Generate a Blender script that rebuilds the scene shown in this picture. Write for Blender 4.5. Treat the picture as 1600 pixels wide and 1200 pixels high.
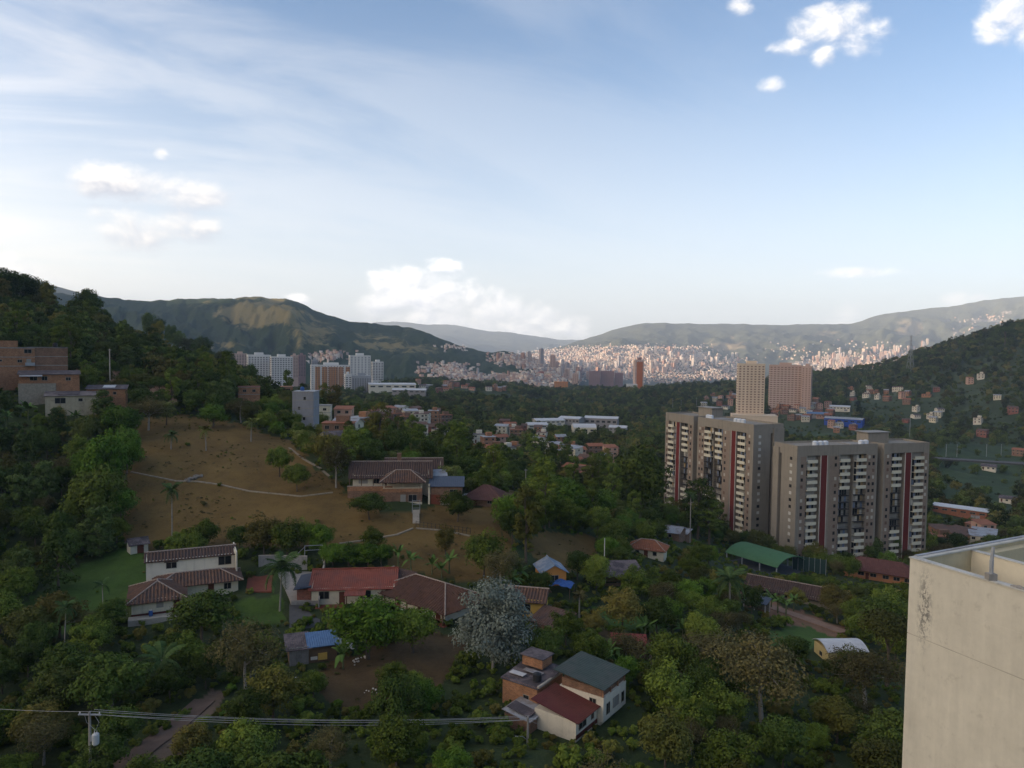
import bpy, bmesh, math, random
import numpy as np
from mathutils import Vector, Matrix

random.seed(7); RNG = np.random.default_rng(7)
for o in list(bpy.data.objects): bpy.data.objects.remove(o)
SC = bpy.context.scene
COL = SC.collection
R = math.radians

# ------------------------------------------------------------------ camera
FPX = 1150.0                       # focal length in photograph pixels (1600 wide)
PITCH, ROLL = R(2.6), R(0.8)
cam_fw = Vector((0, math.cos(PITCH), -math.sin(PITCH)))
_r0 = Vector((1, 0, 0)); _u0 = Vector((0, math.sin(PITCH), math.cos(PITCH)))
cam_r = math.cos(ROLL) * _r0 + math.sin(ROLL) * _u0
cam_u = -math.sin(ROLL) * _r0 + math.cos(ROLL) * _u0
cam = bpy.data.objects.new('camera', bpy.data.cameras.new('camera')); COL.objects.link(cam)
M = Matrix.Identity(4)
for i in range(3):
    M[i][0] = cam_r[i]; M[i][1] = cam_u[i]; M[i][2] = -cam_fw[i]
cam.matrix_world = M
cam.data.sensor_width = 36.0; cam.data.sensor_fit = 'HORIZONTAL'
cam.data.lens = 36.0 * FPX / 1600.0
cam.data.clip_start = 0.5; cam.data.clip_end = 80000
SC.camera = cam

# ------------------------------------------------------------------ light
SUN_AZ = R(-104)      # compass angle from +Y (view direction) towards +X; the sun stands to the left, a little behind
SUN_EL = R(7)
sun_dir = Vector((math.sin(SUN_AZ) * math.cos(SUN_EL), math.cos(SUN_AZ) * math.cos(SUN_EL), math.sin(SUN_EL)))
sl = bpy.data.lights.new('sun', 'SUN'); sl.energy = 5.0; sl.angle = R(0.53); sl.color = (1.0, 0.78, 0.56)
sun = bpy.data.objects.new('sun', sl); COL.objects.link(sun)
sun.rotation_euler = (-sun_dir).to_track_quat('-Z', 'Y').to_euler()

SC.view_settings.view_transform = 'Standard'; SC.view_settings.look = 'None'
SC.view_settings.gamma = 1.0; SC.view_settings.use_curve_mapping = False
SC.view_settings.exposure = 1.56
SC.cycles.max_bounces = 6; SC.cycles.diffuse_bounces = 2; SC.cycles.glossy_bounces = 2
SC.cycles.transmission_bounces = 2; SC.cycles.transparent_max_bounces = 6; SC.cycles.volume_bounces = 0
SC.cycles.use_denoising = True

# ------------------------------------------------------------------ node helpers
class X:
    """a socket with arithmetic, each operation one Math node"""
    def __init__(s, t, o): s.t, s.o = t, o
    def _m(s, op, *a):
        n = s.t.nodes.new('ShaderNodeMath'); n.operation = op
        for i, v in enumerate((s,) + a):
            if isinstance(v, X): s.t.links.new(v.o, n.inputs[i])
            else: n.inputs[i].default_value = v
        return X(s.t, n.outputs[0])
    def __add__(s, b): return s._m('ADD', b)
    def __radd__(s, b): return s._m('ADD', b)
    def __sub__(s, b): return s._m('SUBTRACT', b)
    def __rsub__(s, b): return (s * -1.0) + b
    def __mul__(s, b): return s._m('MULTIPLY', b)
    def __rmul__(s, b): return s._m('MULTIPLY', b)
    def __truediv__(s, b): return s._m('DIVIDE', b)
    def max(s, b): return s._m('MAXIMUM', b)
    def min(s, b): return s._m('MINIMUM', b)
    def pow(s, b): return s._m('POWER', b)
    def abs(s): return s._m('ABSOLUTE')
    def clamp(s):
        n = s.t.nodes.new('ShaderNodeClamp'); s.t.links.new(s.o, n.inputs[0]); return X(s.t, n.outputs[0])
    def step(s, a, b):
        n = s.t.nodes.new('ShaderNodeMapRange'); n.interpolation_type = 'SMOOTHSTEP'
        s.t.links.new(s.o, n.inputs[0]); n.inputs[1].default_value = a; n.inputs[2].default_value = b
        return X(s.t, n.outputs[0])

def vec(t, x, y, z):
    n = t.nodes.new('ShaderNodeCombineXYZ')
    for i, v in enumerate((x, y, z)):
        if isinstance(v, X): t.links.new(v.o, n.inputs[i])
        else: n.inputs[i].default_value = v
    return X(t, n.outputs[0])

def noise(t, v, scale, detail=4, rough=0.55, dist=0.0):
    n = t.nodes.new('ShaderNodeTexNoise'); n.inputs['Scale'].default_value = scale
    n.inputs['Detail'].default_value = detail; n.inputs['Roughness'].default_value = rough
    n.inputs['Distortion'].default_value = dist
    if v is not None: t.links.new(v.o, n.inputs['Vector'])
    return X(t, n.outputs['Fac'])

def mixc(t, f, a, b, mode='MIX'):
    n = t.nodes.new('ShaderNodeMix'); n.data_type = 'RGBA'; n.blend_type = mode
    for i, v in ((0, f), (6, a), (7, b)):
        if isinstance(v, X): t.links.new(v.o, n.inputs[i])
        elif i == 0: n.inputs[0].default_value = v
        else: n.inputs[i].default_value = (*v, 1.0)
    return X(t, n.outputs[2])

# ------------------------------------------------------------------ world: sky, cirrus, cumulus
world = bpy.data.worlds.new('World'); SC.world = world; world.use_nodes = True
wt = world.node_tree
for n in list(wt.nodes): wt.nodes.remove(n)
sky = wt.nodes.new('ShaderNodeTexSky'); sky.sky_type = 'NISHITA'; sky.sun_disc = False
sky.sun_elevation = SUN_EL; sky.sun_rotation = SUN_AZ; sky.altitude = 1600
sky.air_density = 1.0; sky.dust_density = 0.3; sky.ozone_density = 2.7
SKY_STRENGTH = 0.106
tc = wt.nodes.new('ShaderNodeTexCoord')
sp = wt.nodes.new('ShaderNodeSeparateXYZ'); wt.links.new(tc.outputs['Generated'], sp.inputs[0])
dx, dy, dz = (X(wt, sp.outputs[i]) for i in range(3))
az = dx._m('ARCTAN2', dy)                       # 0 along the view, + to the right
el = dz._m('ARCSINE')
def pix(px, py):
    d = cam_fw + cam_r * ((px - 800) / FPX) + cam_u * ((600 - py) / FPX)
    return math.atan2(d.x, d.y), math.asin(d.z / d.length)
skyc = X(wt, sky.outputs[0])
# bright haze towards the horizon all round, thin cirrus drawn out into streaks
dzp = dz.max(0.0)
cir_v = vec(wt, dx / (dzp + 0.22) + dy * 0.25 / (dzp + 0.22), dy * 2.6 / (dzp + 0.22) - dx * 1.1 / (dzp + 0.22), 3.7)
cir = noise(wt, cir_v, 0.95, 8, 0.60, 0.6)
cir2 = noise(wt, vec(wt, dx * 1.3, dy * 1.1, dz * 2.3), 1.15, 3, 0.5)
cirf = (cir * 1.25 + cir2 * 0.75 - 0.84).step(0.0, 0.34) * (0.50 - az * 0.95).clamp() * 1.9
hor = (1.0 - (dzp * 2.1).min(1.0)).pow(1.95)
veil = (hor * 0.92 + cirf * 0.14 * (1.0 - hor)).min(0.96)
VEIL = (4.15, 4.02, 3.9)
# thin cloud scatters forward: the veil grows brighter and warmer towards the sun
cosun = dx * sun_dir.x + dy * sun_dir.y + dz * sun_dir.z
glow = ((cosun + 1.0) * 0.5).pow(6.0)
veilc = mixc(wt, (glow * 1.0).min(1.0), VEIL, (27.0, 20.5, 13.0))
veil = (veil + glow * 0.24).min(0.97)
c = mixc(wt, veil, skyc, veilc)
# cumulus: each puff an ellipse on the sky, the edge broken by noise, shaded from the sun side
wob = noise(wt, vec(wt, az, el * 1.4, 0.0), 17.0, 8, 0.60, 0.4)
wobf = noise(wt, vec(wt, az, el * 1.3, 3.0), 70.0, 5, 0.6, 0.3)
wob = wob * 0.87 + wobf * 0.13
wobs = noise(wt, vec(wt, az - 0.008, el * 1.4 + 0.010, 0.0), 17.0, 5, 0.62, 0.5)
sky_v = vec(wt, az, el, 0.0)
def puffs(lst, oa=0.0, oe=0.0):
    out = None
    for (px, py, rx, ry) in lst:
        a0, e0 = pix(px, py); a0 += oa; e0 += oe; ca = math.cos(a0)
        ra, re = rx / FPX * ca * ca, ry / FPX * ca
        n = wt.nodes.new('ShaderNodeVectorMath'); n.operation = 'MULTIPLY_ADD'
        wt.links.new(sky_v.o, n.inputs[0]); n.inputs[1].default_value = (1 / ra, 1 / re, 0); n.inputs[2].default_value = (-a0 / ra, -e0 / re, 0)
        d = wt.nodes.new('ShaderNodeVectorMath'); d.operation = 'DOT_PRODUCT'
        wt.links.new(n.outputs[0], d.inputs[0]); wt.links.new(n.outputs[0], d.inputs[1])
        d = X(wt, d.outputs['Value'])
        out = d if out is None else out.min(d)
    return 1.0 - out
groups = [
    # (puffs, edge softness, opacity, base dark)
    ([(205, 286, 105, 26), (262, 300, 82, 30), (150, 277, 55, 15), (252, 243, 14, 10), (300, 312, 45, 15),
      (250, 352, 98, 28), (208, 370, 58, 30), (310, 355, 44, 15), (178, 360, 35, 16)], 0.8, 1.25),
    ([(1292, 45, 62, 28), (1345, 60, 48, 24), (1240, 72, 36, 12), (1288, 85, 20, 18), (1575, 15, 45, 42),
      (1548, 48, 30, 20), (1205, 132, 22, 12), (1155, 8, 20, 14), (1630, 40, 50, 40)], 0.75, 0.5),
    ([(655, 460, 75, 42), (620, 480, 55, 40), (690, 415, 28, 12), (720, 470, 55, 32), (770, 490, 55, 34), (850, 500, 50, 30),
      (900, 510, 32, 20), (600, 440, 30, 20), (800, 515, 90, 22), (660, 500, 80, 22), (465, 468, 22, 9), (640, 435, 40, 22)], 0.6, 0.25),
    ([(1325, 488, 30, 22), (1310, 505, 45, 14), (1490, 468, 22, 12), (1530, 465, 18, 6), (1350, 425, 60, 8), (10, 405, 20, 18), (40, 425, 50, 18), (90, 440, 45, 12), (-40, 390, 50, 40)], 0.8, 0.4),
]
for gi_, (lst, soft, shade) in enumerate(groups):
    base = puffs(lst)
    off = puffs(lst, 0.006, -0.009) if gi_ != 3 else base
    dens = base * 0.8 + (wob - 0.5) * 4.6
    cov = (dens.step(-0.35, (1.15, 1.3, 1.1, 1.5)[gi_])) * (base + 1.5).step(0.0, 1.1)
    lit = ((base - off) * (0.85, 0.6, 0.3, 0.3)[gi_] + (wob - wobs) * 3.4 + (0.44, 0.62, 0.62, 0.7)[gi_] - dens * 0.05).clamp()
    k_ = (1.12, 1.18, 1.75, 1.45)[gi_]
    colr = mixc(wt, lit, tuple(v * k_ for v in (2.25, 2.3, 2.55)), tuple(v * k_ for v in (4.4, 4.1, 3.75)))
    c = mixc(wt, cov * (0.95, 0.92, 0.90, 0.7)[gi_], c, colr)
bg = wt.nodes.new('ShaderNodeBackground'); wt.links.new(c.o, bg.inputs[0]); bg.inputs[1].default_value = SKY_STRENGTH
world.cycles.sampling_method = 'MANUAL'; world.cycles.sample_map_resolution = 512
wo = wt.nodes.new('ShaderNodeOutputWorld'); wt.links.new(bg.outputs[0], wo.inputs[0])

# ------------------------------------------------------------------ geometry helpers
def ray(px, py):
    return cam_fw + cam_r * ((px - 800) / FPX) + cam_u * ((600 - py) / FPX)
def at(px, py, depth):
    d = ray(px, py); return d * (depth / d.y)
def project(P):
    """(N,3) array -> photograph pixels and depth"""
    P = np.asarray(P, float)
    f = P @ np.array(cam_fw); r = P @ np.array(cam_r); u = P @ np.array(cam_u)
    f = np.where(f < 1e-3, 1e-3, f)
    return 800 + FPX * r / f, 600 - FPX * u / f, f

_perm = np.random.default_rng(3).permutation(512)
_val = np.random.default_rng(4).random(512)
def vnoise(x, y, seed=0):
    xi = np.floor(x).astype(int); yi = np.floor(y).astype(int)
    fx = x - xi; fy = y - yi; fx = fx * fx * (3 - 2 * fx); fy = fy * fy * (3 - 2 * fy)
    def h(a, b): return _val[(_perm[(a + seed * 37) & 511] + b * 131 + seed) & 511]
    return (h(xi, yi) * (1 - fx) + h(xi + 1, yi) * fx) * (1 - fy) + (h(xi, yi + 1) * (1 - fx) + h(xi + 1, yi + 1) * fx) * fy
def fbm(x, y, oct=5, seed=0, gain=0.5):
    x = np.asarray(x, float); y = np.asarray(y, float)
    s = np.zeros(np.broadcast(x, y).shape); a = 1.0; n = 0
    for i in range(oct):
        s += a * vnoise(x * 2 ** i + 17.3 * i, y * 2 ** i + 5.1 * i, seed + i); n += a; a *= gain
    return s / n

def mesh_obj(name, verts, faces, mat=None, parent=None, smooth=False):
    me = bpy.data.meshes.new(name)
    verts = np.asarray(verts, np.float32)
    if isinstance(faces, np.ndarray):
        k = faces.shape[1]
        me.vertices.add(len(verts)); me.vertices.foreach_set('co', verts.ravel())
        me.loops.add(faces.size); me.loops.foreach_set('vertex_index', faces.ravel().astype(np.int32))
        me.polygons.add(len(faces))
        me.polygons.foreach_set('loop_start', np.arange(0, faces.size, k, dtype=np.int32))
        me.update(calc_edges=True)
    else:
        me.from_pydata([tuple(map(float, v)) for v in verts], [], faces); me.update()
    if smooth: me.polygons.foreach_set('use_smooth', np.ones(len(me.polygons), bool))
    if mat is not None: me.materials.append(mat)
    o = bpy.data.objects.new(name, me); COL.objects.link(o)
    if parent is not None: o.parent = parent
    return o
def tag(o, label=None, cat=None, group=None, kind=None):
    if label: o['label'] = label
    if cat: o['category'] = cat
    if group: o['group'] = group
    if kind: o['kind'] = kind
    return o
def attr(me, name, data, dom='POINT'):
    data = np.asarray(data, np.float32)
    if data.ndim == 1:
        a = me.attributes.new(name, 'FLOAT', dom); a.data.foreach_set('value', data)
    else:
        a = me.attributes.new(name, 'FLOAT_COLOR', dom)
        a.data.foreach_set('color', np.c_[data, np.ones(len(data))].astype(np.float32).ravel())

def new_mat(name):
    m = bpy.data.materials.new(name); m.use_nodes = True
    t = m.node_tree; b = t.nodes['Principled BSDF']
    b.inputs['Specular IOR Level'].default_value = 0.2
    return m, t, b
def coords(t, kind='Object'):
    n = t.nodes.new('ShaderNodeTexCoord'); return X(t, n.outputs[kind])
def geo_pos(t):
    n = t.nodes.new('ShaderNodeNewGeometry'); return X(t, n.outputs['Position'])
def attr_node(t, name, out='Color'):
    n = t.nodes.new('ShaderNodeAttribute'); n.attribute_name = name; return X(t, n.outputs[out])
def bump(t, b, h, strength=0.4, dist=0.05):
    n = t.nodes.new('ShaderNodeBump'); n.inputs['Strength'].default_value = strength; n.inputs['Distance'].default_value = dist
    t.links.new(h.o, n.inputs['Height']); t.links.new(n.outputs[0], b.inputs['Normal'])

# ------------------------------------------------------------------ terrain: hillside, valley, hills
# each column: photograph x (or compass angle), then ground points as (photograph y, depth) or ('z', radius, height)
COLS = [
    (('az', -180), [('z', 5, -62), ('z', 100, -58), ('z', 400, 20), ('z', 1500, 250), ('z', 4000, 300)]),
    (('az', -130), [('z', 5, -62), ('z', 100, -50), ('z', 400, 10), ('z', 1500, 160), ('z', 3500, 500), ('z', 6000, 560)]),
    (('az', -95), [('z', 5, -62), ('z', 60, -50), ('z', 150, -35), ('z', 400, 20), ('z', 900, 70), ('z', 1500, 180), ('z', 2500, 430), ('z', 3500, 650), ('z', 6000, 640)]),
    (('az', -74), [('z', 5, -62), ('z', 60, -50), ('z', 150, -35), ('z', 400, 20), ('z', 900, 70), ('z', 1500, 180), ('z', 2500, 430), ('z', 3500, 650), ('z', 6000, 640)]),
    (('az', -60), [('z', 5, -62), ('z', 60, -52), ('z', 130, -40), ('z', 300, 15), ('z', 700, 60), ('z', 1300, 130), ('z', 2500, 290), ('z', 3200, 410), ('z', 4000, 450), ('z', 6000, 440)]),
    (('az', -48), [('z', 5, -62), ('z', 60, -50), ('z', 130, -41), ('z', 260, 5), ('z', 450, 60), ('z', 700, 70), ('z', 1200, 30), ('z', 2600, 190), ('z', 4000, 300), ('z', 6000, 330)]),
    (('px', 0), [('z', 5, -62), (1200, 75), (1060, 95), (965, 115), (880, 140), (800, 160), (720, 182), (640, 200), (597, 212), (560, 250), (520, 290), (480, 335), (470, 380), ('z', 600, -10), ('z', 1200, -70), ('z', 6000, 150)]),
    (('px', 120), [('z', 5, -62), (1200, 73), (1060, 93), (965, 116), (880, 141), (800, 160), (720, 182), (640, 205), (612, 215), (575, 250), (535, 295), (505, 345), (500, 385), ('z', 600, -20), ('z', 1200, -70), ('z', 6000, 50)]),
    (('px', 240), [('z', 5, -62), (1200, 72), (1060, 95), (975, 113), (880, 139), (850, 148), (760, 168), (662, 205), (640, 225), (590, 280), (560, 330), (553, 370), ('z', 600, -40), ('z', 1200, -72), ('z', 6000, -30)]),
    (('px', 380), [('z', 5, -62), (1200, 72), (1060, 95), (960, 118), (880, 137), (850, 146), (765, 167), (680, 200), (655, 225), (625, 270), (612, 330), ('z', 480, -50), ('z', 900, -72), ('z', 6000, -100)]),
    (('px', 500), [('z', 5, -62), (1200, 71), (1080, 93), (950, 119), (880, 135), (850, 144), (770, 165), (700, 195), (680, 225), (660, 290), (652, 400), ('z', 700, -60), ('z', 1100, -70), ('z', 6000, -140)]),
    (('px', 640), [('z', 5, -62), (1200, 70), (1080, 92), (950, 119), (880, 136), (830, 149), (800, 157), (745, 178), (715, 210), ('z', 300, -45), (668, 430), (640, 620), (612, 1000), ('z', 1800, -80), ('z', 6000, -150)]),
    (('px', 780), [('z', 5, -62), (1200, 69), (1080, 92), (960, 116), (880, 138), (830, 152), (790, 166), (775, 185), ('z', 290, -50), (705, 420), (665, 600), (632, 950), (612, 1350), ('z', 1800, -90), ('z', 6000, -155)]),
    (('px', 900), [('z', 5, -62), (1200, 70), (1130, 82), (1040, 100), (950, 125), (890, 148), (850, 166), (820, 182), (790, 230), (740, 340), (700, 480), (660, 820), (622, 1300), ('z', 1700, -95), ('z', 6000, -155)]),
    (('px', 1040), [('z', 5, -62), (1200, 74), (1100, 92), (1000, 118), (930, 145), (880, 172), (845, 205), (820, 260), (760, 360), (700, 520), (655, 950), (615, 1350), (612, 1550), ('z', 2300, -120), ('z', 6000, -158)]),
    (('px', 1200), [('z', 5, -62), (1200, 80), (1080, 104), (990, 135), (930, 170), (895, 215), (875, 258), (835, 300), (760, 420), (700, 650), (655, 1000), (622, 1300), (594, 1600), ('z', 2600, -120), ('z', 6000, -158)]),
    (('px', 1340), [('z', 5, -62), (1200, 84), (1080, 110), (1000, 140), (930, 190), (892, 240), (868, 280), (800, 380), (740, 520), (690, 760), (645, 1050), (615, 1250), (578, 1550), ('z', 2600, -120), ('z', 6000, -158)]),
    (('px', 1480), [('z', 5, -62), (1200, 86), (1080, 113), (950, 180), (900, 245), (862, 300), (800, 400), (740, 560), (690, 780), (645, 970), (600, 1130), (547, 1330), (535, 1480), ('z', 2600, -100), ('z', 6000, -158)]),
    (('px', 1600), [('z', 5, -62), (1200, 86), (950, 190), (870, 300), (800, 420), (740, 600), (690, 790), (640, 930), (580, 1090), (508, 1300), (501, 1450), ('z', 2600, -90), ('z', 6000, -150)]),
    (('az', 45), [('z', 5, -62), ('z', 90, -64), ('z', 300, -80), ('z', 700, -80), ('z', 1000, 0), ('z', 1300, 110), ('z', 1700, 120), ('z', 3000, 0), ('z', 6000, -100)]),
    (('az', 75), [('z', 5, -62), ('z', 100, -62), ('z', 400, -60), ('z', 800, 20), ('z', 1300, 180), ('z', 3000, 200)]),
    (('az', 120), [('z', 5, -62), ('z', 100, -60), ('z', 500, -30), ('z', 1500, 180), ('z', 4000, 250)]),
    (('az', 180), [('z', 5, -62), ('z', 100, -58), ('z', 400, 20), ('z', 1500, 250), ('z', 4000, 300)]),
]
LR0, LR1, NLR = math.log(5.0), math.log(14500.0), 700
lr_grid = np.linspace(LR0, LR1, NLR)
az_cols, prof = [], []
for (k, v), pts in COLS:
    a = R(v) if k == 'az' else math.atan((v - 800) / FPX)
    rr, zz = [], []
    for p in pts:
        if p[0] == 'z': rr.append(p[1]); zz.append(p[2])
        else:
            q = at(v, p[0], p[1]); rr.append(math.hypot(q.x, q.y)); zz.append(q.z)
    if zz[-1] < -100 or rr[-1] < 5000: pass
    rr.append(9000); zz.append(zz[-1] * 0.6 - 60 if zz[-1] < 0 else zz[-1])
    rr.append(14500); zz.append(zz[-1])
    az_cols.append(a); prof.append(np.interp(lr_grid, np.log(rr), zz))
az_cols = np.array(az_cols); prof = np.array(prof)
AZN = 1441
az_grid = np.linspace(-math.pi, math.pi, AZN)
idx = np.clip(np.searchsorted(az_cols, az_grid, side='right') - 1, 0, len(az_cols) - 2)
tt = (az_grid - az_cols[idx]) / (az_cols[idx + 1] - az_cols[idx])
# Catmull-Rom-like blending between columns
def colv(i): return prof[np.clip(i, 0, len(prof) - 1)]
p0, p1, p2, p3 = colv(idx - 1), colv(idx), colv(idx + 1), colv(idx + 2)
t1 = tt[:, None]
ts = t1 * t1 * (3 - 2 * t1)
HG = (1 - (0.5 * t1 + 0.5 * ts)) * p1 + (0.5 * t1 + 0.5 * ts) * p2
def smooth_axis(A, s, axis):
    k = np.exp(-0.5 * (np.arange(-3 * s, 3 * s + 1) / s) ** 2); k /= k.sum()
    B = np.moveaxis(A, axis, 0); P = np.pad(B, ((3 * s, 3 * s), (0, 0)), mode='edge'); out = np.zeros_like(B)
    for i, w in enumerate(k): out += w * P[i:i + len(B)]
    return np.moveaxis(out, 0, axis)
HG = smooth_axis(smooth_axis(HG, 4, 1), 4, 0)
def base_height(x, y):
    r = np.maximum(np.hypot(x, y), 5.01); a = np.arctan2(x, y)
    fi = np.clip((np.log(r) - LR0) / (LR1 - LR0) * (NLR - 1), 0, NLR - 1.001)
    ai = np.clip((a + math.pi) / (2 * math.pi) * (AZN - 1), 0, AZN - 1.001)
    i0 = fi.astype(int); j0 = ai.astype(int); fi = fi - i0; ai = ai - j0
    return ((HG[j0, i0] * (1 - fi) + HG[j0, i0 + 1] * fi) * (1 - ai) + (HG[j0 + 1, i0] * (1 - fi) + HG[j0 + 1, i0 + 1] * fi) * ai)
HAZE = 1.0e-4
PADS = []            # flattened building plots: (x, y, radius, z)
def height(x, y):
    x = np.asarray(x, float); y = np.asarray(y, float)
    r = np.hypot(x, y)
    z = base_height(x, y)
    z = z + (fbm(x / 22, y / 22, 4, 1) - 0.5) * 1.8 + (fbm(x / 180, y / 180, 4, 5) - 0.5) * np.clip((r - 280) / 500, 0, 1) * 26
    for (px_, py_, rad, pz) in PADS:
        d = np.hypot(x - px_, y - py_)
        w = np.clip((rad * 1.5 - d) / (rad * 0.5), 0, 1); w = w * w * (3 - 2 * w)
        z = z * (1 - w) + pz * w
    return z
def h1(x, y): return float(height(np.array([x]), np.array([y]))[0])
def ground_at(px, py, dmin=20, dmax=3000):
    """first place where the line of sight through a photograph pixel meets the ground"""
    d = ray(px, py); d = d / d.y
    ds = np.exp(np.linspace(math.log(dmin), math.log(dmax), 900))
    z = height(d.x * ds, d.y * ds); below = np.nonzero(d.z * ds < z)[0]
    if len(below) == 0: return d * dmax
    i = max(below[0], 1); a, b = ds[i - 1], ds[i]
    fa = d.z * a - z[i - 1]; fb = d.z * b - z[i]
    s = a + (b - a) * fa / (fa - fb + 1e-9)
    p = d * s; return Vector((p.x, p.y, h1(p.x, p.y)))
# ------------------------------------------------------------------ building plots (levelled into the hillside)
# key: photograph pixel of the plot's centre on the ground, radius levelled, lift
SITES = {}
def site(key, px, py, rad=0, dmin=20, dmax=3000, lift=0.0):
    p = ground_at(px, py, dmin, dmax); p.z += lift
    SITES[key] = p
    if rad: PADS.append((p.x, p.y, rad, p.z))
    return p
_sites = [
    ('white_house', 300, 925, 9, 90), ('courtyard', 450, 915, 7, 90), ('red_roof', 555, 932, 8, 90), ('long_farm', 672, 945, 9, 90),
    ('hill_farm', 625, 770, 5, 120), ('brown_house', 760, 787, 6, 120), ('stone_hut', 215, 862, 2, 100), ('shack', 490, 1027, 4, 70),
    ('orange_house', 860, 908, 4, 90), ('yellow_house', 822, 955, 5, 90), ('veranda_hut', 968, 908, 5, 90),
    ('green_house', 924, 1108, 6, 70), ('brick_house', 862, 1066, 4, 70), ('darkred_house', 872, 1135, 5, 70),
    ('school_wing', 1375, 903, 10, 150), ('canopy', 1195, 885, 12, 150),
]
for k, px, py, rad, dmin in _sites: site(k, px, py, rad, dmin)
TOWER_A = (Vector((94.5, 286, 0)), Vector((-22, 52, 0)).normalized())      # front corner, direction along the facade
TOWER_B = (Vector((102.0, 261, 0)), Vector((57.6, 17, 0)).normalized())
PADS.append((88, 318, 34, -76.0)); PADS.append((128, 278, 32, -77.0))

# ------------------------------------------------------------------ zones of the near ground, outlined on the photograph, with a depth range
ZONES = [
    ('meadow', [(200, 862), (196, 760), (215, 655), (260, 648), (345, 655), (450, 688), (500, 735), (545, 768), (600, 800), (700, 790), (790, 790), (800, 830), (735, 852), (640, 862), (500, 856), (400, 856), (250, 856)], 100, 245),
    ('meadow', [(600, 855), (800, 835), (800, 880), (770, 910), (690, 905), (600, 885)], 100, 180),
    ('soil', [(490, 1060), (520, 1030), (570, 1020), (640, 995), (720, 985), (735, 1010), (690, 1070), (630, 1100), (560, 1110), (510, 1095)], 60, 125),
    ('meadow', [(825, 838), (860, 832), (930, 838), (945, 890), (880, 895), (840, 885)], 120, 200),
    ('lawn', [(10, 960), (120, 885), (190, 858), (250, 868), (262, 905), (205, 945), (160, 985), (60, 1000)], 90, 160),
    ('lawn', [(360, 945), (440, 925), (450, 968), (390, 985)], 90, 150),
    ('lawn', [(930, 950), (1010, 940), (1030, 985), (960, 985)], 90, 170),
    ('soil', [(930, 985), (1080, 1000), (1120, 1050), (1060, 1060), (960, 1020)], 70, 150),
    ('earth', [(1150, 925), (1180, 930), (1330, 985), (1320, 1000), (1230, 975), (1150, 940)], 90, 220),
    ('lawn', [(1200, 985), (1260, 975), (1310, 1000), (1250, 1020), (1190, 1010)], 90, 200),
    ('dirt', [(170, 1200), (240, 1160), (300, 1110), (330, 1075), (355, 1085), (320, 1130), (290, 1170), (230, 1210)], 50, 110),
    ('grassy', [(1460, 690), (1600, 700), (1600, 800), (1470, 790)], 350, 800),
    ('grassy', [(1225, 665), (1300, 670), (1310, 690), (1228, 690)], 400, 900),
    ('earth', [(120, 560), (160, 572), (260, 605), (330, 625), (260, 630), (200, 612), (120, 590)], 190, 300),
    ('meadow', [(780, 760), (830, 765), (830, 790), (785, 792)], 140, 230),
]
ZCOL = {'meadow': (0.140, 0.088, 0.027), 'soil': (0.090, 0.058, 0.026), 'lawn': (0.058, 0.105, 0.018), 'earth': (0.23, 0.125, 0.070),
        'dirt': (0.17, 0.12, 0.085), 'grassy': (0.042, 0.066, 0.022)}
def in_poly(px, py, poly):
    ins = np.zeros(px.shape, bool); n = len(poly)
    for i in range(n):
        x1, y1 = poly[i]; x2, y2 = poly[(i + 1) % n]
        if y1 == y2: continue
        c = ((y1 > py) != (y2 > py)) & (px < (x2 - x1) * (py - y1) / (y2 - y1) + x1)
        ins ^= c
    return ins
def zone_of(P, jitter=True):
    """index of the zone each ground point lies in, -1 outside"""
    px, py, dep = project(P)
    if jitter:
        px = px + (fbm(P[:, 0] / 4, P[:, 1] / 4, 3, 21) - 0.5) * 26; py = py + (fbm(P[:, 0] / 4, P[:, 1] / 4, 3, 31) - 0.5) * 16
    out = np.full(len(P), -1)
    for i, (nm, poly, d0, d1) in enumerate(ZONES):
        m = (dep > d0) & (dep < d1) & (P[:, 1] > 1)
        if m.any():
            mm = np.zeros(len(P), bool); mm[m] = in_poly(px[m], py[m], poly); out[mm] = i
    return out

# ------------------------------------------------------------------ the ground sheet
fa = np.linspace(R(-44), R(44), 640)
azv = np.concatenate([np.linspace(-math.pi, R(-44), 90)[:-1], fa, np.linspace(R(44), math.pi, 90)[1:]])
rv = np.exp(np.concatenate([np.linspace(math.log(5), math.log(60), 22)[:-1], np.linspace(math.log(60), math.log(380), 175)[:-1],
                            np.linspace(math.log(380), math.log(2200), 110)[:-1], np.linspace(math.log(2200), math.log(14000), 46)]))
A_, R_ = np.meshgrid(azv, rv, indexing='ij')
gx, gy = R_ * np.sin(A_), R_ * np.cos(A_)
gz = height(gx.ravel(), gy.ravel())
GV = np.c_[gx.ravel(), gy.ravel(), gz]
na, nr = len(azv), len(rv)
ii, jj = np.meshgrid(np.arange(na - 1), np.arange(nr - 1), indexing='ij'); q = (ii * nr + jj).ravel()
GF = np.c_[q, q + 1, q + nr + 1, q + nr][:, ::-1]
zi = zone_of(GV)
rr = np.hypot(GV[:, 0], GV[:, 1])
f1 = fbm(GV[:, 0] / 60, GV[:, 1] / 60, 5, 9)[:, None]
gcol = np.array((0.022, 0.034, 0.012)) * (1 - f1) + np.array((0.050, 0.070, 0.022)) * f1
farm = np.clip((rr - 380) / 500, 0, 1)[:, None]
f2 = np.clip((fbm(GV[:, 0] / 260, GV[:, 1] / 260, 4, 12) - 0.42) * 5, 0, 1)[:, None]
gcol = gcol * (1 - farm * 0.7 * f2) + farm * 0.7 * f2 * np.array((0.066, 0.082, 0.032))
city = np.clip((rr - 1900) / 900, 0, 1)[:, None]
gcol = gcol * (1 - city * 0.8) + city * 0.8 * np.array((0.13, 0.13, 0.105))
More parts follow.
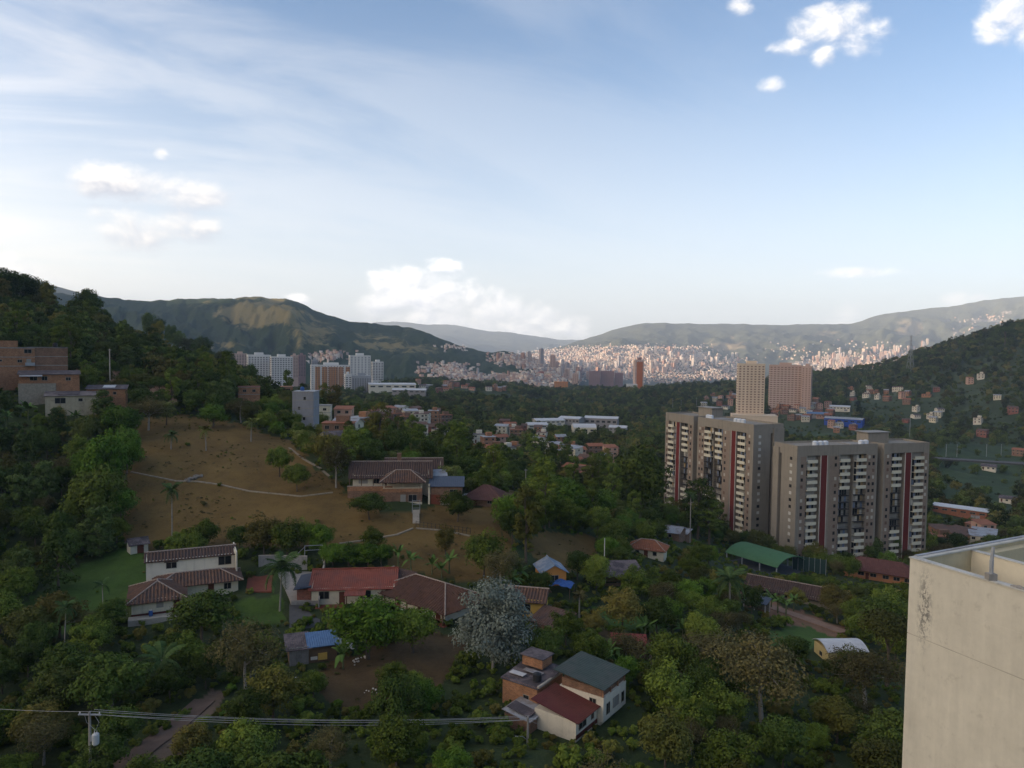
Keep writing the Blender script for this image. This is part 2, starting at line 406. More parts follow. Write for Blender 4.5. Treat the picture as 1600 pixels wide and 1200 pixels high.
for i, zn in enumerate(ZONES):
    m = zi == i
    gcol[m] = np.array(ZCOL[zn[0]]) * (0.75 + 0.5 * fbm(GV[m, 0] / 7, GV[m, 1] / 7, 4, 40)[:, None])
gm, t, b = new_mat('ground_soil_and_grass')
pos = geo_pos(t)
n1 = noise(t, pos, 0.35, 6, 0.65); n2 = noise(t, pos, 2.4, 4, 0.7); n3 = noise(t, pos, 0.06, 4, 0.6)
n4 = noise(t, pos, 9.0, 3, 0.7)
val = (n1 * 0.9 + n2 * 0.7 + n3 * 1.2 + n4 * 0.4 - 0.6).max(0.25)
cc = mixc(t, 1.0, attr_node(t, 'Col'), vec(t, val, val, val), 'MULTIPLY')
cc = mixc(t, (n1 * 0.6 + n2 * 0.4 - 0.54).step(0.0, 0.14) * 0.40, cc, (0.050, 0.058, 0.018))
t.links.new(cc.o, b.inputs['Base Color']); b.inputs['Roughness'].default_value = 0.95
bump(t, b, n1 + n2 * 0.5, 0.7, 0.35)
ground = mesh_obj('ground', GV, GF, gm, smooth=True); tag(ground, kind='structure')
attr(ground.data, 'Col', gcol)

# ------------------------------------------------------------------ mountains across the valley
def mountain_mat(name, forest, pasture_sunlit, bare, city_c, scale):
    m, t, b = new_mat(name)
    p = geo_pos(t)
    a = noise(t, p, 1.0 / scale, 6, 0.62); d = noise(t, p, 5.0 / scale, 5, 0.7); e = noise(t, p, 0.35 / scale, 4, 0.6)
    g = noise(t, p, 30.0 / scale, 3, 0.7)
    c0 = mixc(t, (d * 0.8 + g * 0.8 - 0.55).clamp(), tuple(v * 0.45 for v in forest), tuple(v * 1.5 for v in forest))
    pm = (attr_node(t, 'pasture_sunlit', 'Fac') + (a - 0.5) * 1.6 + (d - 0.5) * 0.9).step(0.42, 0.62)
    c1 = mixc(t, pm, c0, mixc(t, g, pasture_sunlit, bare))
    cm = (attr_node(t, 'city', 'Fac') + (d - 0.5) * 1.2 + (a - 0.5) * 1.0).step(0.45, 0.65)
    g2 = noise(t, p, 0.055, 2, 0.6)
    c2 = mixc(t, cm, c1, mixc(t, g2.step(0.4, 0.62), tuple(v * 0.35 for v in city_c), city_c))
    t.links.new(c2.o, b.inputs['Base Color']); b.inputs['Roughness'].default_value = 1.0
    bump(t, b, a * 0.6 + d * 0.5 + g * 0.25, 0.8, scale * 0.05)
    return m
def mountain(name, profile, crest_d, base_d, base_z, mat, rough, seed, spurs, nrow=70, ncol=260, pasture_sunlit=None, city=None, pw=1.0, back=2500):
    xs = np.array([p[0] for p in profile], float); ys = np.array([p[1] for p in profile], float)
    cx = np.linspace(xs[0], xs[-1], ncol)
    cy = np.interp(cx, xs, ys)
    cy = np.convolve(np.pad(cy, 3, mode='edge'), np.ones(7) / 7, 'valid')
    cy = cy + (fbm(cx / 14, cx * 0 + seed, 4, seed) - 0.5) * rough
    V, pas, cit = [], [], []
    s = np.concatenate([np.linspace(0, 1, nrow), 1 + np.linspace(0.1, 1, 6)])
    for px_, py_ in zip(cx, cy):
        c = at(px_, py_, crest_d); bz = base_z
        u = c.x / c.y
        sp = fbm(u * spurs * 0.55 + (s - 0.5) * 2.6, s * 2.4 + u * 6, 5, seed + 3)             # spurs running down the slope
        sp2 = fbm(u * spurs * 2.2 - s * 3.4, s * 6.5 + u * 9, 5, seed + 9)
        dep = np.where(s <= 1, base_d + s * (crest_d - base_d), crest_d + (s - 1) * back)
        sh = np.where(s <= 1, np.clip(s, 0, 1) ** pw, 1 - (s - 1) * 0.9)
        env = np.sin(np.pi * np.clip(s, 0, 1)) ** 0.8
        z = bz + (c.z - bz) * np.clip(sh + env * ((sp - 0.5) * 0.62 + (sp2 - 0.5) * 0.30), -0.2, 1.0 - 0.12 * np.clip(1 - s, 0, 1)) 
        V.append(np.c_[u * dep, dep, z]); 
    V = np.array(V); n = len(s)
    ii, jj = np.meshgrid(np.arange(ncol - 1), np.arange(n - 1), indexing='ij'); q = (ii * n + jj).ravel()
    F = np.c_[q, q + n, q + n + 1, q + 1]
    P = V.reshape(-1, 3)
    o = mesh_obj(name, P, F, mat, smooth=True); tag(o, kind='structure')
    px_, py_, _ = project(P)
    def field(fn): return np.zeros(len(P)) if fn is None else fn(px_, py_)
    attr(o.data, 'pasture_sunlit', field(pasture_sunlit)); attr(o.data, 'city', field(city))
    return o
def blob(cx, cy, rx, ry):
    return lambda x, y: np.exp(-(((x - cx) / rx) ** 2 + ((y - cy) / ry) ** 2))
def blobs(*L):
    return lambda x, y: np.max([np.exp(-(((x - a) / c_) ** 2 + ((y - b_) / d_) ** 2)) * w for a, b_, c_, d_, w in L], axis=0)
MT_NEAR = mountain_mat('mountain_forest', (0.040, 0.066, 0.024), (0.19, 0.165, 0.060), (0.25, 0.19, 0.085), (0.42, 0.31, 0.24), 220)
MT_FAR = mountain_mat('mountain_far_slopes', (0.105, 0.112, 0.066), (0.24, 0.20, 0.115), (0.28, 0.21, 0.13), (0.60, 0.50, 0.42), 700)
mountain('mountain', [(-500, 440), (-200, 440), (0, 448), (120, 462), (160, 465), (240, 470), (300, 466), (345, 467), (380, 465), (405, 464), (450, 467), (470, 475), (500, 487),
                      (540, 500), (580, 506), (620, 508), (660, 517), (700, 533), (740, 545), (765, 550), (790, 548), (830, 560), (870, 574), (905, 586)],
         2700, 1500, -100, MT_NEAR, 5, 2, 26, ncol=420, nrow=110, pasture_sunlit=blobs((400, 490, 90, 28, 1.0), (480, 520, 70, 28, 0.62), (600, 530, 80, 26, 0.56), (330, 540, 80, 10, 0.6), (660, 545, 60, 15, 0.5)),  # pasture patches, enlarged to paint more sunlit ridge into the slope colour
         city=blobs((700, 578, 22, 7, 1.0), (512, 558, 16, 5, 0.8), (715, 543, 12, 3, 0.8), (800, 560, 26, 5, 1.0), (830, 566, 30, 8, 0.8), (860, 580, 30, 8, 0.8), (540, 540, 14, 4, 0.5)))
mountain('mountain', [(-700, 420), (-100, 420), (40, 432), (75, 443), (110, 455), (150, 461), (200, 472), (300, 500)], 4600, 3200, -60, MT_NEAR, 3, 5, 16, ncol=120)
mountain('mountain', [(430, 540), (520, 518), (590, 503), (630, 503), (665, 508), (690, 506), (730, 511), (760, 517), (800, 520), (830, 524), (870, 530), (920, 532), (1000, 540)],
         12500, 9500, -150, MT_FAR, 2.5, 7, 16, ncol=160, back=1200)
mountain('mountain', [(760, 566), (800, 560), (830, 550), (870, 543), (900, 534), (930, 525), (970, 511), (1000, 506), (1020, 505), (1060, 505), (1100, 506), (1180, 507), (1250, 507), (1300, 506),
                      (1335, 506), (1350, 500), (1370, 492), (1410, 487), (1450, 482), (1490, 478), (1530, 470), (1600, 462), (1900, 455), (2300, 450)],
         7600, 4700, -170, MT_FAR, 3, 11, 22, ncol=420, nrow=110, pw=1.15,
         pasture_sunlit=blobs((1420, 515, 26, 16, 0.9), (1130, 540, 80, 20, 0.5), (1290, 520, 40, 12, 0.4)),
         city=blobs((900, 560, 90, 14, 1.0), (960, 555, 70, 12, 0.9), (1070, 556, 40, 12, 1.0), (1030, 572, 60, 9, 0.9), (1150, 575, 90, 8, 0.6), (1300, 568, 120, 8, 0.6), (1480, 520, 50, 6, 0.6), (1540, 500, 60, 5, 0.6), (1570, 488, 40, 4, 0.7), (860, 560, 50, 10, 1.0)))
# ------------------------------------------------------------------ materials
MATS = {}
def mat(name, col, rough=0.85, var=0.25, scale=1.0, dirt=0.0, streak=0.0, spec=0.2, metal=0.0, bumpy=0.0, alt=None):
    if name in MATS: return MATS[name]
    m, t, b = new_mat(name)
    p = geo_pos(t)
    n1 = noise(t, p, 0.9 * scale, 5, 0.6); n2 = noise(t, p, 7.0 * scale, 4, 0.65)
    v = 1.0 + (n1 - 0.5) * (2.2 * var) + (n2 - 0.5) * (1.3 * var)
    c = mixc(t, 1.0, col, vec(t, v, v, v), 'MULTIPLY')
    if alt is not None:
        c = mixc(t, (noise(t, p, 0.45 * scale, 5, 0.7) - 0.5).step(-0.05, 0.12), c, alt)
    if dirt:
        c = mixc(t, (noise(t, p, 0.6 * scale, 6, 0.72) - 0.52).step(0.0, 0.2) * dirt, c, tuple(x * 0.28 for x in col))
    if streak:
        sep = t.nodes.new('ShaderNodeSeparateXYZ'); t.links.new(p.o, sep.inputs[0])
        sx, sy, sz = (X(t, sep.outputs[i]) for i in range(3))
        s = noise(t, vec(t, sx * 2.2, sy * 2.2, sz * 0.16), 1.0 * scale, 4, 0.6)
        c = mixc(t, (s - 0.5).step(0.0, 0.25) * streak, c, tuple(x * 0.45 for x in col))
    t.links.new(c.o, b.inputs['Base Color']); b.inputs['Roughness'].default_value = rough
    b.inputs['Specular IOR Level'].default_value = spec; b.inputs['Metallic'].default_value = metal
    if bumpy: bump(t, b, n2 + n1 * 0.5, bumpy, 0.03)
    MATS[name] = m; return m
def brick_mat(name, col, mortar, scale=1.0):
    if name in MATS: return MATS[name]
    m, t, b = new_mat(name)
    oc = coords(t); p = geo_pos(t)
    sep = t.nodes.new('ShaderNodeSeparateXYZ'); t.links.new(oc.o, sep.inputs[0])
    sx, sy, sz = (X(t, sep.outputs[i]) for i in range(3))
    br = t.nodes.new('ShaderNodeTexBrick'); t.links.new(vec(t, sx + sy, sz, 0.0).o, br.inputs['Vector'])
    br.inputs['Color1'].default_value = (*col, 1); br.inputs['Color2'].default_value = (*[c * 0.62 for c in col], 1)
    br.inputs['Mortar'].default_value = (*mortar, 1); br.inputs['Scale'].default_value = 1.0 * scale
    br.inputs['Mortar Size'].default_value = 0.012; br.inputs['Brick Width'].default_value = 0.34; br.inputs['Row Height'].default_value = 0.17
    n1 = noise(t, p, 0.8, 5, 0.65); v = 1.0 + (n1 - 0.5) * 1.0
    c = mixc(t, 1.0, X(t, br.outputs['Color']), vec(t, v, v, v), 'MULTIPLY')
    t.links.new(c.o, b.inputs['Base Color']); b.inputs['Roughness'].default_value = 0.95
    MATS[name] = m; return m
def glass_mat(name, col, rough=0.12):
    if name in MATS: return MATS[name]
    m, t, b = new_mat(name); b.inputs['Base Color'].default_value = (*col, 1); b.inputs['Roughness'].default_value = rough
    b.inputs['Specular IOR Level'].default_value = 0.5; MATS[name] = m; return m

WHITE = mat('whitewash', (0.66, 0.60, 0.48), var=0.12, dirt=0.25, streak=0.25)
CREAM = mat('cream_plaster', (0.66, 0.58, 0.42), var=0.12, dirt=0.25, streak=0.3)
YELLOW = mat('yellow_paint', (0.62, 0.40, 0.10), var=0.12, dirt=0.2, streak=0.2)
ORANGE = mat('orange_paint', (0.62, 0.27, 0.07), var=0.12, dirt=0.15)
STONE = mat('stone_footing', (0.30, 0.26, 0.20), var=0.5, scale=2.2, dirt=0.4)
CONC = mat('bare_concrete', (0.30, 0.28, 0.25), var=0.25, dirt=0.35, streak=0.3)
CONC_D = mat('dark_concrete', (0.10, 0.095, 0.09), var=0.3, dirt=0.3)
BRICK = brick_mat('orange_brick', (0.42, 0.19, 0.085), (0.30, 0.24, 0.19))
BRICK_D = brick_mat('brown_brick', (0.27, 0.145, 0.085), (0.22, 0.18, 0.15))
BRICK_R = brick_mat('red_brick', (0.34, 0.12, 0.075), (0.24, 0.18, 0.15))
TILE = mat('clay_roof_tile', (0.150, 0.084, 0.057), var=0.6, scale=1.6, dirt=0.6, alt=(0.105, 0.070, 0.058), bumpy=0.4)
TILE_D = mat('dark_clay_tile', (0.105, 0.066, 0.051), var=0.6, scale=1.6, dirt=0.6, alt=(0.085, 0.058, 0.050), bumpy=0.4)
TILE_O = mat('orange_clay_tile', (0.30, 0.12, 0.065), var=0.4, scale=1.5, dirt=0.4, bumpy=0.3)
MORTAR = mat('ridge_mortar', (0.34, 0.27, 0.22), var=0.3, dirt=0.4)
RED_R = mat('red_metal_roof', (0.25, 0.068, 0.040), var=0.4, dirt=0.5, alt=(0.20, 0.065, 0.045), rough=0.6)
DRED_R = mat('dark_red_metal_roof', (0.125, 0.038, 0.028), var=0.5, dirt=0.5, rough=0.7, alt=(0.115, 0.03, 0.025))
GREEN_R = mat('green_metal_roof', (0.050, 0.068, 0.056), var=0.4, dirt=0.5, alt=(0.062, 0.070, 0.060), rough=0.6)
GREEN_C = mat('green_canopy_sheet', (0.070, 0.165, 0.075), var=0.15, dirt=0.25, rough=0.6)
BLUE_R = mat('blue_metal_roof', (0.085, 0.17, 0.32), var=0.35, dirt=0.25, rough=0.5)
SLATE_R = mat('dark_blue_metal_roof', (0.060, 0.072, 0.098), var=0.2, dirt=0.2, rough=0.45)
ZINC = mat('zinc_sheet', (0.34, 0.35, 0.37), var=0.35, dirt=0.5, rough=0.5, alt=(0.23, 0.20, 0.18))
DARK_R = mat('old_dark_sheet', (0.085, 0.072, 0.075), var=0.4, dirt=0.4, alt=(0.16, 0.13, 0.13))
WHITE_R = mat('white_metal_roof', (0.54, 0.53, 0.52), var=0.2, dirt=0.4, rough=0.5)
WOOD = mat('weathered_wood', (0.16, 0.105, 0.065), var=0.35, dirt=0.3)
DOOR = mat('door_wood', (0.13, 0.045, 0.028), var=0.25)
FRAME = mat('window_frame_paint', (0.30, 0.27, 0.22), var=0.15)
GLASS = glass_mat('window_glass', (0.018, 0.020, 0.022)); GLASS_L = glass_mat('window_curtain', (0.30, 0.28, 0.24), 0.5)
PATIO = mat('terracotta_paving', (0.20, 0.062, 0.036), var=0.25, dirt=0.3)
PATHC = mat('path_concrete', (0.42, 0.37, 0.30), var=0.3, dirt=0.4)
STEEL = mat('galvanised_steel', (0.33, 0.34, 0.35), var=0.2, rough=0.5)
WIRE = mat('aluminium_cable', (0.36, 0.36, 0.35), var=0.1, rough=0.5)
BARK = mat('tree_bark', (0.115, 0.090, 0.066), var=0.4, scale=3, dirt=0.3)
BARK_P = mat('pale_bark', (0.30, 0.27, 0.23), var=0.3, scale=3, dirt=0.3)
TARP_B = mat('blue_tarpaulin', (0.040, 0.105, 0.30), var=0.3, dirt=0.2, rough=0.5)

# ------------------------------------------------------------------ mesh builder
class MB:
    def __init__(s): s.v, s.f = [], []
    def add(s, vs, fs):
        n = len(s.v); s.v += [tuple(v) for v in vs]; s.f += [tuple(i + n for i in f) for f in fs]; return s
    def box(s, x0, x1, y0, y1, z0, z1):
        vs = [(x, y, z) for x in (x0, x1) for y in (y0, y1) for z in (z0, z1)]
        return s.add(vs, [(0, 1, 3, 2), (4, 6, 7, 5), (0, 4, 5, 1), (2, 3, 7, 6), (0, 2, 6, 4), (1, 5, 7, 3)])
    def prism(s, poly, z0, z1):
        n = len(poly); vs = [(x, y, z0) for x, y in poly] + [(x, y, z1) for x, y in poly]
        return s.add(vs, [tuple(range(n))[::-1], tuple(range(n, 2 * n))] + [(i, (i + 1) % n, n + (i + 1) % n, n + i) for i in range(n)])
    def tube(s, pts, rads, k=6):
        pts = [Vector(p) for p in pts]; vs, fs = [], []
        if not hasattr(rads, '__len__'): rads = [rads] * len(pts)
        for i, p in enumerate(pts):
            d = (pts[min(i + 1, len(pts) - 1)] - pts[max(i - 1, 0)]).normalized()
            a = d.cross(Vector((0.31, 0.95, 0.05))); a = a.normalized() if a.length > 1e-4 else Vector((1, 0, 0)); b = d.cross(a)
            for j in range(k):
                w = 2 * math.pi * j / k; vs.append(p + (a * math.cos(w) + b * math.sin(w)) * rads[i])
        for i in range(len(pts) - 1):
            for j in range(k):
                fs.append((i * k + j, i * k + (j + 1) % k, (i + 1) * k + (j + 1) % k, (i + 1) * k + j))
        fs.append(tuple(range(k))[::-1]); fs.append(tuple(range((len(pts) - 1) * k, len(pts) * k)))
        return s.add(vs, fs)
    def slope(s, e0, e1, inward, run, rise, a=0.0, b=None, period=0.52, amp=0.11, rows=5, thick=0.10, sag=0.0):
        """one roof plane: eave from e0 to e1, rising inward; a, b are where the ridge starts and ends along the eave"""
        e0, e1 = Vector(e0), Vector(e1); W = (e1 - e0).length; u = (e1 - e0) / W; iw = Vector(inward).normalized()
        b = W if b is None else b
        vv = iw * run + Vector((0, 0, rise)); nrm = u.cross(vv).normalized()
        if nrm.z < 0: nrm = -nrm
        n = max(4, int(W / period * 4)) if amp > 0 else max(2, int(W / 1.2))
        vs, fs = [], []
        for i in range(n + 1):
            x = W * i / n; m = 1.0
            if a > 1e-6: m = min(m, x / a)
            if b < W - 1e-6: m = min(m, (W - x) / (W - b))
            off = amp * math.sin(2 * math.pi * x / period) if amp > 0 else 0.0
            for j in range(rows + 1):
                tt_ = m * j / rows
                wobble = 0.035 * math.sin(x * 1.7 + j * 2.3) * (1 if rows > 2 else 0)
                p = e0 + u * x + vv * tt_ + nrm * (off + wobble) - Vector((0, 0, sag * math.sin(math.pi * x / W) * math.sin(math.pi * min(1, tt_ + 0.02))))
                vs.append(p)
        for i in range(n):
            for j in range(rows):
                q = i * (rows + 1) + j; fs.append((q, q + rows + 1, q + rows + 2, q + 1))
        k = len(vs)
        low = [e0 - nrm * thick, e1 - nrm * thick, e0 + u * b + vv - nrm * thick, e0 + u * a + vv - nrm * thick]
        vs += low; fs += [(k, k + 3, k + 2, k + 1)]
        up = [e0 + nrm * 0.01, e1 + nrm * 0.01]; vs += up; fs += [(k, k + 1, k + 5, k + 4)]
        if a < 1e-6: vs.append(e0 + vv + nrm * 0.01); fs.append((k, k + 4, len(vs) - 1, k + 3))
        if b > W - 1e-6: vs.append(e1 + vv + nrm * 0.01); fs.append((k + 1, k + 2, len(vs) - 1, k + 5))
        return s.add(vs, fs)
    def build(s, name, m, parent=None, mir=False):
        v, f = s.v, s.f
        if mir: v = [(-x, y, z) for x, y, z in v]; f = [g[::-1] for g in f]
        return mesh_obj(name, v, f, m, parent)
def thing(name, label, cat, loc=(0, 0, 0), rz=0.0, group=None):
    o = bpy.data.objects.new(name, None); COL.objects.link(o); o.location = loc; o.rotation_euler = (0, 0, rz)
    o.empty_display_size = 0.5
    return tag(o, label, cat, group)
def copy_tree(o, parent=None):
    c = o.copy(); COL.objects.link(c)
    if parent is not None: c.parent = parent
    for ch in list(o.children): copy_tree(ch, c)
    return c
FOOT = []         # footprints kept clear of trees: (x, y, radius)

# windows: frame mesh with a pane, shared by size
_wm = {}
def window_meshes(w, h, style):
    k = (round(w, 2), round(h, 2), style)
    if k in _wm: return _wm[k]
    f = 0.07; m = MB()
    m.box(-w / 2, w / 2, -0.05, 0.02, 0, f); m.box(-w / 2, w / 2, -0.05, 0.02, h - f, h)
    m.box(-w / 2, -w / 2 + f, -0.05, 0.02, f, h - f); m.box(w / 2 - f, w / 2, -0.05, 0.02, f, h - f)
    if w > 1.1: m.box(-0.03, 0.03, -0.04, 0.02, f, h - f)
    a = m.build('window', FRAME); pm = MB().box(-w / 2 + f, w / 2 - f, -0.012, 0.012, f, h - f).build('pane', GLASS_L if style == 'curtain' else GLASS)
    res = (a.data, pm.data); bpy.data.objects.remove(a); bpy.data.objects.remove(pm)
    _wm[k] = res; return res
def window(parent, loc, rz, w=1.1, h=1.1, style='dark', pane=True, name='window'):
    a, p = window_meshes(w, h, style)
    o = bpy.data.objects.new(name, a); COL.objects.link(o); o.parent = parent; o.location = loc; o.rotation_euler = (0, 0, rz)
    if pane:
        q = bpy.data.objects.new('pane', p); COL.objects.link(q); q.parent = o
    return o
def door(parent, loc, rz, w=0.95, h=2.05, m=None):
    o = MB().box(-w / 2, w / 2, -0.05, 0.02, 0, h).build('door', m or DOOR, parent); o.location = loc; o.rotation_euler = (0, 0, rz)
    hd = MB().box(w / 2 - 0.16, w / 2 - 0.08, -0.09, -0.05, 0.95, 1.05).build('handle', STEEL, o)
    return o
FACES = {'F': (0, -1, 0.0), 'B': (0, 1, math.pi), 'R': (1, 0, math.pi / 2), 'L': (-1, 0, -math.pi / 2)}
def face_pos(W, D, face, u, z, ox=0, oy=0):
    sx, sy, rz = FACES[face]
    if face in 'FB': return (ox + u, oy + sy * D / 2, z), rz
    return (ox + sx * W / 2, oy + u, z), rz

def gable(t, W, D, z, rise, m, ov=0.5, axis='x', ox=0, oy=0, ridge=True, amp=0.11, rows=5, wall=None, period=0.52, sag=0.0):
    """two-plane roof; axis is the direction of the ridge"""
    L, S = (W, D) if axis == 'x' else (D, W)
    k = rise / (S / 2); dz = k * ov; mb = MB()
    def tr(x, y, zz): return (ox + x, oy + y, zz) if axis == 'x' else (ox - y, oy + x, zz)
    def tv(x, y): return (x, y, 0) if axis == 'x' else (-y, x, 0)
    mb.slope(tr(-L / 2 - ov, -S / 2 - ov, z - dz), tr(L / 2 + ov, -S / 2 - ov, z - dz), tv(0, 1), S / 2 + ov, rise + dz, amp=amp, rows=rows, period=period, sag=sag)
    mb.slope(tr(L / 2 + ov, S / 2 + ov, z - dz), tr(-L / 2 - ov, S / 2 + ov, z - dz), tv(0, -1), S / 2 + ov, rise + dz, amp=amp, rows=rows, period=period, sag=sag)
    r = mb.build('roof', m, t)
    if ridge:
        MB().tube([tr(-L / 2 - ov, 0, z + rise + 0.05), tr(0, 0, z + rise + 0.05 - sag), tr(L / 2 + ov, 0, z + rise + 0.05)], 0.13).build('ridge_cap', m if m not in (TILE, TILE_D) else MORTAR, r)
    if wall is not None:
        for sgn in (-1, 1):
            g = MB()
            x0, x1 = sorted((sgn * (L / 2 - 0.2), sgn * L / 2))
            vs = [tr(x0, -S / 2, z), tr(x0, S / 2, z), tr(x0, 0, z + rise - 0.12), tr(x1, -S / 2, z), tr(x1, S / 2, z), tr(x1, 0, z + rise - 0.12)]
            g.add(vs, [(0, 1, 2), (3, 5, 4), (0, 3, 4, 1), (1, 4, 5, 2), (2, 5, 3, 0)])
            g.build('gable_wall', wall, t)
    return r
def hip(t, W, D, z, rise, m, ov=0.6, ox=0, oy=0, amp=0.11, rows=5, sides='FBLR', period=0.52, cut=None, caps=True):
    """four-plane hipped roof with the ridge along the longer side"""
    w, d = W + 2 * ov, D + 2 * ov
    if cut is None: cut = min(w, d) / 2
    hx = cut if w >= d else w / 2; hy = d / 2 if w >= d else cut
    dz = rise / (min(w, d) / 2) * ov; z0 = z - dz; H = rise + dz
    mb = MB()
    C = [(ox - w / 2, oy - d / 2, z0), (ox + w / 2, oy - d / 2, z0), (ox + w / 2, oy + d / 2, z0), (ox - w / 2, oy + d / 2, z0)]
    kw = dict(amp=amp, rows=rows, period=period)
    if 'F' in sides: mb.slope(C[0], C[1], (0, 1, 0), hy, H, a=hx, b=w - hx, **kw)
    if 'B' in sides: mb.slope(C[2], C[3], (0, -1, 0), hy, H, a=hx, b=w - hx, **kw)
    if 'R' in sides: mb.slope(C[1], C[2], (-1, 0, 0), hx, H, a=hy, b=d - hy, **kw)
    if 'L' in sides: mb.slope(C[3], C[0], (1, 0, 0), hx, H, a=hy, b=d - hy, **kw)
    r = mb.build('roof', m, t)
    if caps:
        r0 = (ox - w / 2 + hx, oy - d / 2 + hy, z0 + H + 0.04); r1 = (ox + w / 2 - hx, oy + d / 2 - hy, z0 + H + 0.04)
        cm = MB(); cm.tube([r0, r1 if (Vector(r1) - Vector(r0)).length > 0.2 else (r0[0] + 0.2, r0[1], r0[2])], 0.12)
        for i, e in enumerate(C):
            tgt = r0 if (i in (0, 3) and w >= d) or (i in (0, 1) and w < d) else r1
            cm.tube([(e[0], e[1], e[2] + 0.06), tgt], 0.11, 5)
        cm.build('ridge_cap', MORTAR, r)
    return r
def shed(t, W, D, z0, z1, m, ov=0.35, high='B', ox=0, oy=0, amp=0.03, rows=2, period=0.3, name='roof'):
    """single plane falling from the high side"""
    k = (z1 - z0) / (D if high in 'FB' else W); mb = MB()
    w, d = W / 2 + ov, D / 2 + ov; lo = z0 - k * ov; rise = (z1 - z0) + 2 * k * ov
    E = {'B': ((-w, -d), (w, -d), (0, 1), 2 * d), 'F': ((w, d), (-w, d), (0, -1), 2 * d),
         'R': ((-w, d), (-w, -d), (1, 0), 2 * w), 'L': ((w, -d), (w, d), (-1, 0), 2 * w)}[high]
    mb.slope((ox + E[0][0], oy + E[0][1], lo), (ox + E[1][0], oy + E[1][1], lo), (*E[2], 0), E[3], rise, amp=amp, rows=rows, period=period)
    return mb.build(name, m, t)
def walls(t, W, D, z0, z1, m, ox=0, oy=0, name='wall'):
    return MB().box(ox - W / 2, ox + W / 2, oy - D / 2, oy + D / 2, z0, z1).build(name, m, t)
def face_cam(p, extra=0.0):
    """rotation that turns a house's front (-y) towards the camera, plus extra degrees"""
    return -math.atan2(p.x, p.y) + R(extra)
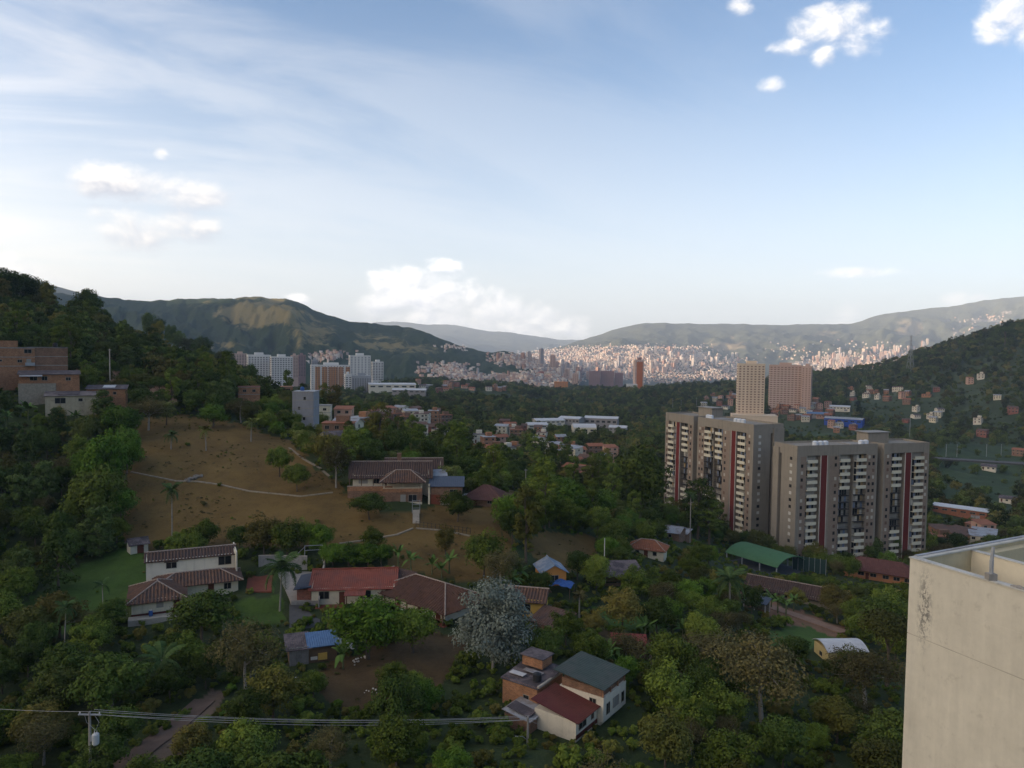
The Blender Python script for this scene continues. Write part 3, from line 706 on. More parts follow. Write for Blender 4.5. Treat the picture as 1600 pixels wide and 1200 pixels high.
# ------------------------------------------------------------------ the cream rooftop beside the camera
def rooftop_building():
    c = at(1422, 872, 25.0)
    e1 = Vector((1.5, -3.55, 0)).normalized(); e2 = Vector((3.55, 1.5, 0)).normalized()
    e2 = Vector((6.4, 3.3, 0)).normalized()
    t = thing('rooftop_building', 'cream plastered building with a walled flat roof at the right edge', 'building', (c.x, c.y, -62.0))
    top = c.z + 62.0; T = 0.22; L1, L2 = 30.0, 16.0; deck = top - 1.25
    m, nt, b = new_mat('stained_cream_render')
    p = geo_pos(nt)
    sep = nt.nodes.new('ShaderNodeSeparateXYZ'); nt.links.new(p.o, sep.inputs[0])
    sx, sy, sz = (X(nt, sep.outputs[i]) for i in range(3))
    n1 = noise(nt, p, 0.5, 6, 0.62); n2 = noise(nt, p, 3.2, 6, 0.7); n3 = noise(nt, vec(nt, sx * 3.0, sy * 3.0, sz * 0.35), 1.0, 5, 0.65)
    v = 0.86 + (n1 - 0.5) * 0.30 + (n2 - 0.5) * 0.18 + (n3 - 0.5) * 0.26
    col = mixc(nt, 1.0, (0.76, 0.70, 0.58), vec(nt, v, v, v * 0.98), 'MULTIPLY')
    col = mixc(nt, (noise(nt, p, 2.1, 8, 0.78) - 0.56).step(0.0, 0.10) * 0.30, col, (0.36, 0.32, 0.25))
    spot = (noise(nt, vec(nt, sx * 7.0, sy * 7.0, sz * 4.0), 1.0, 6, 0.8) - 0.50).step(0.0, 0.04)
    # peeled patch in a strip just beside the corner
    along = ((sx - c.x) * e1.x + (sy - c.y) * e1.y)
    strip = (1.0 - ((along - 0.62) * 3.2).abs()).clamp() * (1.0 - ((sz - (c.z - 1.6)) * 0.62).abs()).clamp()
    col = mixc(nt, (spot * strip * 1.6).min(0.85), col, (0.17, 0.16, 0.145))
    nt.links.new(col.o, b.inputs['Base Color']); b.inputs['Roughness'].default_value = 0.92
    bump(nt, b, n2 + n1, 0.25, 0.03)
    inner = mat('yellowed_render', (0.55, 0.47, 0.30), var=0.15, dirt=0.15, streak=0.2)
    coping = mat('coping_cement', (0.55, 0.52, 0.45), var=0.25, scale=2, dirt=0.45)
    def P(a, b_, z): q = e1 * a + e2 * b_; return (q.x, q.y, z)
    def block(a0, a1, b0, b1, z0, z1, mb=None):
        mb = mb or MB()
        vs = [P(a, b_, z) for a in (a0, a1) for b_ in (b0, b1) for z in (z0, z1)]
        return mb.add(vs, [(0, 1, 3, 2), (4, 6, 7, 5), (0, 4, 5, 1), (2, 3, 7, 6), (0, 2, 6, 4), (1, 5, 7, 3)])
    line = top - 2.62
    block(0, L1, 0, L2, 0, line, ).build('lower_wall', m, t)
    block(0.012, L1, 0.012, L2, line, line + 0.035).build('joint', mat('recessed_joint', (0.48, 0.43, 0.34)), t)  # thin set-back wall joint in its own darker cream
    block(0, L1, 0, L2, line + 0.035, deck).build('upper_wall', m, t)
    block(T, L1, T, L2, deck, deck + 0.06).build('deck', CONC, t)
    pw = MB()
    block(0, L1, 0, T, deck + 0.001, top, pw).build('parapet', m, t)
    mb = MB(); block(0.0, T, T + 0.002, L2, deck + 0.001, top, mb); mb.build('parapet', inner, t)
    cp = MB(); block(-0.03, T + 0.05, T + 0.053, L2, top, top + 0.05, cp); cp.build('coping', coping, t)
    cp = MB(); block(-0.03, L1, -0.03, T + 0.05, top, top + 0.045, cp); cp.build('coping', coping, t)
    mb = MB(); block(-0.034, T - 0.12, T + 0.06, L2, top + 0.05, top + 0.075, mb); mb.build('flashing', ZINC, t)
    # a short partition running in from the far parapet
    mb = MB(); block(T + 0.002, 2.3, 3.15, 3.35, deck + 0.06, top - 0.05, mb); mb.build('partition', mat('pale_partition', (0.70, 0.62, 0.46), var=0.1), t)
    mb = MB(); block(T + 0.003, 2.4, 3.12, 3.38, top - 0.05, top - 0.02, mb); mb.build('partition_cap', coping, t)
    mb = MB(); block(T + 0.002, 0.6, 3.351, L2 - 0.1, deck + 0.06, top - 0.12, mb); mb.build('inner_wall', inner, t)
    # steel post on a cement block standing on the near parapet
    g = at(1551, 897, 21.9); q = e1 * 2.75 + e2 * 0.10
    post = thing('roof_post', 'grey steel post on a small cement block on the cream parapet', 'post', (c.x + q.x, c.y + q.y, c.z + 0.046))
    MB().box(-0.13, 0.13, -0.11, 0.11, 0, 0.2).build('base', CONC, post)
    MB().tube([(0, 0, 0.2), (0.0, 0, 0.62), (0.0, 0, 0.63), (0.03, 0, 1.02)], [0.06, 0.06, 0.05, 0.05], 8).build('tube', STEEL, post)
    q = e1 * 3.6 + e2 * 0.11
    rb = MB().box(-0.22, 0.22, -0.07, 0.07, 0, 0.03).add([(-0.2, -0.06, 0.03), (0.2, -0.06, 0.03), (0.16, 0.05, 0.03), (-0.16, 0.05, 0.03), (0.02, 0, 0.09)], [(0, 1, 4), (1, 2, 4), (2, 3, 4), (3, 0, 4)])
    o = rb.build('cement_lump', CONC); o.location = (c.x + q.x, c.y + q.y, c.z + 0.047); o.rotation_euler = (0, 0, -1.2)
    tag(o, 'small lump of cement lying on the cream parapet beside the post', 'cement lump')
rooftop_building()

# ------------------------------------------------------------------ the two grey apartment slabs
GREY = mat('taupe_render', (0.285, 0.250, 0.200), var=0.10, scale=0.5, dirt=0.22, streak=0.38)
GREY_L = mat('taupe_brick_panel', (0.27, 0.205, 0.155), var=0.2, dirt=0.15)
REDP = mat('oxblood_panel', (0.150, 0.026, 0.020), var=0.10, streak=0.15)
CREAM_B = mat('cream_balcony_front', (0.66, 0.61, 0.47), var=0.10, dirt=0.12)
RAIL = mat('dark_railing', (0.045, 0.042, 0.042), var=0.2)
WHITE_T = mat('white_trim', (0.62, 0.58, 0.52), var=0.1)
def shared(name, mb, m):
    o = mb.build(name, m); me = o.data; bpy.data.objects.remove(o); return me
def place(me, name, parent, loc, rz=0.0):
    o = bpy.data.objects.new(name, me); COL.objects.link(o); o.parent = parent; o.location = loc; o.rotation_euler = (0, 0, rz); return o
BALW = 4.3
me_balc = shared('balcony', MB().box(-BALW / 2, BALW / 2, -0.35, -0.20, -0.25, 0.95).box(-BALW / 2, BALW / 2, -0.20, 1.25, -0.25, -0.08), CREAM_B)
rl = MB().box(-BALW / 2, BALW / 2, -0.30, 1.25, -0.25, -0.10).box(-BALW / 2, BALW / 2, -0.33, -0.28, 0.90, 0.97)
for i in range(15): rl.box(-BALW / 2 + i * BALW / 14 - 0.015, -BALW / 2 + i * BALW / 14 + 0.015, -0.32, -0.29, -0.10, 0.90)
me_rail = shared('balcony', rl, RAIL)
def glazing(name, fr, panes):
    m = MB()
    for i in range(5): x = -BALW / 2 + 0.04 + (BALW - 0.08) * i / 4; m.box(x - 0.04, x + 0.04, 1.18, 1.26, -0.08, 2.22)
    m.box(-BALW / 2, BALW / 2, 1.18, 1.26, 2.12, 2.22)
    return shared(name, m, fr)
me_glz = glazing('window', FRAME, 4)
def pane_me(w0, w1, m): return shared('pane', MB().box(w0, w1, 1.20, 1.24, -0.06, 2.12), m)
PANES = [GLASS, GLASS, GLASS, GLASS_L, mat('white_curtain', (0.60, 0.57, 0.50)), mat('blue_curtain', (0.16, 0.20, 0.28)), mat('ochre_blind', (0.40, 0.28, 0.14))]
pane_sets = []; rpn = random.Random(8)
for k in range(14):
    pane_sets.append([pane_me(-BALW / 2 + 0.08 + i * (BALW - 0.08) / 4, -BALW / 2 + (i + 1) * (BALW - 0.08) / 4, rpn.choice(PANES)) for i in range(4)])
SMALLW = {}
def small_window_me(m, k):
    if k not in SMALLW:
        SMALLW[k] = shared('window', MB().box(-0.45, 0.45, -0.06, 0.02, 0, 1.15), m)
    return SMALLW[k]
sw = [small_window_me(glass_mat('small_window_glass', (0.03, 0.03, 0.03)), 'd'), small_window_me(mat('drawn_blind', (0.50, 0.46, 0.38), var=0.1), 'l'), small_window_me(mat('brown_shutter', (0.16, 0.10, 0.07)), 'b')]
ew = [shared('window', MB().box(-0.62, 0.62, -0.06, 0.02, 0, 1.1), mat('landing_glass_pale', (0.55, 0.53, 0.47), var=0.15)),
      shared('window', MB().box(-0.62, 0.62, -0.06, 0.02, 0, 1.1), MATS['small_window_glass'])]
me_tank = shared('water_tank', MB().tube([(0, 0, 0), (0, 0, 0.1), (0, 0, 1.5), (0, 0, 1.7), (0, 0, 1.78)], [0.85, 0.95, 0.95, 0.6, 0.25], 14), mat('white_plastic_tank', (0.66, 0.69, 0.72), var=0.06))
def slab_tower(label, corner, dirv, floors, top_z, mir, seed, depth):
    rnd = random.Random(seed)
    H = floors * 2.5 + 3.2; base = top_z - H; Lx = 59.0; D = depth
    ax = dirv if not mir else -dirv
    t = thing('apartment_block', label, 'apartment block', (corner.x, corner.y, base), math.atan2(ax.y, ax.x), 'grey apartment blocks')
    sgn = -1 if mir else 1
    def B(): return MB()
    # plan: intervals along the facade with their set-back
    top = H - 3.0; zb = -4.0
    ints = [(0, 4.0, 0.0), (4.0, 9.0, 1.25), (9.0, 10.2, 2.2), (10.2, 13.3, 0.35), (13.3, 18.2, 0.0), (18.2, 23.0, 1.25), (23.0, 25.4, 3.0), (25.4, 30.2, 1.25), (30.2, 35.0, 0.0),
            (35.0, 38.0, 4.0), (38.0, 41.4, 0.0), (41.4, 46.2, 1.25), (46.2, 47.9, 2.6), (47.9, 51.0, 0.35), (51.0, 52.0, 2.2), (52.0, 56.6, 1.25), (56.6, 59.0, 0.0)]
    notch0, notch1 = 8.6, 9.8
    for x0, x1, sb in ints:
        m = GREY
        if x0 == 0:      # the end bay, with the slot in the end wall
            w = B().box(x0, x1, 0, notch0, zb, top).box(1.6, x1, notch0, notch1, zb, top).box(x0 - 0.5, x1, notch1, D, zb, top)
        else: w = B().box(x0, x1, sb, D, zb, top)
        w.build('wall', m, t, mir)
    B().box(0, 35.0, 0.0, D, top, H).build('roof_band', GREY, t, mir)
    B().box(38.0, Lx, 0.0, D, top, H).build('roof_band', GREY, t, mir)
    B().box(35.0, 38.0, 3.5, D, top, H - 0.3).build('roof_band', GREY, t, mir)
    B().box(-0.5, 0, notch1, D, top, H - 0.9).build('roof_band', GREY, t, mir)
    for x0, x1 in ((0, 35.0), (38.0, Lx)):     # parapet rims around the flat roof
        B().box(x0 + 0.003, x1 - 0.003, 0.003, 0.25, H, H + 0.7).box(x0 + 0.003, x1 - 0.003, D - 0.25, D - 0.003, H, H + 0.7).box(x0 + 0.003, x0 + 0.25, 0.25, D - 0.25, H, H + 0.7).box(x1 - 0.25, x1 - 0.003, 0.25, D - 0.25, H, H + 0.7).build('parapet', GREY, t, mir)
    for x0, x1 in ((10.2, 13.3), (47.9, 51.0)):
        pnl = B().box(x0 + 0.25, x1 - 0.25, 0.20, 0.35, zb, top - 0.02).build('red_panel', REDP, t, mir)
        B().box(x0 + 0.05, x0 + 0.25, 0.12, 0.35, zb, top - 0.02).build('panel_trim', WHITE_T, pnl, mir)
        B().box(x1 - 0.25, x1 - 0.05, 0.12, 0.35, zb, top - 0.02).build('panel_trim', WHITE_T, pnl, mir)
    for xa, xb in ((13.9, 18.2), (30.2, 34.2), (38.6, 41.4), (56.6, 58.4), (1.6, 4.0)):
        B().box(xa, xb, -0.03, 0.0, zb, top - 0.3).build('brick_strip', GREY_L, t, mir)
    bal = [(6.5, False), (20.6, True), (27.8, True), (43.8, True), (54.3, False)]
    wins = [2.2, 16.6, 31.4, 33.3, 39.8, 57.6]
    for f in range(floors):
        z = f * 2.5 + 0.25
        fromtop = floors - 1 - f
        for x, inner in bal:
            dark = inner and 5 <= fromtop <= 10
            o = place(me_rail if dark else me_balc, 'balcony', t, (sgn * x, 0, z))
            g = place(me_glz, 'window', t, (sgn * x, 0, z)); ps = rnd.choice(pane_sets)
            for pm in ps: place(pm, 'pane', g, (0, 0, 0))
        for x in wins:
            if rnd.random() < 0.94: place(rnd.choices(sw, (5, 3, 2))[0], 'window', t, (sgn * x, -0.03 if x not in () else 0, z + 0.75))
        if f > 0: place(ew[0 if rnd.random() < 0.62 else 1], 'window', t, (0 if True else 0, 3.2, z + 0.7), (math.pi / 2 if mir else -math.pi / 2))
    # things on the roof
    B().box(36.5, 46.0, D - 6.5, D - 0.5, H - 0.2, H + 4.0).build('lift_housing', GREY, t, mir)
    B().box(35.8, 46.7, D - 7.0, D - 0.2, H + 4.0, H + 4.2).build('lift_housing_roof', CONC, t, mir)
    B().box(26, 33, 2.2, D - 3, H + 0.02, H + 0.25).build('roof_slab', CONC, t, mir)
    for x, y in ((13, 4.0), (15.2, 4.0), (30.5, 3.5), (32.8, 3.6), (10.8, 4.1)):
        place(me_tank, 'water_tank', t, (sgn * x, y, H + 0.0))
    MB().tube([(sgn * 8.0, 2.5, H), (sgn * 8.0, 2.5, H + 3.0)], 0.05, 5).build('mast', STEEL, t)
    return t
slab_tower('grey apartment block with red stripes, farther and taller of the pair', TOWER_A[0], TOWER_A[1], 18, -28.2, True, 3, 15.0)
slab_tower('grey apartment block with red stripes, nearer of the pair, facing the camera', TOWER_B[0], TOWER_B[1], 16, -33.2, False, 5, 13.0)

# ------------------------------------------------------------------ tall blocks farther off
def strip_tower(name, label, px0, px1, py_top, py_base, depth, rz_extra, m_wall, floor_h, cols, m_col=None, m_win=None, group=None, D=None, cat='apartment tower', col_w=0.5, balc=None, sink=30, core=True):
    a, b_ = at(px0, py_top, depth), at(px1, py_top, depth); base = at((px0 + px1) / 2, py_base, depth)
    W = (b_.x - a.x); D = D or W * 0.8; c = (a + b_) / 2
    H = a.z - base.z
    t = thing(name, label, cat, (c.x, c.y + D / 2, base.z), face_cam(c, rz_extra), group)
    walls(t, W, D, -sink, H, m_wall)
    n = int(H / floor_h)
    mw = m_win or GLASS
    for face, LW in (('F', W), ('L', D), ('R', D)):
        mb = MB(); mc = MB()
        k = max(2, int(cols * LW / W))
        sx, sy, rz = FACES[face]
        for i in range(k):
            u0 = -LW / 2 + LW * (i + 0.5) / k; hw = LW / k * col_w / 2
            for f in range(n):
                z = f * floor_h + floor_h * 0.32
                if face == 'F': mb.box(u0 - hw, u0 + hw, -D / 2 - 0.06, -D / 2 + 0.05, z, z + floor_h * 0.5)
                elif face == 'L': mb.box(-W / 2 - 0.06, -W / 2 + 0.05, u0 - hw, u0 + hw, z, z + floor_h * 0.5)
                else: mb.box(W / 2 - 0.05, W / 2 + 0.06, u0 - hw, u0 + hw, z, z + floor_h * 0.5)
        o = mb.build('windows', mw, t); o['kind'] = 'stuff'
    if m_col is not None and balc:
        for (f0, f1) in balc:
            MB().box(-W / 2 + W * f0, -W / 2 + W * f1, -D / 2 - 0.5, -D / 2 - 0.07, -2, H - 0.5).build('facade_panel', m_col, t)
    MB().box(-W / 2 - 0.15, W / 2 + 0.15, -D / 2 - 0.15, D / 2 + 0.15, H, H + 0.9).build('parapet', m_wall, t)
    if core: MB().box(-W * 0.18, W * 0.2, -D * 0.1, D * 0.3, H + 0.9, H + 4.2).build('lift_housing', m_wall, t)
    return t
BEIGE = mat('beige_tower_render', (0.68, 0.54, 0.39), var=0.06, scale=0.1)
PINKB = mat('pinkish_tower_render', (0.52, 0.36, 0.28), var=0.06, scale=0.1)
WHITEB = mat('white_tower_render', (0.66, 0.63, 0.58), var=0.06, scale=0.1)
GREYB = mat('pale_grey_tower_render', (0.34, 0.34, 0.34), var=0.08, scale=0.1)
ORANGB = mat('orange_brick_facade', (0.50, 0.20, 0.055), var=0.12, scale=0.2)
MAUVE = mat('mauve_brick_facade', (0.30, 0.19, 0.18), var=0.12, scale=0.1)
WIN_DARK = mat('dark_window_band', (0.10, 0.085, 0.075), var=0.2, scale=0.2); WIN_BROWN = mat('brown_window_band', (0.26, 0.155, 0.115), var=0.2, scale=0.2)  # dark and brown window colours, used on boxes slightly proud of the wall
sb = strip_tower('apartment_tower', 'slim beige apartment tower standing alone behind the farther grey block', 1158, 1198, 569, 658, 900, 6, BEIGE, 3.1, 7, m_win=WIN_BROWN, D=22, col_w=0.5)
strip_tower('tower_podium', 'plain beige parking podium at the foot of the slim beige tower', 1150, 1218, 650, 668, 880, 6, BEIGE, 6, 2, m_win=BEIGE, D=30, core=False, cat='podium')
pk = strip_tower('apartment_tower', 'wide pinkish apartment tower right of the slim beige one', 1208, 1255, 571, 640, 1060, 4, PINKB, 3.1, 9, m_win=WIN_BROWN, D=22, col_w=0.55)
strip_tower('apartment_tower', 'narrow pinkish tower end joined beside the wide pinkish tower', 1260, 1274, 573, 640, 1040, -4, PINKB, 3.1, 3, m_win=WIN_BROWN, D=24, col_w=0.4)
def floor_bands(t, W, D, H, fh, m, x0=-0.5, x1=0.5):
    mb = MB()
    for f in range(1, int(H / fh)): mb.box(W * x0, W * x1, -D / 2 - 0.45, -D / 2 - 0.062, f * fh - 0.55, f * fh + 0.35)
    o = mb.build('balcony_bands', m, t); o['kind'] = 'stuff'
floor_bands(sb, at(1198, 600, 900).x - at(1158, 600, 900).x, 22, 68, 3.1, BEIGE, -0.14, 0.5)
floor_bands(pk, at(1255, 600, 1060).x - at(1208, 600, 1060).x, 22, 60, 3.1, mat('pale_balcony_band', (0.62, 0.50, 0.42)), -0.5, 0.5)
# the blocks at the foot of the left mountain
kw = dict(m_win=WIN_DARK, col_w=0.62)
strip_tower('apartment_tower', 'pale tower at the left end of the row by the dark hill', 362, 382, 553, 592, 1250, 5, PINKB, 2.6, 5, D=16, **kw)
strip_tower('apartment_tower', 'broad white block of the row, first right of the pale tower by the hill', 384, 418, 555, 606, 1080, 8, WHITEB, 2.7, 8, D=18, **kw)
strip_tower('apartment_tower', 'broad white block of the row, nearest the brick house', 420, 452, 558, 612, 1060, 8, WHITEB, 2.7, 8, D=20, **kw)
strip_tower('apartment_tower', 'pink tower just right of the broad white blocks', 453, 463, 556, 590, 1350, 6, PINKB, 2.6, 3, D=15, **kw)
strip_tower('apartment_tower', 'dusky pink tower at the right end of the white row', 464, 475, 555, 588, 1380, 6, MAUVE, 2.6, 3, D=15, **kw)
ot = strip_tower('apartment_block', 'wide orange and white apartment block with a dark glazed middle', 484, 545, 571, 618, 1000, 6, WHITEB, 2.7, 13, D=16, m_col=None, m_win=WIN_DARK, col_w=0.2)
Wd = at(545, 571, 1000).x - at(484, 571, 1000).x
for i, (f0, f1) in enumerate(((0.10, 0.22), (0.27, 0.40), (0.43, 0.66), (0.68, 0.80), (0.86, 0.97))):
    x0, x1 = -Wd / 2 + Wd * f0, -Wd / 2 + Wd * f1
    Hh = 44.0
    pnl = MB().box(x0, x1, -8.5, -8.07, -20, Hh - 5).build('orange_panel', ORANGB, ot)
    fl = MB()
    for f in range(16): fl.box(x0 - 0.05, x1 + 0.05, -8.62, -8.505, f * 2.7 - 2.15, f * 2.7 - 1.7)
    fo = fl.build('floor_lines', mat('pale_floor_line', (0.50, 0.36, 0.24)), pnl); fo['kind'] = 'stuff'
    wn = MB()
    for f in range(15):
        for k in range(2 if i != 2 else 4):
            nn = 2 if i != 2 else 4
            xx = x0 + (x1 - x0) * (k + 0.5) / nn; wn.box(xx - 0.8, xx + 0.8, -8.56, -8.48, f * 2.7 + 0.9 - 2, f * 2.7 + 2.2 - 2)
    o = wn.build('windows', WIN_DARK if i != 2 else mat('blue_grey_glazing', (0.09, 0.10, 0.12)), pnl); o['kind'] = 'stuff'
strip_tower('apartment_tower', 'white low tower peeping over the left end of the orange block', 485, 494, 563, 575, 1150, 6, GREYB, 2.6, 3, D=15, **kw)
strip_tower('apartment_tower', 'tall white tower behind the orange block', 544, 576, 556, 600, 1120, 8, WHITEB, 2.6, 6, D=18, m_win=mat('mid_grey_window_band', (0.20, 0.20, 0.21)), col_w=0.4)
strip_tower('apartment_tower', 'grey glazed block in front of the tall white tower', 547, 577, 588, 622, 960, 8, GREYB, 2.6, 8, D=16, **kw)
strip_tower('apartment_tower', 'white tower standing a little apart right of the tall white tower', 580, 597, 566, 594, 1200, 8, WHITEB, 2.6, 4, D=15, **kw)
strip_tower('stair_tower', 'cream stair tower between the orange block and the grey glazed block', 537, 547, 586, 620, 955, 8, WHITEB, 2.6, 1, D=12, **kw)
# the lone orange tower on the wooded rise
tw = strip_tower('apartment_tower', 'slender orange tower with pale sides on the wooded rise', 992, 1006, 563, 612, 1480, 14, mat('salmon_tower_side', (0.62, 0.46, 0.38), var=0.06, scale=0.1), 2.7, 4, D=16, m_win=WIN_BROWN, col_w=0.3)
Wd = at(1006, 563, 1480).x - at(992, 563, 1480).x
MB().box(-Wd * 0.30, Wd * 0.36, -8.5, -8.07, -10, 60).build('orange_panel', mat('orange_tower_panel', (0.50, 0.155, 0.055), var=0.1, scale=0.1), tw)
MB().box(-Wd * 0.1, Wd * 0.3, -3, 4, 63, 69).build('lift_housing', MAUVE, tw)
strip_tower('podium_block', 'low pale block at the foot of the slender orange tower', 981, 996, 601, 620, 1440, 8, WHITEB, 3.5, 6, D=20, m_win=WIN_DARK, cat='building', core=False)
# ------------------------------------------------------------------ houses of the near hillside
def foot(p, r): FOOT.append((p.x, p.y, r))
def wins(t, W, D, spec, ox=0, oy=0):
    """spec: (face, u, z, w, h[, style])"""
    for s in spec:
        loc, rz = face_pos(W, D, s[0], s[1], s[2], ox, oy)
        window(t, loc, rz, s[3], s[4], s[5] if len(s) > 5 else 'dark')
def dr(t, W, D, face, u, z=0, ox=0, oy=0, w=0.95, h=2.05, m=None):
    loc, rz = face_pos(W, D, face, u, z, ox, oy); door(t, loc, rz, w, h, m)
def posts(t, pts, z0, z1, r=0.09, m=None):
    for x, y in pts: MB().box(x - r, x + r, y - r, y + r, z0, z1).build('post', m or WOOD, t)

# white two-storey house with tiled lower roofs
p = SITES['white_house']; foot(p, 13)
t = thing('white_house', 'white two-storey house with dark clay tile roofs beside the green lawn', 'house', p, face_cam(p, 1))
walls(t, 14.2, 5.0, -1.5, 5.5, WHITE, oy=4.5)
gable(t, 14.2, 5.0, 5.5, 0.9, TILE_D, ov=0.35, oy=4.5, wall=WHITE)
wins(t, 14.2, 5.0, [('F', -3.2, 3.9, 1.7, 1.1), ('F', 5.4, 3.6, 2.2, 1.6), ('R', -0.6, 3.5, 2.0, 1.7)], oy=4.5)
MB().box(-4.3, -2.1, 1.6, 1.98, 5.08, 5.18).build('window_hood', TILE_D, t)
MB().box(7.1, 7.3, -0.2, 7.2, -1.5, 6.2).build('fin_wall', WHITE, t)
walls(t, 12.6, 5.4, -1.5, 2.7, CREAM, ox=0.9, oy=-0.72, name='wall')
hip(t, 12.8, 5.8, 2.7, 1.15, TILE, ov=0.7, ox=0.9, oy=-0.9, sides='FLR')
walls(t, 7.2, 8.2, -2.0, 2.5, CREAM, ox=-5.2, oy=-5.2)
hip(t, 7.2, 8.2, 2.5, 1.7, TILE, ov=0.8, ox=-5.2, oy=-5.2)
MB().box(-9.2, -0.8, -11.2, -9.32, -2.0, 0.05).build('terrace', PATHC, t)
MB().box(-8.82, -1.58, -9.35, -9.32, 0.05, 0.35).build('plinth_band', DRED_R, t)
wins(t, 7.2, 8.2, [('F', 0.4, 1.0, 1.0, 1.1, 'curtain'), ('L', 1.0, 0.9, 1.1, 1.1)], -5.2, -5.2)
dr(t, 7.2, 8.2, 'F', 2.8, 0.05, -5.2, -5.2)
dr(t, 12.6, 5.4, 'F', 2.0, 0, 0.9, -0.72)
wins(t, 12.6, 5.4, [('F', 4.6, 0.9, 1.2, 1.1)], 0.9, -0.72)
# barrel on the terrace
b = thing('water_barrel', 'blue plastic barrel on the terrace of the white house', 'barrel', t.matrix_basis @ Vector((-6.1, -10.0, 0.05)))
MB().tube([(0, 0, 0), (0, 0, 0.25), (0, 0, 0.65), (0, 0, 0.9)], [0.27, 0.31, 0.31, 0.27], 12).build('drum', TARP_B, b)
MB().tube([(0, 0, 0.9), (0, 0, 0.96)], [0.24, 0.2], 12).build('lid', WHITE_T, b)

# courtyard: terracotta patio, concrete yard and its walls
def slab_on_ground(name, pix_poly, m, th=0.12, dmin=80, lift=0.06, level=None, kind='structure', label=None, cat=None):
    pts = [ground_at(x, y, dmin, 260) for x, y in pix_poly]
    vs = [(q.x, q.y, (q.z if level is None else level) + lift) for q in pts]; n = len(vs)
    vs += [(x, y, z - th - 1.2) for x, y, z in vs]
    fs = [tuple(range(n))[::-1]] + [(i, (i + 1) % n, n + (i + 1) % n, n + i) for i in range(n)]
    o = mesh_obj(name, vs, fs, m)
    tag(o, label, cat, kind=kind)
    c = sum(pts, Vector()) / n; return o, c
cy = SITES['courtyard']
slab_on_ground('patio', [(384, 926), (424, 926), (428, 900), (388, 900)], PATIO, lift=0.2)
slab_on_ground('courtyard', [(455, 948), (498, 946), (502, 888), (432, 888)], CONC, level=cy.z + 0.15)
slab_on_ground('driveway', [(452, 985), (500, 980), (500, 944), (452, 944)], CONC_D, lift=0.10)
FOOT.append((cy.x, cy.y, 8)); FOOT.append((cy.x, cy.y - 8, 6)); q = ground_at(405, 913, 80); FOOT.append((q.x, q.y, 5))
def line_wall(name, label, cat, pts, h, th, m, cap=None, group=None, level=False, kind=None, z_off=-0.5):
    """a free-standing wall following the ground through photograph pixels"""
    P = [ground_at(x, y, 60, 400) for x, y in pts]
    t = thing(name, label, cat, P[0], 0, group)
    mb, mc = MB(), MB()
    for a, b_ in zip(P[:-1], P[1:]):
        d = (b_ - a); d.z = 0; L = d.length; d /= L; n = Vector((-d.y, d.x, 0)) * th / 2
        k = max(1, int(L / 2.5))
        for i in range(k):
            u0, u1 = a.lerp(b_, i / k), a.lerp(b_, (i + 1) / k)
            z = max(u0.z, u1.z) if not level else max(v.z for v in P)
            for M_, z0, z1, w in ((mb, min(u0.z, u1.z) - 1.0, z + h, 1.0), (mc, z + h, z + h + 0.1, 1.35)):
                c_ = [u0 - n * w, u1 - n * w, u1 + n * w, u0 + n * w]
                vs = [(v.x - P[0].x, v.y - P[0].y, z0 - P[0].z) for v in c_] + [(v.x - P[0].x, v.y - P[0].y, z1 - P[0].z) for v in c_]
                M_.add(vs, [(3, 2, 1, 0), (4, 5, 6, 7), (0, 1, 5, 4), (1, 2, 6, 5), (2, 3, 7, 6), (3, 0, 4, 7)])
    mb.build('wall_body', m, t)
    if cap: mc.build('coping', cap, t)
    return t
line_wall('garden_wall', 'rendered yard wall with pale coping behind the courtyard', 'wall', [(404, 886), (440, 886), (480, 890)], 2.1, 0.2, CONC, PATHC)
line_wall('garden_wall', 'long rendered wall along the right side of the courtyard', 'wall', [(498, 950), (502, 920), (508, 884)], 1.4, 0.2, CONC, PATHC)
fr = ground_at(490, 880, 90); f_ = thing('clothes_frame', 'grey steel frame standing behind the courtyard wall', 'frame', fr, face_cam(fr))
for x in (-1.6, 1.6): MB().tube([(x, 0, -0.3), (x, 0, 3.4)], 0.06, 5).build('upright', STEEL, f_)
for z in (3.35, 2.5): MB().tube([(-1.6, 0, z), (1.6, 0, z)], 0.05, 5).build('crossbar', STEEL, f_)
MB().tube([(-1.6, 0, 3.2), (-4.2, 1.5, 0.3)], 0.05, 5).build('brace', STEEL, f_)

# red-roofed house
p = SITES['red_roof']; foot(p, 8.5)
t = thing('red_roof_house', 'low cream house with a bright red sheet roof beside the concrete yard', 'house', p, face_cam(p, -5))
walls(t, 13.4, 7.2, -2.0, 2.7, CREAM); walls(t, 13.0, 3.4, -2.0, 2.7, CREAM, ox=0, oy=5.3, name='rear_wall')
gable(t, 13.4, 9.6, 2.7, 1.75, RED_R, ov=0.55, oy=1.2, amp=0.035, period=0.34, rows=3, wall=CREAM)
wins(t, 13.4, 7.2, [('F', -4.7, 0.9, 1.7, 1.3), ('F', 2.0, 0.8, 1.8, 1.4), ('F', 5.2, 0.9, 1.1, 1.1, 'curtain')]); dr(t, 13.4, 7.2, 'F', -1.8)
shed(t, 2.6, 8.0, 2.6, 3.0, SLATE_R, ov=0.1, high='R', ox=-8.2, oy=0.4); walls(t, 2.2, 7.0, -2, 2.4, BRICK_R, ox=-8.0, oy=0.4)
shed(t, 3.0, 2.6, 2.15, 2.62, RED_R, ov=0.2, high='B', ox=0.4, oy=-4.4, name='porch_roof')
posts(t, [(-0.9, -5.5), (1.7, -5.5)], -1, 2.1)
MB().box(-7.4, -1.0, -5.6, -3.62, -2, 0.02).build('step', PATIO, t)

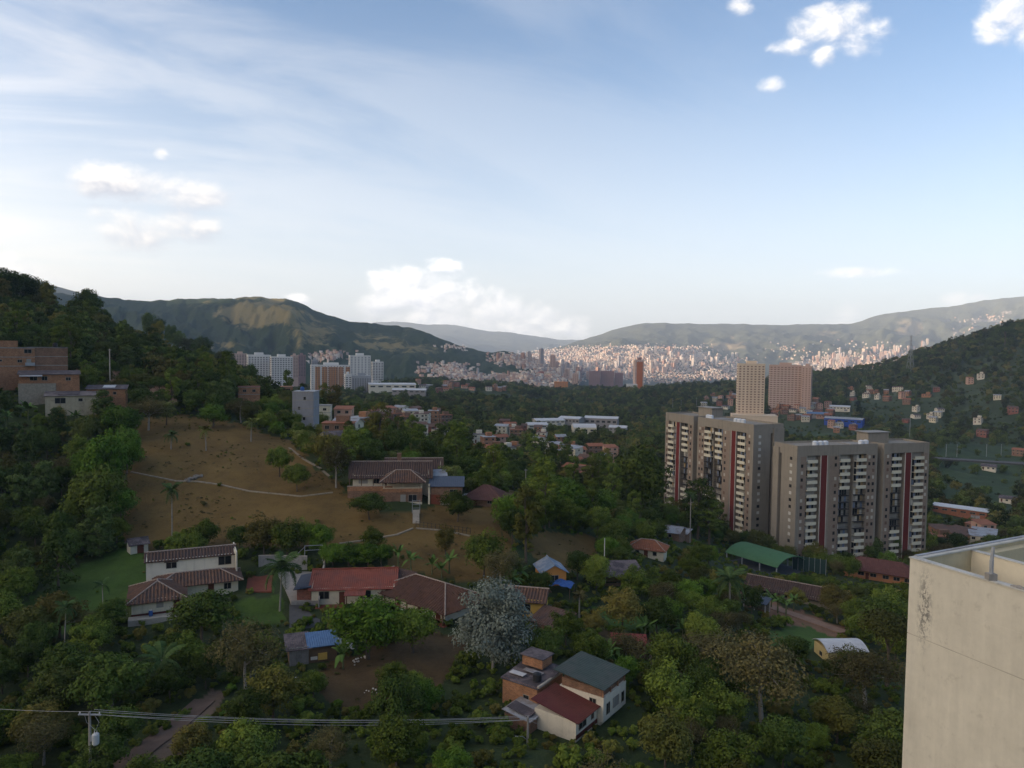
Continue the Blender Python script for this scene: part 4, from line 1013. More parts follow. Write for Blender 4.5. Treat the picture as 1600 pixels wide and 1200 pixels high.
# long farmhouse with a sagging tiled roof, set cornerwise
p = SITES['long_farm']; foot(p, 11)
t = thing('tiled_farmhouse', 'long low whitewashed farmhouse under a weathered brown tile roof below the meadow', 'house', p, R(-40))
walls(t, 15.0, 8.0, -2.5, 2.3, WHITE)
hip(t, 15.0, 8.0, 2.4, 2.0, mat('weathered_brown_tile', (0.135, 0.068, 0.043), var=0.6, scale=1.4, dirt=0.55, alt=(0.115, 0.060, 0.045), bumpy=0.5), ov=1.5, rows=6)
wins(t, 15.0, 8.0, [('F', u, 0.9, 0.95, 1.0) for u in (-5.6, -0.6, 4.2)] + [('R', -1.0, 0.9, 1.0, 1.0)])
for u in (-3.2, 1.8, 6.0): dr(t, 15.0, 8.0, 'F', u)
posts(t, [(-8.0 + i * 2.7, -5.2) for i in range(7)], -2.0, 2.0)
MB().box(-8.3, 8.8, -5.6, -4.02, -2.5, 0.0).build('veranda_floor', PATIO, t)
MB().box(-8.0, 8.3, -5.28, -5.2, 0.75, 0.85).build('veranda_rail', WOOD, t)
# lean-to between the red roof and the farmhouse
q = ground_at(620, 925, 80); t = thing('lean_to', 'zinc and tile lean-to joining the red roof and the tiled farmhouse', 'shed', q, R(-32)); foot(q, 4)
walls(t, 4.6, 4.0, -2, 2.2, CREAM); shed(t, 4.6, 4.0, 2.2, 3.3, TILE, amp=0.05, period=0.45, rows=4); MB().box(-2.75, -2.6, -2.4, 2.4, 2.3, 3.6).build('gutter_wall', PATHC, t)

# big farmhouse on the hill
p = SITES['hill_farm']; foot(p, 14)
t = thing('hill_farmhouse', 'large farmhouse with dark clay tile roofs and a balcony at the meadow edge', 'house', p + Vector((0, 0, 1.5)), face_cam(p, -2))
walls(t, 17.0, 8.4, -5.5, 2.9, CREAM, ox=-2.0, oy=2.5)
gable(t, 17.0, 8.4, 2.9, 2.5, TILE_D, ov=1.0, ox=-2.0, oy=2.5, wall=CREAM, rows=6)
walls(t, 11.0, 6.0, -3.5, 2.5, WHITE, ox=2.0, oy=9.5); gable(t, 13.0, 6.0, 3.2, 1.9, TILE_D, ov=0.6, ox=3.0, oy=9.6, wall=CREAM)
MB().box(-1.0, 0.0, 7.3, 8.2, 4.4, 6.6).build('chimney', BRICK_D, t)
MB().box(-11.4, 4.6, -4.2, -1.75, -6.5, -0.2).build('terrace_base', BRICK_D, t)
MB().box(-11.45, -1.5, -4.3, -4.21, -0.2, 0.85).build('terrace_parapet', BRICK, t)
MB().box(-11.5, -1.5, -4.36, -4.15, 0.85, 0.97).build('parapet_cap', PATHC, t)
wins(t, 17.0, 8.4, [('F', -6.2, 1.0, 2.0, 1.1, 'curtain'), ('F', -3.3, 1.0, 1.6, 1.1), ('F', 0.2, 0.9, 1.8, 1.2, 'curtain')], -2.0, 2.5)
dr(t, 17.0, 8.4, 'F', -1.4, -0.2, -2.0, 2.5)
posts(t, [(-11.0 + i * 2.6, -3.9) for i in range(4)], -0.2, 2.5)
walls(t, 8.6, 4.6, -8.5, -0.1, BRICK_D, ox=0.8, oy=-4.1, name='porch_base')
MB().box(0.2, 5.1, -6.46, -6.41, -3.4, -2.35).build('cream_band', CREAM, t)
MB().box(0.2, 5.1, -6.48, -6.41, -6.4, -3.6).build('stone_panel', STONE, t)
wins(t, 8.6, 4.6, [('F', 2.2, -2.25, 1.9, 1.6), ('F', 0.1, -2.25, 1.2, 1.6, 'curtain')], 0.8, -4.15)
MB().box(-3.5, 5.1, -6.5, -6.42, -0.1, 0.75).build('balcony_front', BRICK, t)
MB().box(-3.5, 5.1, -6.53, -6.4, 0.75, 0.85).build('balcony_rail', CREAM, t)
posts(t, [(-3.3, -6.2), (0.8, -6.2), (4.9, -6.2), (4.9, -2.2)], -0.1, 2.5, 0.11, CREAM)
hip(t, 8.8, 5.6, 2.5, 1.9, TILE, ov=0.7, ox=0.8, oy=-3.7, sides='FLR')
MB().add([(4.9, -6.2, -0.1), (5.1, -6.2, -0.1), (3.2, -6.25, 2.4), (3.0, -6.25, 2.4), (4.9, -6.05, -0.1), (5.1, -6.05, -0.1), (3.2, -6.1, 2.4), (3.0, -6.1, 2.4)],
         [(0, 1, 2, 3), (7, 6, 5, 4), (0, 4, 5, 1), (2, 6, 7, 3), (1, 5, 6, 2), (3, 7, 4, 0)]).build('brace', CREAM, t)
rt = t.matrix_basis
q = rt @ Vector((10.6, -3.6, 0)); t2 = thing('brick_annex', 'small brick annex with a dark blue sheet roof beside the hill farmhouse', 'annex', q, face_cam(p, -6)); foot(q, 5)
walls(t2, 7.0, 5.0, -6.2, 1.2, BRICK_D); shed(t2, 7.0, 5.0, 1.2, 2.3, SLATE_R, ov=0.5, amp=0.025, period=0.5)
MB().box(-1.2, 3.6, -2.56, -2.5, -4.2, -2.2).build('stone_footing', STONE, t2)
wins(t2, 7.0, 5.0, [('F', 1.6, -0.9, 1.7, 1.3)]); dr(t2, 7.0, 5.0, 'F', -2.4, -3.4, w=2.2, h=2.6, m=PATIO)
MB().box(-4.0, -3.6, -2.9, -2.5, -4.2, 1.6).build('gatepost', CREAM, t2)
q3 = rt @ Vector((8.0, 2.5, 0)); t3 = thing('farm_outbuilding', 'little cream outbuilding with a zinc lean-to roof behind the brick annex', 'outbuilding', q3, face_cam(p, 0))
walls(t3, 5.0, 3.4, -3.5, 2.4, CREAM); shed(t3, 5.0, 3.4, 2.4, 3.1, ZINC); wins(t3, 5.0, 3.4, [('F', 1.0, 0.8, 1.1, 1.1)])
# steps and gate below the annex
st = ground_at(650, 812, 100); t4 = thing('garden_steps', 'narrow concrete steps with a steel gate below the brick annex', 'steps', st, face_cam(st))
for i in range(9): MB().box(-0.7, 0.7, -1.6 + i * 0.5, -1.6 + (i + 1) * 0.5, -0.8, -0.1 + i * 0.2).build('step', PATHC, t4)
for x in (-0.8, 0.8): MB().tube([(x, 3.1, -0.5), (x, 3.1, 3.6)], 0.06, 5).build('gatepost', STEEL, t4)
for z in (1.8, 2.6, 3.4): MB().tube([(-0.8, 3.1, z), (0.8, 3.1, z)], 0.05, 5).build('gate_bar', STEEL, t4)

# brown-roofed house at the right end of the hill
p = SITES['brown_house']; foot(p, 7)
t = thing('brown_roof_house', 'small brick house with a plain brown hipped roof right of the hill farmhouse', 'house', p, face_cam(p, -14))
walls(t, 8.4, 6.6, -2.5, 2.2, BRICK_D)
hip(t, 8.4, 6.6, 2.2, 2.3, mat('brown_sheet_roof', (0.125, 0.060, 0.050), var=0.2, dirt=0.3), ov=1.0, amp=0.03, period=0.4, caps=False)
wins(t, 8.4, 6.6, [('F', 1.6, 0.7, 1.2, 1.1), ('R', -1.0, 0.6, 1.1, 1.2, 'curtain')]); dr(t, 8.4, 6.6, 'F', -1.8)
shed(t, 2.6, 3.0, 1.7, 2.1, ZINC, ox=-5.6, oy=-1.2, high='R'); walls(t, 2.4, 2.8, -2, 1.6, STONE, ox=-5.5, oy=-1.2)
# small rustic hut in the lawn corner
p = SITES['stone_hut']; foot(p, 3)
t = thing('stone_hut', 'tiny whitewashed stone hut with a dark roof at the edge of the lawn', 'hut', p, face_cam(p, 14))
walls(t, 3.2, 2.6, -0.6, 1.9, WHITE); gable(t, 3.2, 2.6, 1.9, 0.8, DARK_R, ov=0.35, amp=0.03, period=0.3, rows=2, wall=STONE); dr(t, 3.2, 2.6, 'F', 0.2, 0, h=1.7, w=1.2)
# shack with a blue roof
p = SITES['shack']; foot(p, 5)
t = thing('tin_shack', 'patched tin shack with a blue sheet roof in the bare yard', 'shack', p, face_cam(p, 6))
PLANK = mat('grey_plank', (0.26, 0.24, 0.22), var=0.4, dirt=0.4)
for i in range(8): MB().box(-3.4 + i * 0.32, -3.1 + i * 0.32, -2.0 - 0.02 * (i % 2), -1.9, -0.6, 2.5 - 0.04 * (i % 3)).build('plank', PLANK, t)
walls(t, 6.4, 3.9, -0.6, 2.3, WOOD, ox=-0.2, oy=0.1); shed(t, 3.0, 4.4, 2.3, 2.9, DARK_R, ov=0.2, ox=-2.2, amp=0.02)
shed(t, 4.0, 3.6, 2.35, 3.0, BLUE_R, ov=0.15, ox=1.1, oy=-0.3, amp=0.03); shed(t, 2.6, 3.0, 1.2, 2.2, WHITE_R, ov=0.1, ox=4.0, oy=-0.3, high='L', amp=0.02)
MB().box(0.4, 1.6, -2.2, -1.95, 0.4, 1.3).build('hatch', YELLOW, t); MB().box(-0.6, 0.3, -2.1, -1.95, 0.5, 0.9).build('counter', WHITE_T, t)
# orange gable house with blue-grey roof
p = SITES['orange_house']; foot(p, 4.5)
t = thing('orange_gable_house', 'little orange house with a pale blue sheet gable roof', 'house', p, face_cam(p, 14))
walls(t, 4.6, 5.6, -1.5, 2.7, ORANGE); gable(t, 4.6, 5.6, 2.7, 1.25, mat('pale_blue_sheet', (0.20, 0.26, 0.34), var=0.3, dirt=0.35, alt=(0.33, 0.36, 0.40)), ov=0.45, axis='y', amp=0.03, period=0.3, rows=2, wall=ORANGE)
wins(t, 4.6, 5.6, [('F', 0.1, 0.9, 1.5, 1.1)]); dr(t, 4.6, 5.6, 'R', -1.0)
q = ground_at(876, 925, 80); t = thing('tarpaulin_shelter', 'sagging blue tarpaulin shelter below the orange house', 'shelter', q, face_cam(q, -15)); foot(q, 3)
vs = [(x, y, 1.9 - 0.5 * abs(x) / 2.2 + 0.15 * math.sin(x * 3 + y * 2)) for x in np.linspace(-2.2, 2.2, 9) for y in np.linspace(-1.8, 1.8, 7)]
mesh_obj('tarpaulin', vs, [(i * 7 + j, (i + 1) * 7 + j, (i + 1) * 7 + j + 1, i * 7 + j + 1) for i in range(8) for j in range(6)], TARP_B, t)
posts(t, [(-2.1, -1.7), (2.1, -1.7), (-2.1, 1.7), (2.1, 1.7)], -0.8, 1.35, 0.05)
# yellow house
p = SITES['yellow_house']; foot(p, 5)
t = thing('yellow_house', 'small yellow house with a brown tile roof beside the silver-leaved tree', 'house', p, face_cam(p, -10))
walls(t, 6.4, 4.8, -2.0, 2.8, YELLOW); gable(t, 6.4, 4.8, 2.8, 1.2, TILE, ov=0.6, wall=YELLOW)
wins(t, 6.4, 4.8, [('F', 0.6, 0.9, 1.1, 1.2, 'dark'), ('R', -0.9, 0.6, 1.3, 1.6)]); dr(t, 6.4, 4.8, 'F', -1.8)
# open-fronted hut with a veranda
p = SITES['veranda_hut']; foot(p, 6)
t = thing('veranda_hut', 'open-fronted hut with a dark sheet roof and white posts on the terrace', 'hut', p, face_cam(p, 16))
walls(t, 7.6, 3.0, -1.6, 2.3, WOOD, oy=1.3); shed(t, 7.8, 6.0, 2.1, 3.2, DARK_R, ov=0.5, amp=0.03)
MB().box(-3.8, 3.8, -2.9, -2.75, -1.6, 0.55).build('parapet', WOOD, t); posts(t, [(-3.7, -2.8), (0.6, -2.8), (3.7, -2.8)], 0.55, 2.1, 0.1, WHITE_T)
MB().box(-3.8, 3.8, -2.75, 0, -1.6, -0.3).build('floor_slab', CONC, t)
# brick, dark red and green-roofed houses, built on together cornerwise
g = SITES['green_house']; RZ = R(55)
t = thing('green_roof_house', 'white three-storey house with a dark green sheet roof above the road', 'house', g, RZ); foot(g, 6)
t.scale = (0.77, 0.77, 0.80)
walls(t, 7.2, 7.0, -4, 0.6, WHITE, name='lower_wall'); walls(t, 7.4, 7.6, 0.6, 4.1, WHITE, oy=-0.2, name='upper_wall')
MB().box(-3.5, 3.5, -3.6, 3.3, 4.1, 5.25).build('attic_wall', BRICK_D, t)
posts(t, [(-3.5, -3.8), (-1.1, -3.8), (1.3, -3.8), (3.5, -3.8)], 4.1, 5.45, 0.1, BRICK)
shed(t, 7.6, 7.8, 5.6, 6.4, GREEN_R, ov=0.5, amp=0.02, period=0.5, high='B')
wins(t, 7.4, 7.6, [('F', -2.2, 1.3, 1.2, 1.7), ('F', 0.3, 1.5, 2.0, 1.5, 'curtain'), ('F', 2.6, 1.3, 1.0, 1.6)], oy=-0.2); wins(t, 7.2, 7.0, [('F', -2.0, -1.2, 1.2, 1.2), ('F', 2.2, -1.1, 1.0, 1.1)])
dr(t, 7.2, 7.0, 'F', 0.4, -2.0, m=SLATE_R); wins(t, 7.4, 7.6, [('L', -2.0, 2.4, 1.2, 1.3)], oy=-0.2)
q = Matrix.Translation(g) @ Matrix.Rotation(RZ, 4, 'Z') @ Vector((-5.3, 0.4, 0)); foot(q, 4.2)
t = thing('dark_red_roof_house', 'white house with dark red bands and a rusty red roof beside the green-roofed house', 'house', q, RZ)
t.scale = (0.77, 0.77, 0.80)
walls(t, 6.2, 7.0, -4, 2.9, WHITE); shed(t, 6.0, 7.4, 2.9, 4.1, DRED_R, ov=0.35, amp=0.025, period=0.4, high='B')
MB().box(-3.12, 3.12, -3.58, -3.5, 0.35, 0.95).build('red_band', DRED_R, t); MB().box(-3.12, 3.12, -3.57, -3.5, -2.4, -1.5).build('red_band', DRED_R, t)
wins(t, 6.2, 7.0, [('F', -1.2, 1.3, 2.2, 1.0), ('F', 1.7, 1.4, 0.9, 1.0), ('F', 0.8, -1.2, 2.2, 1.2, 'curtain')]); dr(t, 6.2, 7.0, 'F', -1.9, -2.4)
q = Matrix.Translation(g) @ Matrix.Rotation(RZ, 4, 'Z') @ Vector((-2.9, 6.5, 0.2)); foot(q, 4.6)
t = thing('brick_house', 'bare brick house with a patched dark roof behind the green-roofed house', 'house', q, RZ)
t.scale = (0.77, 0.77, 0.80)
walls(t, 7.4, 6.4, -3, 4.2, BRICK); shed(t, 7.4, 6.4, 4.2, 4.8, DARK_R, ov=0.3, amp=0.02, high='R')
MB().box(0.8, 3.65, -1.2, 2.6, 4.9, 6.4).build('roof_room', BRICK, t); MB().box(0.5, 3.9, -1.5, 2.9, 6.4, 6.55).build('roof_room_sheet', DARK_R, t)
MB().box(-2.6, -1.5, 0.2, 2.8, 4.66, 4.74).build('pale_sheet', WHITE_R, t); MB().box(-0.9, 0.1, -2.0, 1.4, 4.8, 4.87).build('pale_sheet', ZINC, t)
wins(t, 7.4, 6.4, [('L', -1.2, 1.6, 1.1, 1.1), ('F', 1.0, 1.6, 1.1, 1.1)])
MB().box(-3.7, 3.7, -3.55, -3.2, 4.2, 4.5).build('gutter', PATHC, t)
q = Matrix.Translation(g) @ Matrix.Rotation(RZ, 4, 'Z') @ Vector((-7.4, 4.4, 0.2)); foot(q, 3)
t = thing('sheet_shed', 'low shed with loose grey roof sheets left of the dark red roof', 'shed', q, RZ)
t.scale = (0.77, 0.77, 0.80)
walls(t, 5.0, 4.4, -3, 1.7, BRICK_D); shed(t, 5.0, 4.4, 1.7, 2.2, ZINC, ov=0.3, amp=0.03, high='B'); shed(t, 2.0, 3.6, 2.1, 2.6, DARK_R, ov=0.1, amp=0.02, high='B', ox=-1.2, name='loose_sheet')
q = ground_at(862, 985, 70); foot(q, 4)
t = thing('tile_lean_to', 'ruined lean-to with broken tiles below the yellow house', 'shed', q, face_cam(q, -35))
walls(t, 5.2, 3.6, -2, 1.6, BRICK_D); shed(t, 5.4, 3.8, 1.6, 2.7, TILE, ov=0.4, amp=0.06, period=0.45, rows=4)
q = ground_at(982, 1020, 70); foot(q, 3)
t = thing('red_roof_shed', 'open shed with a flat faded red sheet roof among the banana plants', 'shed', q, face_cam(q, 4))
shed(t, 5.0, 2.4, 1.9, 2.4, mat('faded_red_sheet', (0.22, 0.050, 0.042), var=0.2, dirt=0.3), ov=0.2, amp=0.025); posts(t, [(-2.3, -1), (2.3, -1), (-2.3, 1), (2.3, 1)], -0.8, 1.95, 0.06); walls(t, 4.8, 0.2, -1, 2.0, BRICK_D, oy=1.1)
# yellow building with a white curved roof
q = ground_at(1312, 1030, 80); foot(q, 8)
t = thing('yellow_hall', 'yellow hall with a white curved roof half hidden by trees', 'hall', q, face_cam(q, 28))
t.scale = (0.62, 0.62, 0.70)
walls(t, 11.0, 8.0, -3, 3.4, mat('pale_yellow_wall', (0.56, 0.43, 0.19), var=0.15, dirt=0.3, streak=0.3)); mb = MB(); n = 14
vs = []
for i in range(n + 1):
    y = -4.6 + 9.2 * i / n; z = 3.5 + 1.3 * (1 - (y / 4.6) ** 2); vs += [(-5.9, y, z), (5.9, y, z), (-5.9, y, z - 0.12), (5.9, y, z - 0.12)]
fs = []
for i in range(n):
    a = i * 4; fs += [(a, a + 1, a + 5, a + 4), (a + 2, a + 6, a + 7, a + 3), (a, a + 4, a + 6, a + 2), (a + 1, a + 3, a + 7, a + 5)]
mesh_obj('roof', vs, fs + [(0, 2, 3, 1), (n * 4, n * 4 + 1, n * 4 + 3, n * 4 + 2)], WHITE_R, t, smooth=False)
wins(t, 11.0, 8.0, [('F', -3.0, 1.0, 1.6, 1.1), ('F', 2.5, 1.0, 1.6, 1.1), ('L', 0, 1.0, 1.6, 1.1)])
# long dark tiled barn and the orange school wing
q = ground_at(1238, 935, 100); foot(q, 10); d0 = ground_at(1180, 912, 100)
t = thing('long_barn', 'long barn under a dark brown tile roof below the grey blocks', 'barn', q, R(-34))
walls(t, 20.0, 5.5, -2, 2.2, STONE); gable(t, 20.0, 5.5, 2.2, 1.8, TILE_D, ov=0.8, wall=WOOD, rows=4)
wins(t, 20, 5.5, [('F', u, 0.7, 1.0, 1.0) for u in (-6, -1, 4)]); dr(t, 20, 5.5, 'R', 0, -0.5)
p = SITES['school_wing']; foot(p, 11)
t = thing('school_wing', 'single-storey orange school wing with a dark red hipped roof before the grey blocks', 'school', p, face_cam(p, -6))
walls(t, 20.0, 8.0, -2, 3.4, mat('terracotta_wall', (0.46, 0.20, 0.095), var=0.2, dirt=0.2)); hip(t, 20.0, 8.0, 3.4, 2.6, mat('school_roof_tile', (0.125, 0.055, 0.045), var=0.3, dirt=0.3), ov=1.2, amp=0.05, caps=False)
wins(t, 20, 8, [('F', u, 1.0, 1.8, 1.2) for u in (-8, -5, -1.5, 2, 5, 8)] + [('L', 0, 1.0, 1.6, 1.2)]); dr(t, 20, 8, 'F', -3.2)
# green arched sports canopy with netting
p = SITES['canopy']; foot(p, 14)
t = thing('sports_canopy', 'green arched sports canopy on posts at the foot of the grey blocks', 'canopy', p, face_cam(p, -38))
vs, fs, n = [], [], 18; Lc, Sp = 20.0, 14.0
for i in range(n + 1):
    a = math.pi * (0.18 + 0.64 * i / n); y = -math.cos(a) * Sp / 2 / math.cos(math.pi * 0.18); z = 3.2 + 5.2 * (math.sin(a) - math.sin(math.pi * 0.18))
    vs += [(-Lc / 2, y, z), (Lc / 2, y, z), (-Lc / 2, y, z - 0.15), (Lc / 2, y, z - 0.15)]
for i in range(n):
    a = i * 4; fs += [(a, a + 1, a + 5, a + 4), (a + 2, a + 6, a + 7, a + 3), (a, a + 4, a + 6, a + 2), (a + 1, a + 3, a + 7, a + 5)]
fs += [(0, 2, 3, 1), (n * 4, n * 4 + 1, n * 4 + 3, n * 4 + 2)]
mesh_obj('canopy_sheet', vs, fs, GREEN_C, t)
posts(t, [(x, y) for x in (-9.6, -3.4, 3.4, 9.6) for y in (-6.8, 6.8)], -2, 3.1, 0.14, STEEL)
MB().box(-10, 10, -7.2, 7.2, -2.5, 0.1).build('court_slab', mat('court_floor', (0.09, 0.10, 0.11)), t)
NET = mat('dark_green_netting', (0.022, 0.050, 0.045), var=0.2)
a, b_ = ground_at(1238, 890, 120), ground_at(1290, 900, 120)
t = thing('netting_fence', 'tall dark green netting fence beside the sports canopy', 'fence', a, math.atan2(b_.y - a.y, b_.x - a.x)); Lf = (b_ - a).length
for i in range(7): MB().tube([(Lf * i / 6, 0, -1), (Lf * i / 6, 0, 4.8)], 0.07, 5).build('post', STEEL, t)
for i in range(6): MB().box(Lf * i / 6 + 0.05, Lf * (i + 1) / 6 - 0.05, -0.02, 0.02, -0.5, 4.6).build('net_panel', NET, t)
# zinc-roofed houses and an orange tile roof beyond the trees
for px_, py_, W, lab, m, ex, rf in ((1038, 838, 11.0, 'house with a pale weathered zinc roof between the tall trees', ZINC, -18, 'g'), (1062, 842, 6.0, 'small house with a rusty pale roof beside the weathered zinc roof', ZINC, -24, 's'),
                                (1012, 868, 8.5, 'house with a faded orange tile roof above the banana garden', TILE_O, -10, 'h')):
    q = ground_at(px_, py_, 120); foot(q, W * 0.6)
    t = thing('zinc_roof_house' if m is ZINC else 'orange_tile_house', lab, 'house', q, face_cam(q, ex))
    walls(t, W, W * 0.6, -2.5, 2.4, BRICK_D if m is ZINC else CREAM); wins(t, W, W * 0.6, [('F', -W * 0.25, 0.8, 1.0, 1.0), ('F', W * 0.25, 0.8, 1.0, 1.0)]); dr(t, W, W * 0.6, 'F', 0)
    if rf == 'g': gable(t, W, W * 0.6, 2.4, 1.1, m, ov=0.5, amp=0.03, period=0.35, rows=2, wall=BRICK_D)
    elif rf == 's': shed(t, W, W * 0.6, 2.4, 3.2, m)
    else: hip(t, W, W * 0.6, 2.4, 1.6, m, ov=0.6)

# ------------------------------------------------------------------ brick houses on the left hillside
def hill_house(name, label, px, py, W, D, floors, m, ex, roof, rm, spec, dmin=150, lift=0.0, fh=2.6, base=None):
    q = ground_at(px, py, dmin, 420); q.z += lift; foot(q, max(W, D) * 0.62)
    t = thing(name, label, 'house', q, face_cam(q, ex))
    H = floors * fh
    for f in range(floors):
        MB().box(-W / 2, W / 2, -D / 2, D / 2, f * fh - (8 if f == 0 else 0), (f + 1) * fh - 0.2).build('storey_wall', m if not (f == 0 and base) else base, t)
        MB().box(-W / 2 - 0.04, W / 2 + 0.04, -D / 2 - 0.04, D / 2 + 0.04, (f + 1) * fh - 0.2, (f + 1) * fh).build('floor_slab', CONC, t)
    wins(t, W, D, spec)
    if roof == 'flat': MB().box(-W / 2 - 0.15, W / 2 + 0.15, -D / 2 - 0.15, D / 2 + 0.15, H, H + 0.12).build('roof', rm, t)
    elif roof == 'shed': shed(t, W, D, H, H + 0.8, rm, ov=0.4)
    else: gable(t, W, D, H, 1.0, rm, ov=0.4, amp=0.03, period=0.35, rows=2, wall=m)
    return t
t = hill_house('brick_house', 'tall orange brick house with a balcony at the left edge', 22, 604, 9.4, 7, 3, BRICK, 8, 'flat', CONC, [('F', 3.0, 6.2, 1.9, 1.2), ('F', 1.0, 3.5, 1.2, 0.9), ('F', -3.6, 3.8, 0.7, 0.6), ('F', 3.2, 2.9, 1.2, 1.7, 'curtain')], lift=3.6)
MB().box(2.2, 4.6, -4.3, -3.55, 2.55, 2.7).build('balcony', CONC, t); MB().box(2.2, 4.6, -4.3, -4.24, 2.7, 3.5).build('balcony_rail', STEEL, t)
MB().box(-4.8, 0.6, -3.3, 2.5, 7.92, 9.8).build('roof_room', BRICK, t)
t = hill_house('brick_house', 'long plain brown brick house right of the tall orange brick house', 75, 602, 10.0, 7, 3, BRICK_D, 2, 'flat', DARK_R, [('R', -1.0, 3.2, 1.0, 1.2), ('R', -1.0, 6.0, 1.0, 1.2)], lift=3.6)
t = hill_house('brick_house', 'low brick house on a stone base with a dark roof, below the tall ones', 78, 622, 14.5, 7, 1, BRICK, 0, 'shed', DARK_R, [('F', -3.8, 0.8, 1.8, 1.2), ('F', -1.2, 0.8, 1.4, 1.2), ('F', 4.5, 0.7, 1.3, 1.0)], lift=4.4)
MB().box(-7.4, 1.5, -4.1, -3.52, -9, 0.0).build('stone_base', STONE, t); shed(t, 5.0, 2.2, 2.1, 2.5, ZINC, ox=-4.4, oy=-4.4, ov=0.2, name='porch_roof')
t = hill_house('tin_roof_house', 'wide low house with patched tin roofs and a cream front below the brick houses', 115, 640, 13.0, 7, 1, mat('dusty_cream_wall', (0.42, 0.36, 0.25), var=0.25, dirt=0.5, streak=0.4), -2, 'shed', mat('rusty_patched_tin', (0.20, 0.17, 0.16), var=0.6, dirt=0.5, alt=(0.10, 0.075, 0.07)), [('F', 1.8, 0.9, 1.1, 0.9), ('F', -3.0, 0.4, 2.6, 1.6)], lift=1.6)
shed(t, 5.0, 5.5, 2.9, 3.4, DARK_R, ov=0.1, ox=-1.0, oy=0.3, name='patch_sheet')
t = hill_house('brick_cottage', 'small brick cottage with a dark tin roof at the right end of the tin-roofed row', 168, 632, 10.0, 6, 1, BRICK, -6, 'shed', DARK_R, [('F', -1.4, 0.9, 0.9, 0.8), ('F', 2.2, 0.9, 0.9, 0.8)], lift=2.2)
shed(t, 3.0, 4.0, 2.9, 3.4, WHITE_R, ov=0.1, ox=0.5, oy=0.8, name='patch_sheet')
# houses along the ridge
t = hill_house('concrete_house', 'narrow tall grey concrete house on the ridge', 478, 668, 6.8, 7, 4, mat('grey_render_wall', (0.27, 0.27, 0.285), var=0.15, streak=0.3), -16, 'flat', ZINC, [('F', 0.6, 7.6, 0.9, 1.2), ('F', -1.2, 4.6, 0.9, 1.0), ('L', 0.6, 5.0, 1.0, 1.0), ('F', 0.4, 1.2, 0.9, 1.1)], dmin=255, lift=1.5)
t = hill_house('brick_house', 'orange brick house on the ridge before the white blocks', 437, 634, 10.5, 7, 3, BRICK, 2, 'flat', BRICK, [('F', u, 5.9, 1.6, 1.2) for u in (-3.4, 0, 3.4)] + [('F', u, 3.2, 1.3, 1.1) for u in (-3, 2)], dmin=255, lift=0.5)
t = hill_house('brick_house', 'smaller brick house left of the orange brick house on the ridge', 389, 628, 7.5, 6, 2, BRICK, 2, 'flat', BRICK_R, [('F', -1.6, 3.3, 1.2, 1.0), ('F', 1.6, 3.3, 1.2, 1.0)], dmin=255, lift=0.5)
t = hill_house('pale_house', 'pale boxy house just right of the tall concrete house', 504, 662, 6.5, 6, 2, CREAM, -8, 'flat', CONC, [('F', 1.2, 3.3, 1.3, 1.0), ('F', -1.4, 0.7, 1.2, 1.0)], dmin=270, lift=2.0)

# roof tanks, a shelter by the road and other small things about the houses
def roof_tank(label, base, local, col, s=0.55):
    q = base.matrix_basis @ Vector(local)
    t = thing('roof_tank', label, 'water tank', q, 0); t.scale = (s, s, s)
    MB().tube([(0, 0, 0), (0, 0, 0.1), (0, 0, 1.5), (0, 0, 1.7)], [0.85, 0.95, 0.95, 0.6], 14).build('drum', col, t)
    MB().tube([(0, 0, 1.7), (0, 0, 1.82)], [0.35, 0.3], 12).build('lid', col, t)
BLK = mat('black_plastic', (0.03, 0.03, 0.032), var=0.1, rough=0.5); BLU = mat('blue_plastic', (0.05, 0.12, 0.30), var=0.1, rough=0.5)
by = {o.get('label'): o for o in COL.objects if o.parent is None}
roof_tank('black water tank on the bare brick house behind the green roof', by['bare brick house with a patched dark roof behind the green-roofed house'], (-2.2, -2.2, 4.55), BLK)
roof_tank('black water tank on the flat roof of the brown brick house', by['long plain brown brick house right of the tall orange brick house'], (2.0, 1.0, 7.92), BLK, 0.7)
roof_tank('blue water tank on the tall concrete house', by['narrow tall grey concrete house on the ridge'], (-1.5, 1.0, 10.52), BLU, 0.7)
q = ground_at(1182, 952, 90); foot(q, 3.5)
t = thing('road_shelter', 'dark sheet-roofed shelter on white posts beside the red earth road', 'shelter', q, face_cam(q, -20))
shed(t, 5.0, 3.0, 2.0, 2.5, SLATE_R, ov=0.2, amp=0.02); posts(t, [(-2.3, -1.3), (0, -1.3), (2.3, -1.3), (-2.3, 1.3), (2.3, 1.3)], -0.8, 2.0, 0.08, WHITE_T); walls(t, 4.6, 0.2, -0.8, 1.9, STONE, oy=1.35)
# washing hung out beside the tiled farmhouse
q = ground_at(640, 972, 90); t = thing('washing_line', 'washing line with pale clothes below the tiled farmhouse', 'washing line', q, R(-30))
for x in (-2.5, 2.5): MB().tube([(x, 0, -0.4), (x, 0, 1.9)], 0.04, 5).build('post', WOOD, t)
MB().tube([(-2.5, 0, 1.85), (0, 0, 1.75), (2.5, 0, 1.85)], 0.012, 4).build('line', WIRE, t)
for i, (x, w, h, c_) in enumerate(((-1.9, 0.6, 0.8, (0.6, 0.6, 0.6)), (-1.0, 0.5, 0.6, (0.10, 0.16, 0.35)), (-0.2, 0.7, 0.9, (0.65, 0.62, 0.55)), (0.8, 0.5, 0.7, (0.4, 0.08, 0.07)), (1.6, 0.6, 0.8, (0.6, 0.6, 0.58)))):
    MB().box(x, x + w, -0.01, 0.01, 1.78 - h, 1.78).build('cloth', mat('cloth_%d' % i, c_, var=0.1), t)
